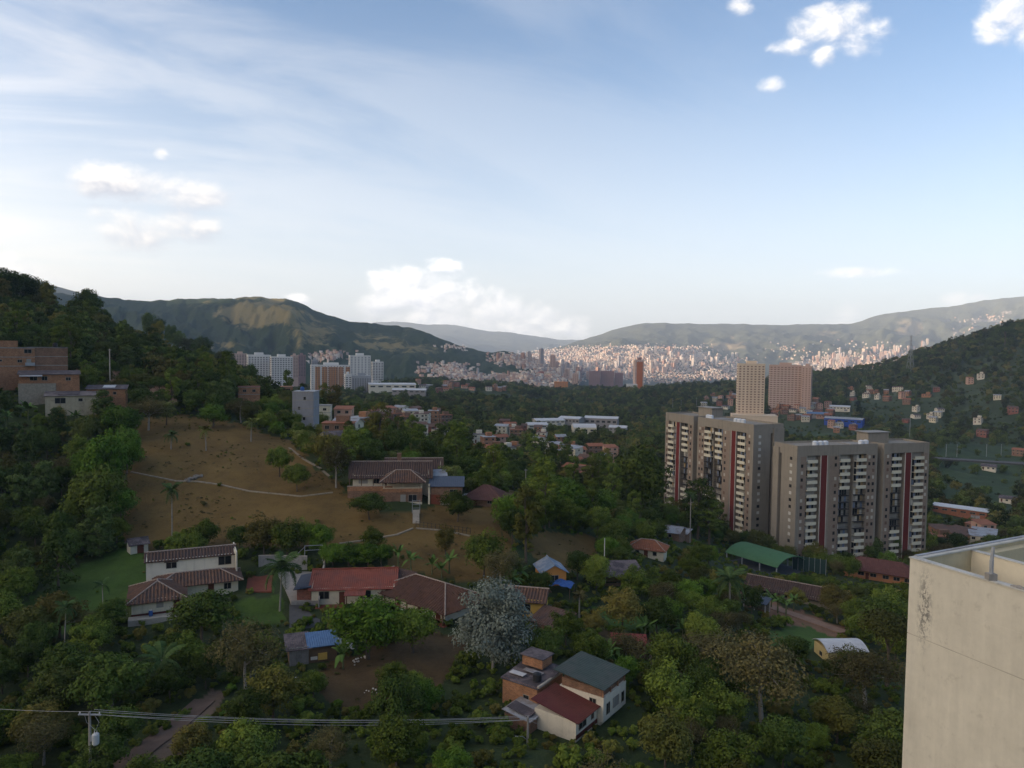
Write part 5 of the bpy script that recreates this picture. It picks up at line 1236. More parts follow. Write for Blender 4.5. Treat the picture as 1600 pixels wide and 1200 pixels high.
# ------------------------------------------------------------------ small houses of the valley, warehouses and the far city
CLEAR = []          # (photograph x, half width in px, depth): keep the wood from hiding these
def far_ok(p, w):
    px_, py_, dp = project(np.array([tuple(p)])); CLEAR.append((float(px_[0]), w / dp[0] * FPX * 0.6, float(dp[0])))
# prototypes: a few brick-and-plaster house types, each with wall, roof, windows and a door
def house_proto(i):
    r = random.Random(100 + i); W, D = r.uniform(6.5, 10), r.uniform(6, 9); fl = r.choice([1, 2, 2, 3])
    wm = [BRICK, BRICK_R, WHITE, BRICK_D, CREAM, BRICK, WHITE, mat('salmon_plaster', (0.52, 0.32, 0.23), var=0.12, dirt=0.2)][i % 8]
    rm = [TILE, ZINC, TILE_O, DARK_R, TILE, ZINC, TILE_O, TILE][(i * 3 + 1) % 8]
    t = thing('house', 'x', 'house', (0, 0, 0)); H = fl * 2.6
    walls(t, W, D, -5, H, wm)
    for f in range(1, fl): MB().box(-W / 2 - 0.05, W / 2 + 0.05, -D / 2 - 0.05, D / 2 + 0.05, f * 2.6 - 0.1, f * 2.6 + 0.1).build('floor_slab', CONC, t)
    for f in range(fl):
        for k in range(2 if W < 8 else 3):
            n = 2 if W < 8 else 3; u = -W / 2 + W * (k + 0.5) / n + r.uniform(-.3, .3)
            if f == 0 and k == 0: dr(t, W, D, 'F', u); continue
            loc, rz = face_pos(W, D, 'F', u, f * 2.6 + 0.8); window(t, loc, rz, 1.4, 1.2, 'dark', pane=True)
        loc, rz = face_pos(W, D, 'L', r.uniform(-1, 1), f * 2.6 + 0.8); window(t, loc, rz, 1.2, 1.2, 'dark')
        loc, rz = face_pos(W, D, 'R', r.uniform(-1, 1), f * 2.6 + 0.8); window(t, loc, rz, 1.2, 1.2, 'dark')
    k = i % 3
    if k == 0: gable(t, W, D, H, 1.4, rm, ov=0.5, amp=0, rows=1, ridge=False, wall=wm)
    elif k == 1: shed(t, W, D, H, H + 0.9, rm, amp=0, rows=1)
    else: MB().box(-W / 2 - 0.3, W / 2 + 0.3, -D / 2 - 0.3, D / 2 + 0.3, H, H + 0.18).build('roof', rm, t); MB().box(-W * 0.1, W * 0.35, 0, D * 0.4, H + 0.18, H + 2.2).build('roof_room', wm, t)
    return t, W
PRO = [house_proto(i) for i in range(16)]
used_proto = [False] * 16
rh = random.Random(5)
def put_house(q, i, label, group, ex, s=1.0):
    t, W = PRO[i]
    if used_proto[i]: t = copy_tree(t)
    used_proto[i] = True
    t.location = q; t.rotation_euler = (0, 0, face_cam(q, ex)); t.scale = (s, s, s); t['label'] = label; t['group'] = group
    foot(q, W * s * 0.62); far_ok(q, W * s); return t
WALLN = ['orange brick house', 'red brick house', 'white house', 'brown brick house', 'cream house', 'orange brick house', 'white house', 'salmon house']
ROOFN = {'0': 'gable', '1': 'slope', '2': 'flat'}
CL = [  # outline on the photograph, how many, nearest depth, phrase
    ([(528, 658), (610, 655), (612, 690), (528, 692)], 15, 250, 'in the brick hamlet right of the tall concrete house'),
    ([(612, 648), (700, 652), (700, 690), (612, 684)], 15, 250, 'in the hamlet above the hill farmhouse roof'),
    ([(745, 692), (800, 690), (802, 722), (745, 718)], 8, 250, 'in the small cluster above the brown-roofed house'),
    ([(775, 664), (850, 672), (850, 690), (780, 684)], 9, 400, 'in the pale row left of the white warehouses'),
    ([(836, 692), (880, 696), (955, 716), (960, 748), (905, 762), (850, 722)], 26, 250, 'in the hamlet above the big rounded tree'),
    ([(1095, 618), (1156, 616), (1156, 642), (1100, 640)], 12, 700, 'behind the farther grey block, left of the slim beige tower'),
    ([(1206, 628), (1298, 628), (1300, 662), (1208, 660)], 34, 600, 'in the crowded quarter below the pinkish tower'),
    ([(1326, 606), (1424, 612), (1420, 632), (1330, 628)], 16, 700, 'in the terrace of houses on the right hillside'),
    ([(1296, 664), (1350, 660), (1352, 676), (1298, 680)], 8, 600, 'beside the blue-roofed warehouse'),
    ([(1462, 838), (1540, 838), (1538, 858), (1470, 862)], 11, 280, 'among the low roofs right of the nearer grey block'),
    ([(640, 598), (840, 596), (840, 612), (640, 616)], 34, 1000, 'on the valley floor right of the white towers'),
    ([(1400, 640), (1480, 640), (1480, 662), (1400, 662)], 7, 600, 'in the loose group on the lower right hillside'),
]
for poly, n, dmin, phrase in CL:
    xs = [a for a, _ in poly]; ys = [b for _, b in poly]; k = 0; tries = 0
    while k < n and tries < n * 30:
        tries += 1
        x, y = rh.uniform(min(xs), max(xs)), rh.uniform(min(ys), max(ys))
        if not in_poly(np.array([x]), np.array([y]), poly)[0]: continue
        q = ground_at(x, y, dmin, 2500); i = rh.randrange(16)
        if any(math.hypot(q.x - f[0], q.y - f[1]) < f[2] + 3.6 for f in FOOT[-60:]): continue
        s = 0.92 if q.y < 700 else 0.98
        q.z += 1.5
        put_house(q, i, '%s-roofed %s %s' % (ROOFN[str(i % 3)], WALLN[i % 8], phrase), 'houses ' + phrase, rh.uniform(-35, 35), s); k += 1
for px_, py_, i, s, lab in ((1532, 592, 2, 1.3, 'white villa high on the right hillside'), (1515, 600, 7, 1.1, 'salmon house just below the white villa on the right hillside'), (1463, 612, 1, 1.0, 'red brick house halfway along the right hillside'),
                            (1448, 620, 5, 1.2, 'orange brick house left of the red one on the right hillside'), (1528, 662, 2, 1.2, 'white house with pale roofs low on the right hillside'), (1582, 646, 1, 1.3, 'red roofed house near the right edge of the hillside'),
                            (1535, 682, 1, 1.2, 'dark red house below the white one low on the right hillside'), (1592, 712, 3, 1.0, 'brown house by the road at the right edge'), (1545, 735, 6, 1.2, 'long white house beside the road on the right'),
                            (1575, 786, 6, 0.9, 'little white house in the green fields at right'), (1558, 624, 4, 0.9, 'small pale house high among the trees at right'), (655, 690, 6, 0.8, 'white gabled cottage above the hill farmhouse')):
    put_house(ground_at(px_, py_, 200, 2500) + Vector((0, 0, 1.0)), i, lab, 'scattered valley houses', rh.uniform(-20, 20), s)
for i, (t, W) in enumerate(PRO):
    if not used_proto[i]:
        for ch in t.children_recursive: bpy.data.objects.remove(ch)
        bpy.data.objects.remove(t)
def warehouse(label, px, py, W, D, H, wall, roof, ex=0, dmin=400, style='gable', n=6):
    q = ground_at(px, py, dmin, 2600); q.z += 0.5; foot(q, max(W, D) * 0.55); far_ok(q, W)
    t = thing('warehouse', label, 'warehouse', q, face_cam(q, ex), 'valley warehouses')
    walls(t, W, D, -5, H, wall)
    if style == 'gable': gable(t, W, D, H, 1.6, roof, ov=0.6, amp=0, rows=1, ridge=False, wall=wall)
    elif style == 'flat': MB().box(-W / 2 - 0.5, W / 2 + 0.5, -D / 2 - 0.5, D / 2 + 0.5, H, H + 0.4).build('roof', roof, t)
    else:
        vs = []; N_ = 10
        for i in range(N_ + 1):
            y = -D / 2 + D * i / N_; z = H + 2.6 * (1 - (2 * y / D) ** 2); vs += [(-W / 2, y, z), (W / 2, y, z)]
        vs += [(-W / 2, -D / 2, H - 0.1), (W / 2, -D / 2, H - 0.1), (-W / 2, D / 2, H - 0.1), (W / 2, D / 2, H - 0.1)]; m_ = 2 * (N_ + 1)
        mesh_obj('roof', vs, [(2 * i, 2 * i + 1, 2 * i + 3, 2 * i + 2) for i in range(N_)] + [tuple([m_] + list(range(0, m_, 2)) + [m_ + 2])[::-1], tuple([m_ + 1] + list(range(1, m_, 2)) + [m_ + 3])], roof, t)
    for i in range(n):
        u = -W / 2 + W * (i + 0.5) / n; loc, rz = face_pos(W, D, 'F', u, H * 0.55); window(t, loc, rz, W / n * 0.6, H * 0.22, 'dark')
    loc, rz = face_pos(W, D, 'F', W * 0.3, 0); door(t, loc, rz, 4.0, H * 0.45, ZINC)
    return t
GREYW = mat('grey_warehouse_wall', (0.30, 0.27, 0.25), var=0.08)
warehouse('wide grey warehouse with a white roof in the valley', 940, 668, 34, 20, 10, GREYW, WHITE_R, -6)
warehouse('white arched warehouse in front of the wide grey one', 912, 680, 20, 16, 7, CREAM, WHITE_R, 8, style='arch', n=3)
warehouse('long white-roofed shed left of the arched warehouse', 856, 664, 30, 18, 5, WHITE, WHITE_R, 20)
warehouse('grey shed with white roof behind the arched warehouse', 893, 664, 22, 20, 7, GREYW, WHITE_R, -18)
warehouse('low white shed at the right end of the warehouse group', 966, 676, 16, 12, 5, GREYW, WHITE_R, -8, n=4)
warehouse('small white shed at the left end of the warehouse group', 838, 672, 16, 12, 4.5, WHITE, WHITE_R, 12, n=3)
warehouse('warehouse with bright blue walls and a grey roof', 1319, 664, 44, 24, 8, mat('bright_blue_cladding', (0.022, 0.075, 0.36), var=0.06), ZINC, -8, dmin=500)
warehouse('smaller blue-roofed warehouse left of the bright blue one', 1277, 652, 26, 18, 5, GREYW, BLUE_R, 0, dmin=500)
warehouse('white warehouse above the bright blue one', 1312, 642, 26, 16, 6, WHITE, WHITE_R, 0, dmin=600)
warehouse('long white roof with a brick front right of the nearer grey block', 1500, 806, 26, 9, 4, TILE_O, WHITE_R, -10, dmin=280, style='flat')
warehouse('long pale factory roof right of the grey glazed block', 612, 610, 60, 30, 8, WHITE, WHITE_R, 4, dmin=800)
warehouse('low pale factory shed below the long factory roof', 640, 617, 40, 20, 6, GREYW, WHITE_R, -6, dmin=800)
strip_tower('unfinished_block', 'unfinished concrete block with a red base beside the factory roofs', 641, 675, 602, 621, 1050, 4, GREYB, 3.0, 9, D=16, m_win=WIN_DARK, col_w=0.7, cat='building', core=False)
# single blocks standing out in the middle distance
for lab, x0, x1, y0, y1, d_, m_ in (('pink block of flats on the valley floor above the woods', 777, 795, 585, 604, 1900, PINKB), ('brick red tower beside the cream one before the sunlit city', 842, 850, 581, 604, 2100, mat('brick_red_tower', (0.33, 0.13, 0.11))),
                             ('cream tower beside the brick red one before the sunlit city', 851, 862, 583, 603, 2100, BEIGE), ('slim pink tower in front of the mauve slabs', 895, 904, 584, 606, 2000, PINKB), ('low brick block left of the slim pink tower', 866, 888, 597, 608, 1700, ORANGB),
                             ('wide mauve slab block, the left one of three', 921, 938, 580, 598, 2300, MAUVE), ('wide mauve slab block, the middle one of three', 939, 960, 580, 598, 2320, MAUVE), ('mauve slab block, the right one of three', 961, 974, 583, 599, 2350, MAUVE),
                             ('pale mauve block left of the valley towers', 808, 822, 576, 592, 2500, MAUVE), ('pair of dusky flats at the foot of the left mountain', 823, 830, 577, 592, 2500, MAUVE)):
    strip_tower('apartment_block', lab, x0, x1, y0, y1, d_, rh.uniform(-8, 8), m_, 3.0, max(3, int((x1 - x0) / 2.5)), D=18, m_win=WIN_BROWN, col_w=0.5, core=False)

# the far city: towers one by one, the carpet of houses as one mass
from mathutils.bvhtree import BVHTree
_far = [o for o in bpy.data.objects if o.name.split('.')[0] == 'mountain']
_bvh = []
for o in _far:
    nv = len(o.data.vertices); co = np.empty(nv * 3, np.float32); o.data.vertices.foreach_get('co', co)
    pl = np.empty(len(o.data.loops), np.int32); o.data.loops.foreach_get('vertex_index', pl)
    _bvh.append(BVHTree.FromPolygons(co.reshape(-1, 3).tolist(), pl.reshape(-1, 4).tolist()))
def far_hit(px, py, dmin=1500):
    d = ray(px, py).normalized(); best = None
    for b_ in _bvh:
        h = b_.ray_cast(d * dmin, d)
        if h[0] is not None and (best is None or h[3] < best[1]): best = (h[0], h[3])
    dn = d / d.y; ds = np.exp(np.linspace(math.log(dmin), math.log(15000), 160)); x, y = dn.x * ds, dn.y * ds
    z = base_height(x, y) + (fbm(x / 180, y / 180, 4, 5) - 0.5) * 26
    k = np.nonzero(dn.z * ds < z)[0]
    if len(k) and (best is None or ds[k[0]] < best[0].y): i = k[0]; return Vector((x[i], y[i], z[i]))
    return best[0] if best else Vector((x[-1], y[-1], z[-1]))
CT = [mat('city_cream', (0.66, 0.55, 0.45), var=0.04, scale=0.02), mat('city_white', (0.72, 0.66, 0.60), var=0.04, scale=0.02), mat('city_pink', (0.55, 0.40, 0.33), var=0.04, scale=0.02), mat('city_brick', (0.46, 0.28, 0.21), var=0.04, scale=0.02), mat('city_grey', (0.42, 0.40, 0.40), var=0.04, scale=0.02)]
CTN = ['cream', 'white', 'pinkish', 'brick-coloured', 'grey']
def city_proto(i):
    r = random.Random(300 + i); W, D, H = r.uniform(20, 34), r.uniform(18, 26), r.uniform(45, 95); m_ = CT[i % 5]
    mb = MB().box(-W / 2, W / 2, -D / 2, D / 2, -30, H); o = mb.build('city_tower', m_)
    MB().box(-W / 2 + 4, W / 2 - 5, -D / 2 + 4, D / 2 - 4, H, H + 5).build('roof_room', m_, o)
    wn = MB()
    for f in range(int(H / 3.2)):
        for sx in (-0.25, 0.25): wn.box(sx * W - W * 0.17, sx * W + W * 0.17, -D / 2 - 0.3, -D / 2 + 0.1, f * 3.2 + 1, f * 3.2 + 2.4)
        wn.box(-W / 2 - 0.3, -W / 2 + 0.1, -D * 0.3, D * 0.3, f * 3.2 + 1, f * 3.2 + 2.4)
    q = wn.build('windows', WIN_BROWN, o); q['kind'] = 'stuff'
    return o, W
CPRO = [city_proto(i) for i in range(10)]; cused = [False] * 10
CZ = [  # outline, count, phrase
    ([(770, 562), (850, 556), (850, 574), (790, 580)], 10, 'at the left edge of the sunlit city below the mountain'),
    ([(862, 572), (985, 568), (985, 592), (870, 594)], 60, 'in the sunlit city left of the slender orange tower'),
    ([(1010, 566), (1085, 562), (1085, 580), (1010, 588)], 42, 'in the sunlit city right of the slender orange tower'),
    ([(985, 548), (1095, 545), (1090, 560), (1000, 562)], 14, 'on the sunlit slope above the slender orange tower'),
    ([(1090, 558), (1155, 556), (1155, 572), (1095, 574)], 22, 'in the city just left of the slim beige tower'),
    ([(1260, 556), (1330, 552), (1330, 574), (1265, 576)], 34, 'in the city right of the pinkish tower'),
    ([(1325, 548), (1425, 545), (1420, 560), (1330, 572)], 44, 'in the city skyline left of the lattice pylon'),
    ([(690, 588), (840, 586), (840, 600), (690, 602)], 22, 'in the shaded town at the foot of the left mountain'),
    ([(1425, 538), (1450, 536), (1448, 550), (1428, 552)], 6, 'just above the dark hill right of the lattice pylon'),
]
for poly, n, phrase in CZ:
    xs = [a for a, _ in poly]; ys = [b for _, b in poly]; k = 0
    while k < n:
        x, y = rh.uniform(min(xs), max(xs)), rh.uniform(min(ys), max(ys))
        if not in_poly(np.array([x]), np.array([y]), poly)[0]: continue
        q = far_hit(x, y); i = rh.randrange(10); o, W = CPRO[i]
        if cused[i]: o = copy_tree(o)
        cused[i] = True
        s = rh.uniform(.42, .78) * (0.75 if q.y < 3000 else 1.0) * (0.42 if 'shaded' in phrase else 1.0)
        o.location = q; o.scale = (s, s, s * rh.uniform(.6, 1.15)); o.rotation_euler = (0, 0, rh.uniform(-.6, .6))
        tag(o, '%s far-off high-rise %s' % (CTN[i % 5], phrase), 'high-rise', 'far high-rises ' + phrase); k += 1
for i, (o, W) in enumerate(CPRO):
    if not cused[i]:
        for ch in o.children_recursive: bpy.data.objects.remove(ch)
        bpy.data.objects.remove(o)
# carpet of far houses
ZH = [([(790, 556), (870, 545), (1000, 540), (1100, 542), (1100, 560), (1000, 575), (990, 592), (860, 596)], 4200), ([(1000, 565), (1160, 560), (1160, 590), (1010, 600)], 1300), ([(1255, 560), (1460, 545), (1460, 575), (1260, 585)], 1300),
      ([(680, 588), (860, 584), (880, 604), (680, 606)], 700), ([(672, 570), (722, 568), (726, 586), (680, 588)], 260), ([(690, 540), (725, 538), (730, 548), (700, 548)], 30), ([(770, 552), (820, 556), (850, 575), (780, 570)], 260), ([(1490, 500), (1600, 485), (1600, 515), (1490, 530)], 60), ([(500, 548), (530, 550), (530, 562), (503, 562)], 70), ([(1200, 540), (1400, 530), (1400, 555), (1200, 560)], 120)]
V_, F_, C_ = [], [], []
pal = np.array([(0.64, 0.50, 0.39), (0.54, 0.36, 0.27), (0.68, 0.58, 0.48), (0.46, 0.29, 0.21), (0.40, 0.32, 0.28), (0.70, 0.60, 0.51)])
for poly, n in ZH:
    xs = [a for a, _ in poly]; ys = [b for _, b in poly]; k = 0
    while k < n:
        x, y = rh.uniform(min(xs), max(xs)), rh.uniform(min(ys), max(ys))
        if not in_poly(np.array([x]), np.array([y]), poly)[0]: continue
        k += 1; x += rh.gauss(0, 14); y += abs(rh.gauss(0, 2.0)) - 5.0 * rh.random() ** 3
        q = far_hit(x, y); sc = max(0.7, q.y / 5200); w, d_, h = rh.uniform(6, 12) * sc, rh.uniform(6, 12) * sc, rh.uniform(4, 10) * sc; a = rh.uniform(0, 1.57); ca, sa = math.cos(a), math.sin(a); b0 = len(V_)
        for z in (-12 * sc, h):
            for sx, sy in ((-1, -1), (1, -1), (1, 1), (-1, 1)): V_.append((q.x + ca * sx * w / 2 - sa * sy * d_ / 2, q.y + sa * sx * w / 2 + ca * sy * d_ / 2, q.z + z))
        F_ += [(b0, b0 + 1, b0 + 5, b0 + 4), (b0 + 1, b0 + 2, b0 + 6, b0 + 5), (b0 + 2, b0 + 3, b0 + 7, b0 + 6), (b0 + 3, b0, b0 + 4, b0 + 7), (b0 + 4, b0 + 5, b0 + 6, b0 + 7)]
        C_ += [tuple(pal[rh.randrange(6)] * rh.uniform(.8, 1.05))] * 8
m_, t_, b_ = new_mat('far_house_walls'); t_.links.new(attr_node(t_, 'Col').o, b_.inputs['Base Color']); b_.inputs['Roughness'].default_value = 0.95
o = mesh_obj('city_houses', V_, np.array(F_), m_); attr(o.data, 'Col', np.array(C_)); tag(o, 'carpet of small far-off houses across the valley and its slopes', kind='stuff')

# ------------------------------------------------------------------ poles, wires, pylon, fences, paths
def wire(a, b_, sag, r=0.018, n=14):
    a, b_ = Vector(a), Vector(b_); return [a.lerp(b_, i / n) - Vector((0, 0, 4 * sag * (i / n) * (1 - i / n))) for i in range(n + 1)], r
g = at(140, 1200, 70); gz_ = h1(g.x, g.y); ptop = at(140, 1112, 70)
t = thing('transformer_pole', 'concrete power pole carrying a transformer at bottom left', 'power pole', (ptop.x, ptop.y, gz_), 0); Hh = ptop.z - gz_
MB().tube([(0, 0, -1), (0, 0, Hh)], [0.19, 0.11], 8).build('pole', CONC, t)
MB().box(-1.1, 1.1, -0.06, 0.06, Hh - 0.35, Hh - 0.22).build('crossarm', STEEL, t)
for x in (-0.95, 0, 0.95): MB().tube([(x, 0, Hh - 0.22), (x, 0, Hh - 0.1), (x, 0, Hh)], [0.05, 0.07, 0.03], 6).build('insulator', WHITE_T, t)
tf = MB().tube([(0.62, -0.1, Hh - 3.2), (0.62, -0.1, Hh - 3.1), (0.62, -0.1, Hh - 2.2), (0.62, -0.1, Hh - 2.1)], [0.26, 0.32, 0.32, 0.24], 12).build('transformer', mat('transformer_grey', (0.52, 0.53, 0.52)), t)
for x in (-0.12, 0.12): MB().tube([(0.62 + x, -0.1, Hh - 2.1), (0.62 + x, -0.1, Hh - 1.8)], [0.05, 0.02], 6).build('bushing', WHITE_T, tf)
MB().box(0.1, 0.34, -0.14, -0.06, Hh - 2.9, Hh - 2.3).build('bracket', STEEL, t)
for k, (x, z) in enumerate(((-0.5, 0.9), (0.6, 0.9))): MB().tube([(x * 0.9, -0.05, Hh - 0.35), (x * 1.1 + 0.3, -0.1, Hh - 1.0), (0.62, -0.1, Hh - 1.8)], 0.02, 4).build('jumper', WIRE, t)
p2 = at(825, 1120, 78); gz2 = h1(p2.x, p2.y); H2 = p2.z - gz2
t2 = thing('power_pole', 'concrete power pole with a street lamp before the dark red house', 'power pole', (p2.x, p2.y, gz2), 0)
MB().tube([(0, 0, -1), (0, 0, H2)], [0.17, 0.10], 8).build('pole', CONC, t2); MB().box(-0.9, 0.9, -0.05, 0.05, H2 - 0.3, H2 - 0.18).build('crossarm', STEEL, t2)
MB().tube([(0, 0, H2 - 2.6), (-0.6, -0.3, H2 - 2.0), (-1.0, -0.5, H2 - 1.95)], 0.03, 5).build('lamp_arm', STEEL, t2); MB().box(-1.35, -0.95, -0.6, -0.4, H2 - 2.02, H2 - 1.92).build('lamp_head', WHITE_T, t2)
for k, (dx_, dz_) in enumerate(((-0.45, 0), (0, 0.05), (0.45, 0), (0.1, -0.28))):
    pts, r = wire((ptop.x + dx_ * 0.4, ptop.y + dx_, ptop.z + dz_), (p2.x + dx_ * 0.4, p2.y + dx_, p2.z - 0.1 + dz_), 0.55 + 0.1 * k, 0.022)
    tag(MB().tube(pts, r, 4).build('power_cable', WIRE), ['nearest of the overhead power cables crossing the bottom of the view', 'second overhead power cable crossing the bottom of the view', 'third overhead power cable crossing the bottom of the view', 'lowest overhead power cable crossing the bottom of the view'][k], 'cable', 'overhead power cables')
pts, r = wire(ptop, at(-200, 1085, 78), 0.5, 0.02); tag(MB().tube(pts, r, 4).build('power_cable', WIRE), 'power cable running left from the transformer pole', 'cable')
hs = SITES['green_house']; pts, r = wire(p2, (hs.x - 6.5, hs.y - 8, hs.z + 2.2), 0.2, 0.018); tag(MB().tube(pts, r, 4).build('power_cable', WIRE), 'service cable from the lamp pole to the dark red house', 'cable')
def pole(label, px, py, top, dmin=60, m=None, r=0.13, name='utility_pole', arm=True):
    q = ground_at(px, py, dmin, 2000); H_ = (py - top) / FPX * q.y
    t = thing(name, label, 'pole', q, 0); MB().tube([(0, 0, -1), (0, 0, H_)], [r, r * 0.7], 7).build('shaft', m or PATHC, t)
    if arm: MB().box(-0.5, 0.5, -0.05, 0.05, H_ - 0.4, H_ - 0.28).build('crossarm', STEEL, t)
    return t
pole('pale concrete pole on the slope beside the tin-roofed row', 172, 616, 545, 150, r=0.2); pole('white post beside the veranda hut', 944, 886, 840, 100, WHITE_T, 0.12, arm=False)
pole('pale utility pole on the slope above the orange house', 821, 775, 732, 130); pole('thin pole behind the brown-roofed house, left of a pair', 764, 748, 700, 150, r=0.09); pole('thin pole behind the brown-roofed house, right of a pair', 770, 750, 704, 150, r=0.08)
pole('lamp post in the valley by the road, at right', 1421, 690, 652, 400, STEEL, 0.25); pole('light mast left of three behind the farther grey block', 1051, 642, 622, 300, STEEL, 0.2); pole('light mast middle of three behind the farther grey block', 1064, 644, 625, 300, STEEL, 0.2); pole('light mast right of three behind the farther grey block', 1088, 640, 621, 300, STEEL, 0.2)
for i, x in enumerate((1478, 1495, 1541, 1564)): pole('road lamp post, %s of the four along the valley road' % ('first', 'second', 'third', 'fourth')[i], x, 714, 694, 300, STEEL, 0.2)
q = ground_at(1422, 580, 700, 2200); t = thing('lattice_pylon', 'steel lattice pylon on the wooded right hillside', 'pylon', q, 0.4); Hp = (580 - 524) / FPX * q.y; w0, w1 = 4.5, 0.8
def pc(i, z): w = w0 + (w1 - w0) * min(1, z / (Hp * 0.8)); sx, sy = ((-1, -1), (1, -1), (1, 1), (-1, 1))[i % 4]; return (sx * w, sy * w, z)
for i in range(4): MB().tube([pc(i, -2), pc(i, Hp * 0.8), pc(i, Hp)], 0.22, 4).build('leg', STEEL, t)
lv = [Hp * v for v in (0, 0.2, 0.38, 0.54, 0.68, 0.8, 0.9, 1.0)]
br = MB()
for a, b_ in zip(lv[:-1], lv[1:]):
    for i in range(4): br.tube([pc(i, a), pc(i + 1, b_)], 0.12, 3).tube([pc(i + 1, a), pc(i, b_)], 0.12, 3)
o = br.build('bracing', STEEL, t); o['kind'] = 'stuff'
for z, w in ((0.72, 6), (0.84, 5), (0.96, 4)): MB().tube([(-w, 0, Hp * z), (w, 0, Hp * z)], 0.2, 4).build('crossarm', STEEL, t)
# paths across the meadow, laid just above the grass
def path(name, pts, w, m, dmin=90, label=None):
    P = []
    for (x0, y0), (x1, y1) in zip(pts[:-1], pts[1:]):
        for k in range(6): P.append(ground_at(x0 + (x1 - x0) * k / 6, y0 + (y1 - y0) * k / 6, dmin, 300))
    P.append(ground_at(*pts[-1], dmin, 300)); vs, fs = [], []
    for i, p_ in enumerate(P):
        d = P[min(i + 1, len(P) - 1)] - P[max(i - 1, 0)]; d.z = 0; d.normalize(); n_ = Vector((-d.y, d.x, 0)) * w / 2
        for s_ in (-1, 1):
            v_ = p_ + n_ * s_; z = max(h1(v_.x, v_.y), p_.z) + 0.16; vs += [(v_.x, v_.y, z), (v_.x, v_.y, z - 0.6)]
    for i in range(len(P) - 1): a = i * 4; fs += [(a, a + 4, a + 6, a + 2)[::-1], (a, a + 1, a + 5, a + 4)[::-1], (a + 2, a + 6, a + 7, a + 3)[::-1]]
    o = mesh_obj(name, vs, fs, m); tag(o, kind='structure'); return o
PATHM = mat('worn_path_cement', (0.27, 0.225, 0.165), var=0.5, scale=1.5, dirt=0.6)
path('path', [(205, 738), (240, 745), (275, 752), (310, 753), (345, 758), (390, 768), (430, 772), (470, 776), (520, 770)], 0.4, PATHM)
path('path', [(452, 700), (475, 718), (500, 732), (515, 745)], 0.6, PATHM); path('path', [(645, 826), (620, 836), (560, 846), (530, 850)], 0.45, PATHM); path('path', [(650, 826), (690, 829), (735, 838)], 0.4, PATHM)
path('path', [(44, 990), (75, 978), (110, 972), (150, 968)], 0.5, PATHC, 80); path('path', [(1000, 905), (1020, 915), (1048, 926)], 0.7, PATHC, 90); path('path', [(963, 912), (995, 916)], 0.6, PATHC, 90)
path('path', [(180, 1210), (235, 1165), (280, 1130), (320, 1095)], 2.6, mat('dirt_track', (0.17, 0.115, 0.085), var=0.3), 50)
path('road', [(1150, 930), (1200, 948), (1260, 968), (1320, 990)], 3.2, mat('red_earth_road', (0.27, 0.165, 0.11), var=0.3, dirt=0.3), 90)
path('road', [(1462, 716), (1500, 718), (1560, 722), (1640, 726)], 6.0, CONC_D, 300)
# low fence right of the steps
a, b_ = ground_at(650, 823, 100), ground_at(735, 834, 100); t = thing('wire_fence', 'low dark wire fence along the path below the hill farmhouse', 'fence', a, 0)
for i in range(15):
    q = a.lerp(b_, i / 14); z = h1(q.x, q.y); MB().tube([(q.x - a.x, q.y - a.y, z - a.z - 0.3), (q.x - a.x, q.y - a.y, z - a.z + 1.2)], 0.05, 5).build('post', RAIL, t)
for k in (0.5, 1.1): MB().tube([(q.x - a.x, q.y - a.y, h1(q.x, q.y) - a.z + k) for q in (a.lerp(b_, i / 14) for i in range(15))], 0.03, 4).build('wire', RAIL, t)
# rock pile and stones in the meadow and the yards
def rocks(label, px, py, n, spread, smax, m, seed, dmin=60, cat='rock pile', name='rock_pile'):
    r = random.Random(seed); c_ = ground_at(px, py, dmin, 300); t = thing(name, label, cat, c_, 0)
    for i in range(n):
        x, y = r.gauss(0, spread), r.gauss(0, spread * 0.7); s = smax * r.uniform(.35, 1)
        bm = bmesh.new(); bmesh.ops.create_icosphere(bm, subdivisions=1, radius=s)
        for v in bm.verts: v.co *= r.uniform(.7, 1.25); v.co.z *= 0.75
        me = bpy.data.meshes.new('stone'); bm.to_mesh(me); bm.free(); me.materials.append(m); o = bpy.data.objects.new('stone', me); COL.objects.link(o); o.parent = t
        o.location = (x, y, h1(c_.x + x, c_.y + y) - c_.z + s * 0.25)
rocks('pile of grey rocks beside the path across the meadow', 303, 748, 16, 1.0, 0.75, mat('grey_rock', (0.20, 0.175, 0.145), var=0.5), 1)
rocks('white stones lying in the bare yard by the fruit trees', 585, 1078, 14, 0.9, 0.22, WHITE_T, 2, cat='stones'); rocks('heap of pale rubble at the top of the bare yard', 562, 1032, 12, 0.8, 0.24, WHITE_T, 3, cat='rubble')
rocks('litter of pale stones below the tin shack', 440, 1060, 14, 1.4, 0.25, WHITE_T, 4, cat='stones')
# ------------------------------------------------------------------ vegetation: meshes
def leaf_mat(name, dark, light, rand=0.35, alt=None, altf=0.0):
    m, t, b = new_mat(name)
    tint = attr_node(t, 'tint', 'Fac')
    oi = t.nodes.new('ShaderNodeObjectInfo'); rnd = X(t, oi.outputs['Random'])
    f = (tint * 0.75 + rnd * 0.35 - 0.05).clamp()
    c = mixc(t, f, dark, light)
    if alt is not None: c = mixc(t, (rnd * 7.13)._m('FRACT').step(1 - altf - 0.08, 1 - altf + 0.08), c, alt)
    v = (rnd * 3.77)._m('FRACT') * (2 * rand) + (1 - rand)
    c = mixc(t, 1.0, c, vec(t, v, v, v), 'MULTIPLY')
    t.links.new(c.o, b.inputs['Base Color']); b.inputs['Roughness'].default_value = 0.8; b.inputs['Specular IOR Level'].default_value = 0.06
    return m
LEAF = leaf_mat('leaf_mixed_green', (0.034, 0.060, 0.010), (0.150, 0.188, 0.028), rand=0.45, alt=(0.165, 0.140, 0.034), altf=0.18)
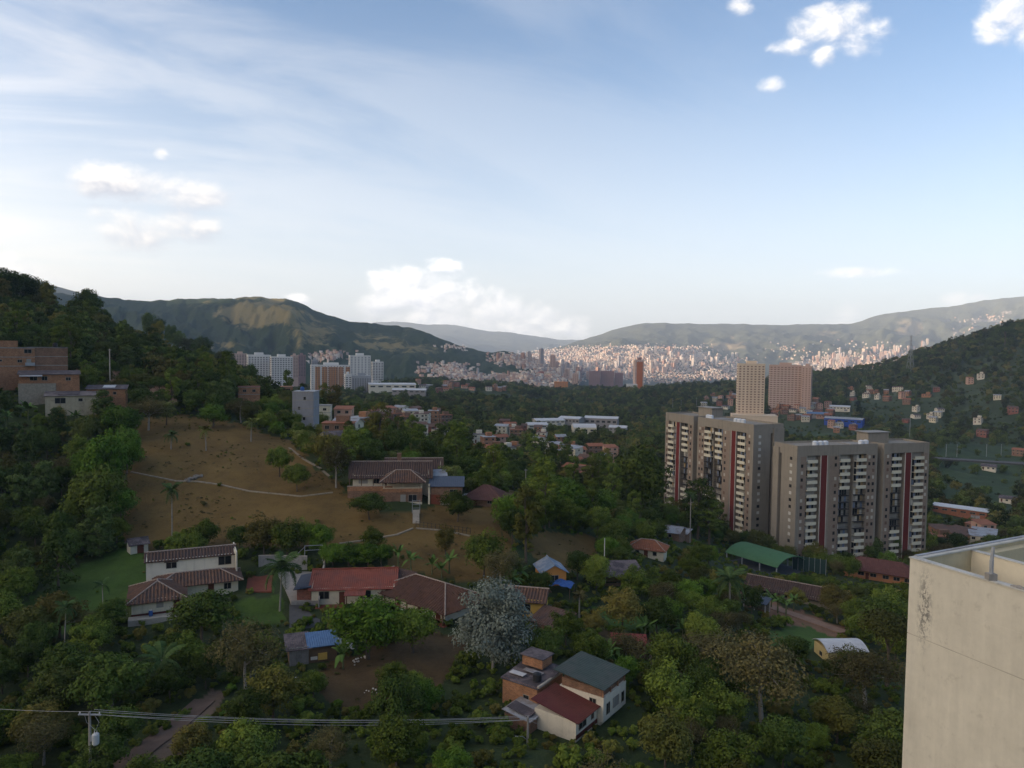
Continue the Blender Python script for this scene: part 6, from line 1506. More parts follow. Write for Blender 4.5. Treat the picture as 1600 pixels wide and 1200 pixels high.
LEAF_B = leaf_mat('leaf_bright_green', (0.036, 0.080, 0.010), (0.135, 0.220, 0.026), rand=0.3, alt=(0.15, 0.19, 0.03), altf=0.2)
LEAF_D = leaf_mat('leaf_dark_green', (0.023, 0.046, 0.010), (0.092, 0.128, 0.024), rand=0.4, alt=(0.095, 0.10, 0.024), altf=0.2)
LEAF_Y = leaf_mat('leaf_yellow_green', (0.085, 0.105, 0.022), (0.24, 0.25, 0.07), rand=0.2)
LEAF_S = leaf_mat('leaf_silver', (0.075, 0.090, 0.066), (0.235, 0.265, 0.215), rand=0.05)
LEAF_O = leaf_mat('leaf_olive_brown', (0.052, 0.052, 0.020), (0.145, 0.120, 0.046), rand=0.35)
PALM = leaf_mat('palm_frond', (0.030, 0.060, 0.018), (0.085, 0.130, 0.040), rand=0.25)
BANANA = leaf_mat('banana_leaf', (0.055, 0.105, 0.022), (0.135, 0.215, 0.055), rand=0.25)

def leaf_cloud(centres, radii, n_per, leaf, rng, flat=1.0, up=0.35, rnd=0.7, aspect=0.6):
    C = np.repeat(centres, n_per, axis=0); RC = np.repeat(radii, n_per); n = len(C)
    d = rng.normal(size=(n, 3)); d /= np.linalg.norm(d, axis=1)[:, None]
    d[:, 2] = np.where(rng.random(n) < 0.35, np.abs(d[:, 2]), d[:, 2])
    pos = C + d * (RC * (0.55 + 0.5 * rng.random(n)))[:, None] * np.array((1, 1, flat))
    nr = d + rng.normal(size=(n, 3)) * rnd * 0.5 + np.array((0, 0, up)); nr /= np.linalg.norm(nr, axis=1)[:, None]
    a = np.cross(nr, rng.normal(size=(n, 3))); a /= np.linalg.norm(a, axis=1)[:, None]; b = np.cross(nr, a)
    s = leaf * (0.6 + 0.8 * rng.random(n))[:, None]
    V = np.stack([pos - a * s * 0.5, pos + b * s * aspect * 0.5, pos + a * s * 0.5, pos - b * s * aspect * 0.5], axis=1).reshape(-1, 3)
    F = np.arange(n * 4).reshape(-1, 4)
    ct = np.repeat(rng.random(len(centres)), n_per)
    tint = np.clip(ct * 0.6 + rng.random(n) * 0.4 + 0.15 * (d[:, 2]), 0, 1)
    return V, F, np.repeat(tint, 4)
def crown_data(seed, Rr, H, z0, nclump, n_per, leaf, shape='round', flat=0.8):
    rng = np.random.default_rng(seed)
    d = rng.normal(size=(nclump, 3)); d /= np.linalg.norm(d, axis=1)[:, None]
    lob = 0.72 + 0.5 * rng.random(nclump)
    r = (0.30 + 0.70 * rng.random(nclump) ** 0.55) * lob
    if shape == 'round': c = d * r[:, None] * np.array((Rr, Rr, H / 2)) * 0.82
    elif shape == 'umbrella':
        d[:, 2] = np.abs(d[:, 2]) * 0.55; c = d * r[:, None] * np.array((Rr, Rr, H * 0.6)) * 0.9; c[:, 2] += (1 - (np.hypot(c[:, 0], c[:, 1]) / Rr) ** 2) * H * 0.25 - H * 0.2
    elif shape == 'cone':
        u = rng.random(nclump) ** 0.8; ang = rng.random(nclump) * 6.28; rad = Rr * (1 - u) * (0.55 + 0.45 * rng.random(nclump)); c = np.c_[np.cos(ang) * rad, np.sin(ang) * rad, (u - 0.5) * H]
    elif shape == 'column':
        u = rng.random(nclump); ang = rng.random(nclump) * 6.28; rad = Rr * (0.25 + 0.75 * np.sin(np.pi * (0.12 + 0.8 * u))) * (0.4 + 0.6 * rng.random(nclump)); c = np.c_[np.cos(ang) * rad, np.sin(ang) * rad, (u - 0.5) * H]
    elif shape == 'tiers':
        k = rng.integers(0, 4, nclump); ang = rng.random(nclump) * 6.28; rad = Rr * (1 - 0.2 * k) * np.sqrt(rng.random(nclump)); c = np.c_[np.cos(ang) * rad, np.sin(ang) * rad, (k / 3.0 - 0.5) * H * 0.9 + rng.normal(size=nclump) * 0.04 * H]
    c[:, 2] += z0 + H / 2
    base = (Rr * 0.34 if shape != 'cone' else Rr * 0.30) * (0.7 + 0.6 * rng.random(nclump))
    V, F, T = leaf_cloud(c, base, n_per, leaf, rng, flat)
    return V, F, T, c
def mesh_from(name, V, F, T, m):
    o = mesh_obj(name, V, F, m); attr(o.data, 'tint', T); me = o.data; bpy.data.objects.remove(o); return me
def trunk_me(seed, h, r, cl, nl=6, m=None, lean=0.3, name='trunk'):
    rng = random.Random(seed); mb = MB()
    top = Vector((rng.uniform(-lean, lean), rng.uniform(-lean, lean), h))
    mid = Vector((top.x * 0.3 + rng.uniform(-.2, .2), top.y * 0.3 + rng.uniform(-.2, .2), h * 0.5))
    mb.tube([(0, 0, -1.2), (0, 0, 0), mid, top], [r * 1.5, r * 1.15, r * 0.85, r * 0.6], 7)
    idx = list(range(len(cl))); rng.shuffle(idx)
    for i in idx[:nl]:
        e = Vector(cl[i]); s = mid.lerp(top, rng.random()); k = s.lerp(e, 0.5) + Vector((0, 0, (e - s).length * 0.10)); mb.tube([s, k, e], [r * 0.45, r * 0.3, r * 0.10], 5)
    o = mb.build(name, m or BARK); me = o.data; bpy.data.objects.remove(o); return me
TREES = {}
def def_tree(kind, seeds, Rr, H, z0, nclump, n_per, leaf, shape, m, tr=0.18, flat=0.8, bark=None, limbs=6):
    L = []
    for s in seeds:
        V, F, T, c = crown_data(s, Rr, H, z0, nclump, n_per, leaf, shape, flat)
        L.append((mesh_from('crown', V, F, T, m), trunk_me(s, z0 + H * 0.45, tr, c, limbs, bark)))
    TREES[kind] = L
# every kind is modelled at its natural size: (crown radius, crown height, bole)
def_tree('round', (1, 2, 3, 4), 4.0, 6.0, 2.0, 50, 135, 0.38, 'round', LEAF)
def_tree('dense', (11, 12, 13), 3.4, 5.6, 1.0, 60, 140, 0.32, 'round', LEAF_B)
def_tree('dark', (21, 22, 23), 4.2, 7.0, 2.4, 50, 130, 0.40, 'round', LEAF_D)
def_tree('umbrella', (31, 32, 33), 5.2, 5.4, 7.0, 44, 140, 0.38, 'umbrella', LEAF_D, tr=0.26, limbs=12)
def_tree('tall', (41, 42), 3.0, 11.0, 5.0, 46, 95, 0.50, 'column', LEAF, tr=0.26)
def_tree('open', (51, 52, 53), 4.6, 5.6, 2.4, 44, 130, 0.27, 'round', LEAF_O, tr=0.22, bark=BARK_P, limbs=14)
def_tree('conifer', (61,), 3.0, 11.0, 0.8, 90, 70, 0.42, 'cone', LEAF_D, tr=0.2)
def_tree('bush', (71, 72, 73), 1.5, 2.0, 0.1, 16, 90, 0.30, 'round', LEAF, tr=0.06, limbs=3)
def_tree('bright_bush', (76, 77), 1.5, 2.1, 0.1, 16, 90, 0.30, 'round', LEAF_B, tr=0.06, limbs=3)
def_tree('silver', (81,), 6.0, 11.5, 1.6, 95, 190, 0.38, 'round', LEAF_S, tr=0.22, bark=BARK_P, limbs=24, flat=0.7)
def_tree('yellow', (91,), 2.6, 3.2, 1.6, 40, 90, 0.34, 'round', LEAF_Y, tr=0.14)
def_tree('ball', (95,), 1.7, 2.6, 0.2, 60, 90, 0.26, 'round', LEAF_B, tr=0.08)
def_tree('bamboo', (97, 98), 3.0, 9.0, 0.5, 60, 80, 0.46, 'column', leaf_mat('bamboo_leaf', (0.040, 0.070, 0.016), (0.115, 0.150, 0.040), rand=0.25), tr=0.05, limbs=10)
# palms: trunk and single fronds
def frond_me(seed, L, droop, m, leaflets=18, lw=0.16, ll=0.75, name='frond'):
    rng = np.random.default_rng(seed); V, F, T = [], [], []
    s = np.linspace(0, 1, leaflets + 1)
    sx = L * (s - 0.12 * s ** 3); sz = L * (0.55 * s - droop * s ** 2)
    for i in range(leaflets):
        w = 0.05 * (1 - s[i]) + 0.012
        k = len(V); V += [(sx[i], -w, sz[i]), (sx[i], w, sz[i]), (sx[i + 1], w * 0.9, sz[i + 1]), (sx[i + 1], -w * 0.9, sz[i + 1])]; F.append((k, k + 1, k + 2, k + 3)); T += [0.7] * 4
        if i < 2: continue
        l = ll * math.sin(math.pi * (0.10 + 0.86 * s[i])) ** 0.6
        for sg in (-1, 1):
            tx, ty, tz = sx[i] + l * 0.45, sg * l * 0.85, sz[i] - l * (0.25 + 0.35 * rng.random()); k = len(V); tn = rng.random()
            V += [(sx[i] - lw / 2, 0, sz[i]), (sx[i] + lw / 2, 0, sz[i]), (tx + 0.02, ty, tz), (tx - lw * 0.3, ty * 0.98, tz)]; F.append((k, k + 1, k + 2, k + 3)); T += [tn] * 4
    return mesh_from(name, V, np.array(F), T, m)
frond_sets = [frond_me(i, 2.6, 0.55 + 0.3 * i, PALM) for i in range(3)] ; big_fronds = [frond_me(10 + i, 3.9, 0.55 + 0.28 * i, PALM, 22, 0.20, 1.0) for i in range(3)]
yfr = [frond_me(20 + i, 2.4, 0.5 + 0.3 * i, LEAF_Y) for i in range(3)]
def palm(label, base, h, scale=1.0, big=False, r=0.13, n=15, group=None, fr=None, name='palm_tree', seed=0, bark=None):
    rng = random.Random(seed + int(base.x * 7)); t = thing(name, label, 'palm', base, rng.random() * 6, group)
    bx, by = rng.uniform(-.3, .3), rng.uniform(-.3, .3)
    MB().tube([(0, 0, -0.8), (0, 0, 0), (bx * 0.5, by * 0.5, h * 0.5), (bx, by, h)], [r * 1.6, r * 1.3, r, r * 0.8], 7).build('trunk', bark or BARK_P, t)
    sets = fr or (big_fronds if big else frond_sets)
    for i in range(n):
        ring = i % 3
        o = place(sets[ring], 'frond', t, (bx, by, h - 0.1)); o.scale = (scale * rng.uniform(.85, 1.1),) * 3
        o.rotation_euler = (rng.uniform(-.15, .15), (-0.55, -0.1, 0.35)[ring] + rng.uniform(-.12, .12), i * 2.399 + rng.uniform(-.2, .2))
    return t
def blade_me(seed, L, W, droop, m):
    rng = np.random.default_rng(seed); V, F, T = [], [], []; n = 9
    for i in range(n + 1):
        s = i / n; x = L * (0.85 * s - 0.1 * s * s); z = L * (0.62 * s - droop * s * s); w = W * math.sin(math.pi * min(0.97, 0.06 + 0.93 * s)) ** 0.7 / 2 if s > 0.15 else 0.05
        rag = 1 + (0.25 * rng.random() if s > 0.3 else 0)
        V += [(x, -w * rag, z - w * 0.35), (x, 0, z), (x, w * rag, z - w * 0.35)]; T += [0.35, 0.8, 0.35]
    for i in range(n): a = i * 3; F += [(a, a + 1, a + 4, a + 3), (a + 1, a + 2, a + 5, a + 4)]
    return mesh_from('leaf', V, np.array(F), T, m)
blades = [blade_me(i, 2.4, 0.62, 0.30 + 0.25 * i, BANANA) for i in range(4)]
def banana(label, base, scale, group, seed=0, n=9):
    rng = random.Random(seed); t = thing('banana_plant', label, 'banana plant', base, rng.random() * 6, group)
    h = rng.uniform(1.6, 2.6) * scale
    MB().tube([(0, 0, -0.5), (0, 0, h * 0.5), (rng.uniform(-.1, .1), 0, h)], [0.16 * scale, 0.13 * scale, 0.08 * scale], 6).build('stem', mat('banana_stem', (0.13, 0.14, 0.06), var=0.3), t)
    for i in range(n):
        o = place(blades[i % 4 if i > 2 else 0], 'leaf', t, (0, 0, h - 0.1)); o.scale = (scale * rng.uniform(.8, 1.15),) * 3
        o.rotation_euler = (rng.uniform(-.2, .2), rng.uniform(-0.75, -0.1), i * 2.399 + rng.uniform(-.3, .3))
    return t
NAMES = {'round': 'broadleaf_tree', 'dense': 'leafy_tree', 'dark': 'dark_tree', 'umbrella': 'umbrella_tree', 'tall': 'tall_tree', 'open': 'olive_tree', 'conifer': 'conifer_tree', 'bush': 'shrub',
         'bright_bush': 'shrub', 'silver': 'silver_leaf_tree', 'yellow': 'yellow_tree', 'ball': 'clipped_bush', 'bamboo': 'bamboo_clump'}
NAT = {k: L for k, L in (('round', 8.0), ('dense', 6.6), ('dark', 9.4), ('umbrella', 12.4), ('tall', 16.0), ('open', 8.0), ('conifer', 11.8), ('bush', 2.1), ('bright_bush', 2.2), ('silver', 13.1), ('yellow', 4.8), ('ball', 2.8), ('bamboo', 9.5))}
NATR = {'round': 4.0, 'dense': 3.4, 'dark': 4.2, 'umbrella': 5.2, 'tall': 3.0, 'open': 4.6, 'conifer': 3.0, 'bush': 1.5, 'bright_bush': 1.5, 'silver': 6.0, 'yellow': 2.6, 'ball': 1.7, 'bamboo': 3.0}
def tree(kind, base, scale=1.0, label='', group=None, rnd=random, cat=None, sx=1.0, name=None):
    cm, tm = rnd.choice(TREES[kind])
    t = thing(name or NAMES[kind], label, cat or ('shrub' if 'bush' in kind or kind == 'ball' else 'bamboo' if kind == 'bamboo' else 'tree'), base, rnd.random() * 6.28, group)
    t.scale = (scale * sx * rnd.uniform(.92, 1.08), scale * sx * rnd.uniform(.92, 1.08), scale)
    place(tm, 'trunk', t, (0, 0, 0)); place(cm, 'crown', t, (0, 0, 0))
    FOOT.append((base.x, base.y, NATR[kind] * scale * sx * 0.6))
    return t
def tree_px(kind, px, py, width_px, label, group=None, dmin=40, dmax=600, sx=1.0, height_px=None):
    """plant a tree with its foot at a photograph pixel; width_px is the crown's width there"""
    b = ground_at(px, py, dmin, dmax); sc = width_px / FPX * b.y / (2 * NATR[kind])
    if height_px: s2 = height_px / FPX * b.y / NAT[kind]; return tree(kind, b, s2, label, group, sx=sc / s2)
    return tree(kind, b, sc, label, group, sx=sx)

# ------------------------------------------------------------------ vegetation: the trees one can single out
tree_px('silver', 770, 1052, 128, 'silver-leaved tree with pale grey foliage beside the yellow house', dmin=70, height_px=150)
for i, (px_, py_, w, h) in enumerate(((188, 690, 62, 60), (198, 740, 55, 75), (165, 780, 80, 110), (150, 830, 95, 105), (190, 818, 55, 60), (135, 770, 50, 70))):
    tree_px('dense', px_, py_, w, 'bright green leafy tree in the dense row along the left edge of the meadow', 'bright trees at the meadow edge', dmin=110, height_px=h)
tree_px('conifer', 92, 925, 62, 'dark cone-shaped conifer beside the lawn', dmin=90, height_px=125)
tree_px('round', 22, 955, 65, 'mottled green tree at the left edge of the lawn', dmin=90, height_px=70)
for px_, py_, w, h in ((8, 478, 62, 62), (38, 482, 50, 58)): tree_px('dark', px_, py_, w, 'spreading dark tree on the skyline at the far left', 'skyline trees at the far left', dmin=200, height_px=h)
tree_px('dark', 68, 488, 38, 'dark skyline tree second from the left hill crown', dmin=200, height_px=52)
tree_px('dark', 136, 508, 46, 'lone round-headed tree on the left skyline', dmin=200, height_px=60)
for px_, py_, w, h in ((232, 538, 24, 54), (248, 544, 22, 50), (266, 550, 20, 46), (280, 556, 26, 42)): tree_px('dark', px_, py_, w, 'slim dark tree in the small clump on the sloping left skyline', 'clump on the left skyline', dmin=200, height_px=h)
for i in range(9):
    px_ = 296 + i * 12; tree_px('dark', px_, 560 + i * 7.0, 26, 'dark tree on the descending edge of the left hill', 'trees on the descending hill edge', dmin=200, height_px=34 + (i % 3) * 8)
for px_, py_, w in ((232, 672, 60), (260, 664, 40)): tree_px('open' if px_ < 250 else 'yellow', px_, py_, w, 'brownish tree below the tin-roofed row' if px_ < 250 else 'yellow-green tree beside the brownish tree below the tin roofs', dmin=150)
tree_px('dense', 333, 668, 44, 'round bright green tree at the upper edge of the meadow', dmin=150, height_px=38)
tree_px('round', 437, 745, 42, 'dark green tree in the middle of the meadow', dmin=120, height_px=48)
tree_px('round', 464, 768, 44, 'small tree in front of the path at the meadow', dmin=120, height_px=44)
tree_px('dark', 577, 812, 58, 'dense dark tree in front of the hill farmhouse', dmin=110, height_px=44)
tree_px('round', 715, 815, 56, 'rounded tree in front of the brick annex', dmin=110, height_px=50)
tree_px('yellow', 702, 772, 44, 'yellow-leaved tree behind the brick annex', dmin=150, height_px=44)
tree_px('ball', 633, 728, 26, 'round clipped bush behind the hill farmhouse roof', dmin=170, height_px=26)
tree_px('ball', 690, 736, 30, 'low clipped bush right of the round one behind the farmhouse', dmin=170, height_px=20)
tree_px('open', 525, 762, 60, 'ragged tall tree at the left end of the hill farmhouse', dmin=140, height_px=75)
for px_ in (520, 545, 575, 596): tree_px('dense', px_, 884, 46, 'dense dark green fruit tree in the row behind the red-roofed house', 'row behind the red roof', dmin=100, height_px=36)
tree_px('round', 756, 900, 72, 'spreading tree on the slope above the tiled farmhouse', dmin=100, height_px=70)
tree_px('round', 696, 870, 36, 'small tree on the meadow below the fence', dmin=100, height_px=50)
tree_px('round', 475, 862, 30, 'slim little tree behind the courtyard wall', dmin=100, height_px=52)
tree_px('dense', 575, 1030, 118, 'broad dense green tree below the red-roofed house', dmin=70, height_px=105)
tree_px('dense', 645, 1020, 80, 'dense green tree below the tiled farmhouse', dmin=70, height_px=75)
tree_px('dark', 315, 1010, 100, 'large dark tree in front of the white house', dmin=70, height_px=95)
tree_px('open', 385, 1090, 110, 'olive green tree below the courtyard drive', dmin=60, height_px=125)
tree_px('dark', 175, 985, 55, 'round reddish-dark bush tree at the lawn edge', dmin=80, height_px=55)
for px_, py_, w, h in ((612, 1088, 50, 55), (650, 1098, 50, 50), (490, 1095, 40, 50)): tree_px('round', px_, py_, w, 'small round fruit tree in the bare yard', 'fruit trees of the bare yard', dmin=60, height_px=h)
tree_px('tall', 1090, 842, 44, 'tall narrow tree in front of the farther grey block', dmin=120, height_px=96)
tree_px('tall', 1108, 850, 46, 'tall tree just right of the narrow one before the farther grey block', dmin=120, height_px=70)
tree_px('round', 1000, 815, 100, 'big rounded tree crown left of the grey blocks', dmin=150, height_px=120)
tree_px('dark', 975, 800, 70, 'dark full tree beside the big rounded crown', dmin=150, height_px=70)
tree_px('open', 1352, 1105, 120, 'rusty olive tree before the yellow hall', dmin=60, height_px=95)
tree_px('open', 1190, 1130, 170, 'wide-spreading tree with pale branches and rusty leaves at bottom right', dmin=60, height_px=140)
tree_px('open', 1120, 1060, 110, 'thin rusty tree above the wide-spreading one', dmin=70, height_px=75)
tree_px('umbrella', 1385, 1080, 110, 'flat-topped tree against the cream wall', dmin=70, height_px=130)
for px_, py_, w, h in ((885, 815, 80, 70), (840, 800, 70, 60), (930, 820, 70, 60), (800, 830, 60, 60)): tree_px('dense', px_, py_, w, 'mid green tree in the leafy band behind the orange house', 'leafy band behind the orange house', dmin=130, height_px=h)
tree_px('ball', 868, 978, 26, 'clipped yellowish bush below the yellow house', dmin=80, height_px=16)
tree_px('umbrella', 1570, 540, 30, 'bushy tree on the skyline at the right edge', dmin=600, dmax=1600, height_px=30)
# palms
def palm_px(px, py, top, label, **k):
    b_ = ground_at(px, py, 50, 300); palm(label, b_, (py - top) / FPX * b_.y * 1.03, **k)
palm_px(269, 852, 765, 'tall slender palm standing on the meadow behind the white house', r=0.11, n=16)
palm_px(322, 704, 672, 'bushy palm on the upper meadow, the larger of two', scale=1.0, fr=yfr)
palm_px(267, 702, 680, 'small palm on the upper meadow below the brownish tree', scale=0.85)
palm_px(392, 690, 660, 'yellowish palm at the upper right edge of the meadow', fr=yfr)
palm_px(437, 955, 886, 'feathery palm beside the concrete courtyard', big=True, n=18, r=0.12)
palm_px(162, 985, 912, 'slender young palm on the lawn', scale=0.6, r=0.07, n=10)
palm_px(100, 1030, 950, 'drooping palm at the lower lawn edge', scale=0.75, r=0.09)
palm_px(1140, 960, 905, 'broad royal palm in front of the sports canopy', big=True, scale=1.1, n=20, r=0.2)
palm_px(1078, 850, 775, 'slim palm among the tall trees before the farther grey block', scale=0.9)
palm_px(250, 1080, 1030, 'fan-leaved palm in the dark undergrowth below the white house', big=True, scale=0.9, n=14)
palm_px(35, 1010, 965, 'small palm at the left edge below the lawn', scale=0.8)
palm_px(905, 965, 930, 'withered palm below the veranda hut', scale=0.7, fr=[frond_me(40 + i, 2.2, 0.7 + .2 * i, LEAF_O) for i in range(3)])
# banana plants
BG = {'a': ('banana plant on the slope behind the red-roofed house', 'bananas behind the red roof', [(622, 888), (642, 900), (675, 898), (690, 902), (702, 896)]),
      'b': ('banana plant beside the yellow house', 'bananas by the yellow house', [(802, 925), (812, 918), (795, 930)]),
      'c': ('banana plant in the garden right of the yellow house', 'bananas in the lower garden', [(1008, 1000), (1022, 995), (1038, 1000), (1052, 990), (1066, 1002), (1080, 988), (1095, 995), (1110, 985), (1126, 998)]),
      'd': ('banana plant beside the faded red shed', 'bananas by the red shed', [(950, 1050), (965, 1056), (980, 1048), (996, 1060), (1012, 1045), (938, 1062), (1024, 1052)]),
      'e': ('banana plant on the slope below the left brick houses', 'bananas below the brick houses', [(44, 655), (118, 662), (156, 652), (10, 668), (88, 668)]),
      'f': ('lone banana plant by the tin shack', None, [(536, 1045)]), 'g': ('banana plant beside the veranda hut', 'bananas by the veranda hut', [(962, 868), (950, 872)]),
      'h': ('banana plant beside the long barn', 'bananas by the long barn', [(1215, 958), (1228, 962), (1240, 955), (1205, 950)]),
      'i': ('single pale banana plant on the dark left slope', None, [(18, 795)])}
sd = 0; ORD = ('first', 'second', 'third', 'fourth', 'fifth', 'sixth', 'seventh', 'eighth', 'ninth')
for k, (lab0, grp, L) in BG.items():
    for nth, (px_, py_) in enumerate(sorted(L)):
        lab = lab0 if len(L) == 1 else lab0 + ', %s from the left' % ORD[nth]
        sd += 1; b_ = ground_at(px_, py_, 60, 300); banana(lab, b_, (1.0 if k != 'e' else 1.3) * random.uniform(.85, 1.2), grp, sd)

# ------------------------------------------------------------------ vegetation: woods and thickets tree by tree
KEEP = [  # photograph boxes that trees nearer than the given depth must not hide
    (195, 848, 392, 962, 118), (384, 890, 500, 955, 118), (500, 875, 760, 958, 112), (540, 712, 700, 800, 160), (722, 735, 792, 785, 165), (455, 972, 528, 1030, 98), (828, 865, 885, 925, 125), (800, 912, 852, 958, 110),
    (932, 868, 998, 912, 135), (824, 1003, 972, 1142, 88), (950, 1000, 1012, 1022, 100), (1265, 990, 1345, 1035, 110), (1320, 868, 1425, 910, 226), (1125, 838, 1295, 895, 226), (1010, 822, 1075, 848, 190), (988, 848, 1040, 866, 170),
    (1165, 895, 1305, 950, 150), (0, 540, 205, 632, 200), (205, 655, 530, 850, 125), (560, 800, 800, 870, 125), (20, 870, 245, 985, 100), (1050, 650, 1460, 850, 255), (1180, 930, 1320, 985, 130), (460, 612, 520, 655, 280), (372, 600, 460, 620, 280),
    (480, 1010, 720, 1110, 80), (820, 838, 945, 890, 140), (130, 1105, 840, 1135, 62), (700, 925, 832, 1050, 95), (195, 1060, 330, 1200, 60), (795, 1105, 855, 1175, 77)]
def hidden(px, py, dep, w_px, h_px):
    for x0, y0, x1, y1, dd in KEEP:
        if dep < dd and px + w_px * 0.42 > x0 and px - w_px * 0.42 < x1 and py - h_px < y1 and py > y0 + 2: return True
    return False
def region(px, dep):
    if px < 400 and dep > 208: return 'in the wood on the left hill above the meadow'
    if px < 240 and dep > 118: return 'on the dark slope left of the meadow'
    if dep < 118 and px < 480: return 'in the thicket at bottom left'
    if dep < 118 and px < 860: return 'in the thicket along the bottom middle'
    if dep < 138: return 'in the thicket at bottom right'
    if px < 800: return 'in the trees behind the meadow and the hill farmhouse'
    if px < 1130: return 'in the leafy valley left of the grey blocks'
    return 'in the greenery round the foot of the grey blocks'
ADJ = {'round': 'mid green broadleaf tree', 'dense': 'bright green leafy tree', 'dark': 'dark green tree', 'umbrella': 'flat-crowned dark tree', 'tall': 'tall upright tree', 'open': 'olive brown open tree', 'bush': 'low green shrub', 'bright_bush': 'low bright green shrub', 'bamboo': 'feathery bamboo clump', 'yellow': 'yellow-green tree'}
MIX = {'in the wood': (('dark', 4), ('round', 4), ('bamboo', 2), ('umbrella', 1), ('open', 1), ('tall', 1)), 'on the dark': (('dark', 3), ('round', 4), ('bush', 3), ('bamboo', 1), ('open', 1)),
       'bottom left': (('dark', 5), ('round', 3), ('bush', 3), ('open', 2)), 'bottom middle': (('dark', 2), ('round', 4), ('bush', 4), ('open', 4), ('dense', 1)), 'bottom right': (('open', 4), ('round', 3), ('bush', 3), ('dark', 3), ('dense', 1)),
       'behind': (('round', 5), ('dark', 3), ('dense', 2), ('tall', 1), ('yellow', 1)), 'valley': (('round', 4), ('dense', 3), ('dark', 3), ('bush', 2), ('tall', 1)), 'greenery': (('round', 4), ('dark', 3), ('bush', 3), ('dense', 2), ('open', 1))}
rn = random.Random(11); counts = {}; rest = []
cand = []
cell = 3.6
for gx_ in np.arange(-260, 260, cell):
    for gy_ in np.arange(50, 345, cell): cand.append((gx_ + rn.uniform(-.5, .5) * cell, gy_ + rn.uniform(-.5, .5) * cell))
cand = np.array(cand); cz = height(cand[:, 0], cand[:, 1]); CP = np.c_[cand, cz]
cpx, cpy, cdp = project(CP); ok = (cpx > -140) & (cpx < 1760) & (cpy > 380) & (cpy < 1330)
CP, cpx, cpy, cdp = CP[ok], cpx[ok], cpy[ok], cdp[ok]
czn = zone_of(CP, False)
order = np.argsort(cdp)
foot_arr = np.array(FOOT); placed = []
LIMIT = 290
for i in order:
    P = Vector(CP[i]); px_, py_, dp = cpx[i], cpy[i], cdp[i]
    zn = ZONES[czn[i]][0] if czn[i] >= 0 else None
    if zn in ('lawn', 'earth', 'dirt'): continue
    if zn in ('meadow', 'soil') and rn.random() > 0.012: continue
    if px_ > 1400 and py_ > 900 and dp < 130: continue
    reg = region(px_, dp)
    mix = next(v for k, v in MIX.items() if k in reg)
    kind = rn.choices([a for a, _ in mix], [b for _, b in mix])[0]
    if zn in ('meadow', 'soil'): kind = 'bush'
    sc = rn.uniform(.55, 1.15) * (0.85 if dp < 140 else 0.95)
    for attempt in range(3):
        r_ = NATR[kind] * sc; wpx = 2 * r_ / dp * FPX; hpx = NAT[kind] * sc / dp * FPX
        fd = np.hypot(foot_arr[:, 0] - P.x, foot_arr[:, 1] - P.y) - foot_arr[:, 2]
        bad = fd.min() < r_ * (0.55 if 'bush' not in kind else 0.35) or hidden(px_, py_, dp, wpx, hpx)
        if not bad and placed:
            pa = placed_arr[:len(placed)]
            bad = (np.hypot(pa[:, 0] - P.x, pa[:, 1] - P.y) < (pa[:, 2] + r_) * 0.62).any()
        if not bad: break
        kind = 'bush' if attempt == 0 else 'bright_bush'; sc = rn.uniform(.5, 1.1) if attempt == 0 else rn.uniform(.4, .8)
    if bad: continue
    if not placed: placed_arr = np.zeros((9000, 3))
    placed_arr[len(placed)] = (P.x, P.y, r_); placed.append((kind, P, sc, reg))
# the largest in view become trees of their own, the remainder one mass; each label names the nearest landmark
LM = [(300, 905, 'the white two-storey house'), (405, 912, 'the terracotta patio'), (470, 915, 'the concrete courtyard'), (560, 910, 'the red-roofed house'), (670, 925, 'the tiled farmhouse'), (620, 755, 'the hill farmhouse'), (670, 780, 'the brick annex'),
      (758, 765, 'the brown-roofed house'), (215, 850, 'the tiny stone hut'), (490, 1000, 'the tin shack'), (860, 890, 'the little orange house'), (825, 935, 'the yellow house'), (965, 890, 'the veranda hut'), (920, 1080, 'the green-roofed house'),
      (870, 1100, 'the dark red roof'), (860, 1030, 'the bare brick house'), (982, 1012, 'the faded red shed'), (1305, 1012, 'the yellow hall'), (1235, 925, 'the long barn'), (1372, 890, 'the orange school wing'), (1185, 862, 'the green canopy'),
      (1040, 832, 'the weathered zinc roof'), (1012, 858, 'the orange tile roof'), (25, 565, 'the tall orange brick house'), (75, 565, 'the brown brick house'), (110, 615, 'the patched tin roofs'), (478, 630, 'the tall concrete house'), (437, 612, 'the ridge brick house'),
      (100, 930, 'the green lawn'), (770, 985, 'the silver-leaved tree'), (140, 1150, 'the transformer pole'), (600, 1060, 'the bare yard'), (1100, 740, 'the farther grey block'), (1340, 790, 'the nearer grey block'), (300, 740, 'the meadow'), (1230, 960, 'the red earth road'),
      (260, 1140, 'the dirt track'), (1415, 1050, 'the cream wall'), (172, 580, 'the pale concrete pole'), (1055, 990, 'the banana garden'), (885, 865, 'the grassy bank'), (1140, 925, 'the royal palm'), (825, 1140, 'the lamp pole'), (600, 1128, 'the power cables'), (300, 560, 'the sloping left skyline'), (140, 470, 'the lone skyline tree')]
LIMS = {'round': 110, 'dark': 90, 'open': 60, 'dense': 70, 'bamboo': 40, 'umbrella': 40, 'tall': 40, 'yellow': 20, 'bush': 90, 'bright_bush': 60}
def landmark(px, py):
    d, x, y, nm = min((math.hypot(px - x, (py - y) * 1.3), x, y, nm) for x, y, nm in LM)
    dx, dy = px - x, py - y
    rel = ('well ' if d > 130 else '') + (('right of' if dx > 0 else 'left of') if abs(dx) > abs(dy) * 1.2 else ('below' if dy > 0 else 'above and behind'))
    return rel + ' ' + nm
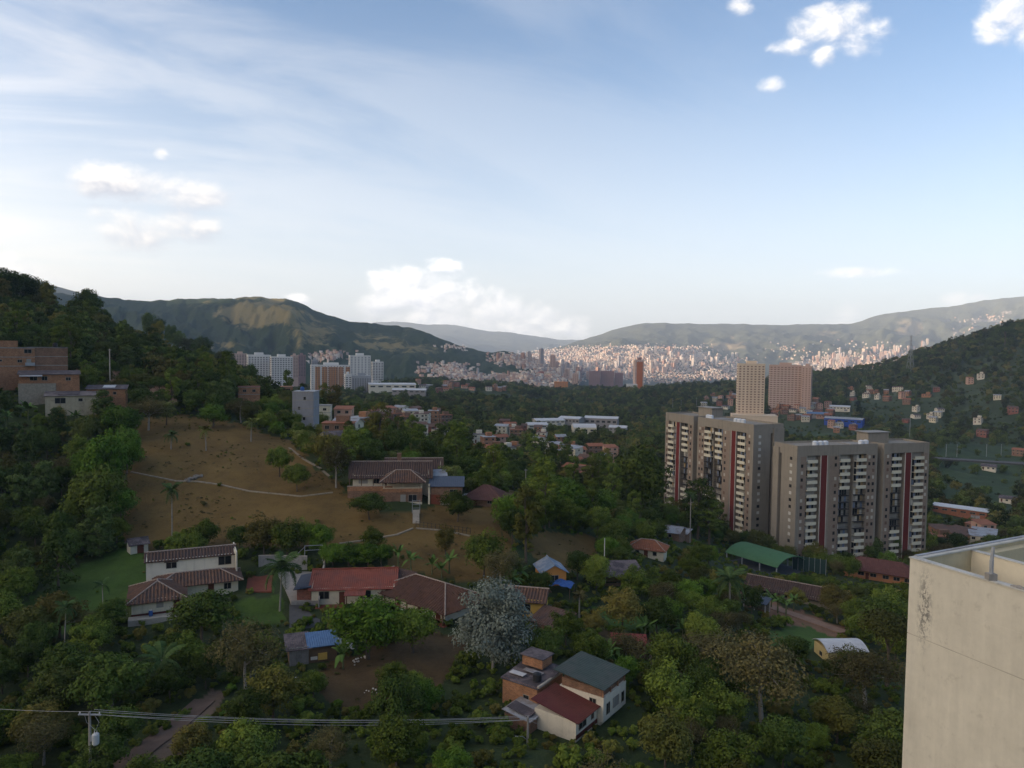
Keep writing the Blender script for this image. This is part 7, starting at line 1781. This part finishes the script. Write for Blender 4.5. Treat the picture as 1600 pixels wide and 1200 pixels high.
for kind in ADJ:
    L = [(pl[2] * NATR[kind] / max(pl[1].y, 1), pl) for pl in placed if pl[0] == kind]
    L.sort(key=lambda a: -a[0])
    for k, (s_, (kd, P, sc, reg)) in enumerate(L):
        qx, qy, _ = project(np.array([tuple(P + Vector((0, 0, NAT[kd] * sc * 0.5)))]))
        if k < LIMS[kd] and -5 < qx[0] < (1605 if qy[0] < 840 else 1410) and qy[0] < 1205:
            size = 'large ' if sc > 0.92 else 'small ' if sc < 0.66 else ''
            adj = ADJ[kd].replace('low ', '') if 'bush' in kd else ADJ[kd]
            tree(kd, P, sc, size + adj + ' ' + landmark(qx[0], qy[0]), adj.split()[-1] + 's ' + reg, rn)
        else: rest.append((kd, P, sc))
# where two or three alike stand by the same landmark, say which is nearer
from collections import defaultdict
dup_ = defaultdict(list)
for o in COL.objects:
    if o.parent is None and o.get('category') in ('tree', 'shrub', 'bamboo', 'palm'): dup_[o['label']].append(o)
for lab, L in dup_.items():
    if 1 < len(L) <= 3:
        L.sort(key=lambda o: o.location.length)
        for o, w in zip(L, ('the nearer one', 'the farther one') if len(L) == 2 else ('the nearest of three', 'the middle of three', 'the farthest of three')):
            if len(lab.split()) + len(w.split()) <= 16: o['label'] = lab + ', ' + w
    elif len(L) > 3:
        for o in L: o['group'] = L[0].get('group') or 'alike trees'
# ------------------------------------------------------------------ vegetation: masses nobody could count
proto_col = bpy.data.collections.new('foliage_prototypes')
def proto(me, name):
    o = bpy.data.objects.new(name, me); proto_col.objects.link(o); return o
def lod(seed, Rr, H, nclump, n_per, leaf, shape, m):
    V, F, T, c = crown_data(seed, Rr, H, 0.2, nclump, n_per, leaf, shape, 0.85); return mesh_from('crown', V, F, T, m)
LEAF_F = leaf_mat('leaf_far_wood', (0.025, 0.044, 0.009), (0.105, 0.132, 0.024), rand=0.6, alt=(0.15, 0.135, 0.034), altf=0.18)
protos = [TREES['round'][0][0], TREES['dark'][1][0], TREES['bush'][0][0], TREES['bush'][1][0], TREES['bright_bush'][0][0],
          lod(201, 4.2, 7.5, 26, 34, 1.0, 'round', LEAF_F), lod(202, 4.6, 8.5, 26, 34, 1.0, 'round', LEAF_F), lod(203, 3.4, 9.5, 26, 34, 1.0, 'column', LEAF_F), lod(204, 5.0, 7.0, 26, 34, 1.1, 'round', LEAF_F), lod(205, 4.0, 6.0, 26, 34, 0.9, 'round', LEAF_D), lod(206, 2.4, 2.6, 14, 30, 0.9, 'round', LEAF_F), TREES['open'][0][0], TREES['dense'][0][0], TREES['bamboo'][0][0], TREES['tall'][0][0], TREES['umbrella'][0][0], TREES['round'][1][0], lod(210, 0.55, 0.5, 5, 26, 0.22, 'round', LEAF_O), lod(211, 0.6, 0.45, 5, 26, 0.22, 'round', LEAF)]
PO = [proto(me, 'p%02d' % i) for i, me in enumerate(protos)]
def gn_group():
    g = bpy.data.node_groups.new('scatter_foliage', 'GeometryNodeTree')
    g.interface.new_socket('Geometry', in_out='INPUT', socket_type='NodeSocketGeometry'); g.interface.new_socket('Geometry', in_out='OUTPUT', socket_type='NodeSocketGeometry')
    N, Lk = g.nodes, g.links
    gi, go = N.new('NodeGroupInput'), N.new('NodeGroupOutput')
    ci = N.new('GeometryNodeCollectionInfo'); ci.inputs['Collection'].default_value = proto_col; ci.inputs['Separate Children'].default_value = True; ci.inputs['Reset Children'].default_value = True
    ip = N.new('GeometryNodeInstanceOnPoints'); ip.inputs['Pick Instance'].default_value = True
    def na(name, ty):
        n = N.new('GeometryNodeInputNamedAttribute'); n.data_type = ty; n.inputs['Name'].default_value = name; return n.outputs['Attribute']
    er = N.new('FunctionNodeEulerToRotation'); Lk.new(na('rot', 'FLOAT_VECTOR'), er.inputs[0])
    Lk.new(gi.outputs[0], ip.inputs['Points']); Lk.new(ci.outputs[0], ip.inputs['Instance']); Lk.new(na('pid', 'INT'), ip.inputs['Instance Index'])
    Lk.new(er.outputs[0], ip.inputs['Rotation']); Lk.new(na('scl', 'FLOAT_VECTOR'), ip.inputs['Scale']); Lk.new(ip.outputs[0], go.inputs[0])
    return g
GN = gn_group()
def mass(name, label, P, pid, scl, seed=0):
    n = len(P); rng = np.random.default_rng(seed)
    o = mesh_obj(name, P, []); me = o.data
    a = me.attributes.new('pid', 'INT', 'POINT'); a.data.foreach_set('value', np.asarray(pid, np.int32))
    rot = np.c_[rng.normal(size=n) * .06, rng.normal(size=n) * .06, rng.random(n) * 6.28].astype(np.float32)
    a = me.attributes.new('rot', 'FLOAT_VECTOR', 'POINT'); a.data.foreach_set('vector', rot.ravel())
    s3 = np.asarray(scl)[:, None] * rng.uniform(.85, 1.18, (n, 3)); a = me.attributes.new('scl', 'FLOAT_VECTOR', 'POINT'); a.data.foreach_set('vector', s3.astype(np.float32).ravel())
    md = o.modifiers.new('scatter', 'NODES'); md.node_group = GN
    return tag(o, label, kind='stuff')
fa_ = np.array(FOOT)
def clear_of(P, margin=0.6):
    out = np.ones(len(P), bool)
    for fx, fy, fr_ in FOOT:
        out &= np.hypot(P[:, 0] - fx, P[:, 1] - fy) > fr_ * 0.9 * margin + margin
    return out
rg = np.random.default_rng(77)
if rest:
    m_ = {'bush': 2, 'bright_bush': 4, 'dark': 1, 'open': 11, 'dense': 12, 'bamboo': 13, 'tall': 14, 'umbrella': 15, 'round': 16}
    mass('undergrowth', 'smaller trees and bushes filling the gaps between the near trees', np.array([tuple(P) for _, P, _ in rest]), [m_.get(k, 0) for k, _, _ in rest], [s for _, _, s in rest], 1)
# ground cover on the near slopes
n = 26000; xy = np.c_[rg.uniform(-230, 230, n), np.exp(rg.uniform(math.log(48), math.log(330), n))]
P = np.c_[xy, height(xy[:, 0], xy[:, 1])]; px_, py_, dp = project(P); zz = zone_of(P, False)
open_z = np.isin(zz, [i for i, z in enumerate(ZONES) if z[0] in ('lawn', 'earth', 'dirt', 'meadow', 'soil')])
kk = (px_ > -60) & (px_ < 1660) & (py_ < 1290) & (~open_z | (rg.random(n) < 0.010)) & ((px_ < 1405) | (py_ < 900) | (dp > 130))
P = P[kk]; b_foot = np.array([f for f in FOOT[:70]])
d_ok = np.ones(len(P), bool)
for fx, fy, fr_ in b_foot: d_ok &= np.hypot(P[:, 0] - fx, P[:, 1] - fy) > fr_ * 0.72
P = P[d_ok]
mass('ground_cover', 'knee-high weeds and scrub covering the near slopes', P, rg.choice([2, 3, 4], len(P), p=[.45, .45, .10]), rg.uniform(.16, .5, len(P)), 2)
# tufts of dry grass and weeds on the meadow and the yards
n = 30000; xy = np.c_[rg.uniform(-110, 60, n), rg.uniform(70, 240, n)]; P = np.c_[xy, height(xy[:, 0], xy[:, 1])]; zz = zone_of(P, False)
dens_ = fbm(xy[:, 0] / 9, xy[:, 1] / 9, 3, 61); kk = np.isin(zz, [i for i, z in enumerate(ZONES) if z[0] in ('meadow', 'soil')]) & (rg.random(n) < np.clip((dens_ - 0.52) * 1.6, 0.02, .3))
P = P[kk]; mass('grass_tufts', 'tufts of dry grass and weeds scattered over the brown meadow', P, rg.choice([17, 18], len(P), p=[.75, .25]), rg.uniform(.25, .75, len(P)), 4)
# far woods: hillsides and valley from 300 m on
n = 80000; aa = rg.uniform(R(-37), R(37), n); rr_ = np.exp(rg.uniform(math.log(290), math.log(2000), n)); keep_p = (rr_ / 2000) ** 0.9
sel = rg.random(n) < keep_p * 1.0 + 0.10; aa, rr_ = aa[sel], rr_[sel]
xy = np.c_[rr_ * np.sin(aa), rr_ * np.cos(aa)]; P = np.c_[xy, height(xy[:, 0], xy[:, 1]) - 0.6]; px_, py_, dp = project(P)
patch = fbm(xy[:, 0] / 120, xy[:, 1] / 120, 4, 55)
zz = zone_of(P, False); grassy = np.isin(zz, [i for i, z in enumerate(ZONES) if z[0] in ('grassy', 'meadow', 'earth')])
open_right = (patch < np.where(px_ > 1150, 0.44, 0.38)) & (dp > 330)
kk = ~(grassy & (rg.random(len(P)) < 0.93)) & ~(open_right & (rg.random(len(P)) < 0.22)) & (py_ < 900) & ~((np.abs(px_ - 1250) < 260) & (dp < 345))
for fx, fy, fr_ in FOOT: kk &= np.hypot(P[:, 0] - fx, P[:, 1] - fy) > fr_ * 0.95 + 1.0
shr = np.ones(len(P))
for cx_, cw_, cd_ in CLEAR:
    near_ = (np.abs(px_ - cx_) < cw_ + 3) & (dp < cd_)
    kk &= ~(near_ & (dp > cd_ * 0.97 - 6)); shr[near_ & (dp > cd_ * 0.87)] = 0.42
P, dp, patch, shr = P[kk], dp[kk], patch[kk], shr[kk]
pid = rg.choice([5, 6, 7, 8, 9], len(P), p=[.27, .24, .14, .2, .15]); sc = rg.uniform(.55, 1.15, len(P)) * np.where(dp > 1200, 1.35, 1.0) * shr
lowp = rg.random(len(P)) < 0.22; pid[lowp] = 10
mass('woodland', 'woods covering the valley sides and the far hills', P, pid, sc, 3)
# ------------------------------------------------------------------ the evening haze in the valley: one closed box of even, thin air
hz = bpy.data.materials.new('valley_haze'); hz.use_nodes = True
t = hz.node_tree
for n in list(t.nodes):
    if n.type != 'OUTPUT_MATERIAL': t.nodes.remove(n)
vol = t.nodes.new('ShaderNodeVolumePrincipled'); vol.inputs['Color'].default_value = (0.68, 0.82, 1.0, 1)
vol.inputs['Density'].default_value = HAZE; vol.inputs['Anisotropy'].default_value = 0.0
t.links.new(vol.outputs[0], [n for n in t.nodes if n.type == 'OUTPUT_MATERIAL'][0].inputs['Volume'])
bx0, bx1, by0, by1, bz0, bz1 = -14800, 14800, -14800, 14800, float(GV[:, 2].min()) - 160, max([float(GV[:, 2].max())] + [max(v.co.z for v in o.data.vertices) for o in bpy.data.objects if o.name.startswith('mountain')]) + 40
v = [(x, y, z) for x in (bx0, bx1) for y in (by0, by1) for z in (bz0, bz1)]
haze = mesh_obj('haze', v, [(0, 1, 3, 2), (4, 6, 7, 5), (0, 4, 5, 1), (2, 3, 7, 6), (0, 2, 6, 4), (1, 5, 7, 3)], hz)
tag(haze, 'thin pale evening haze filling the valley', kind='stuff')
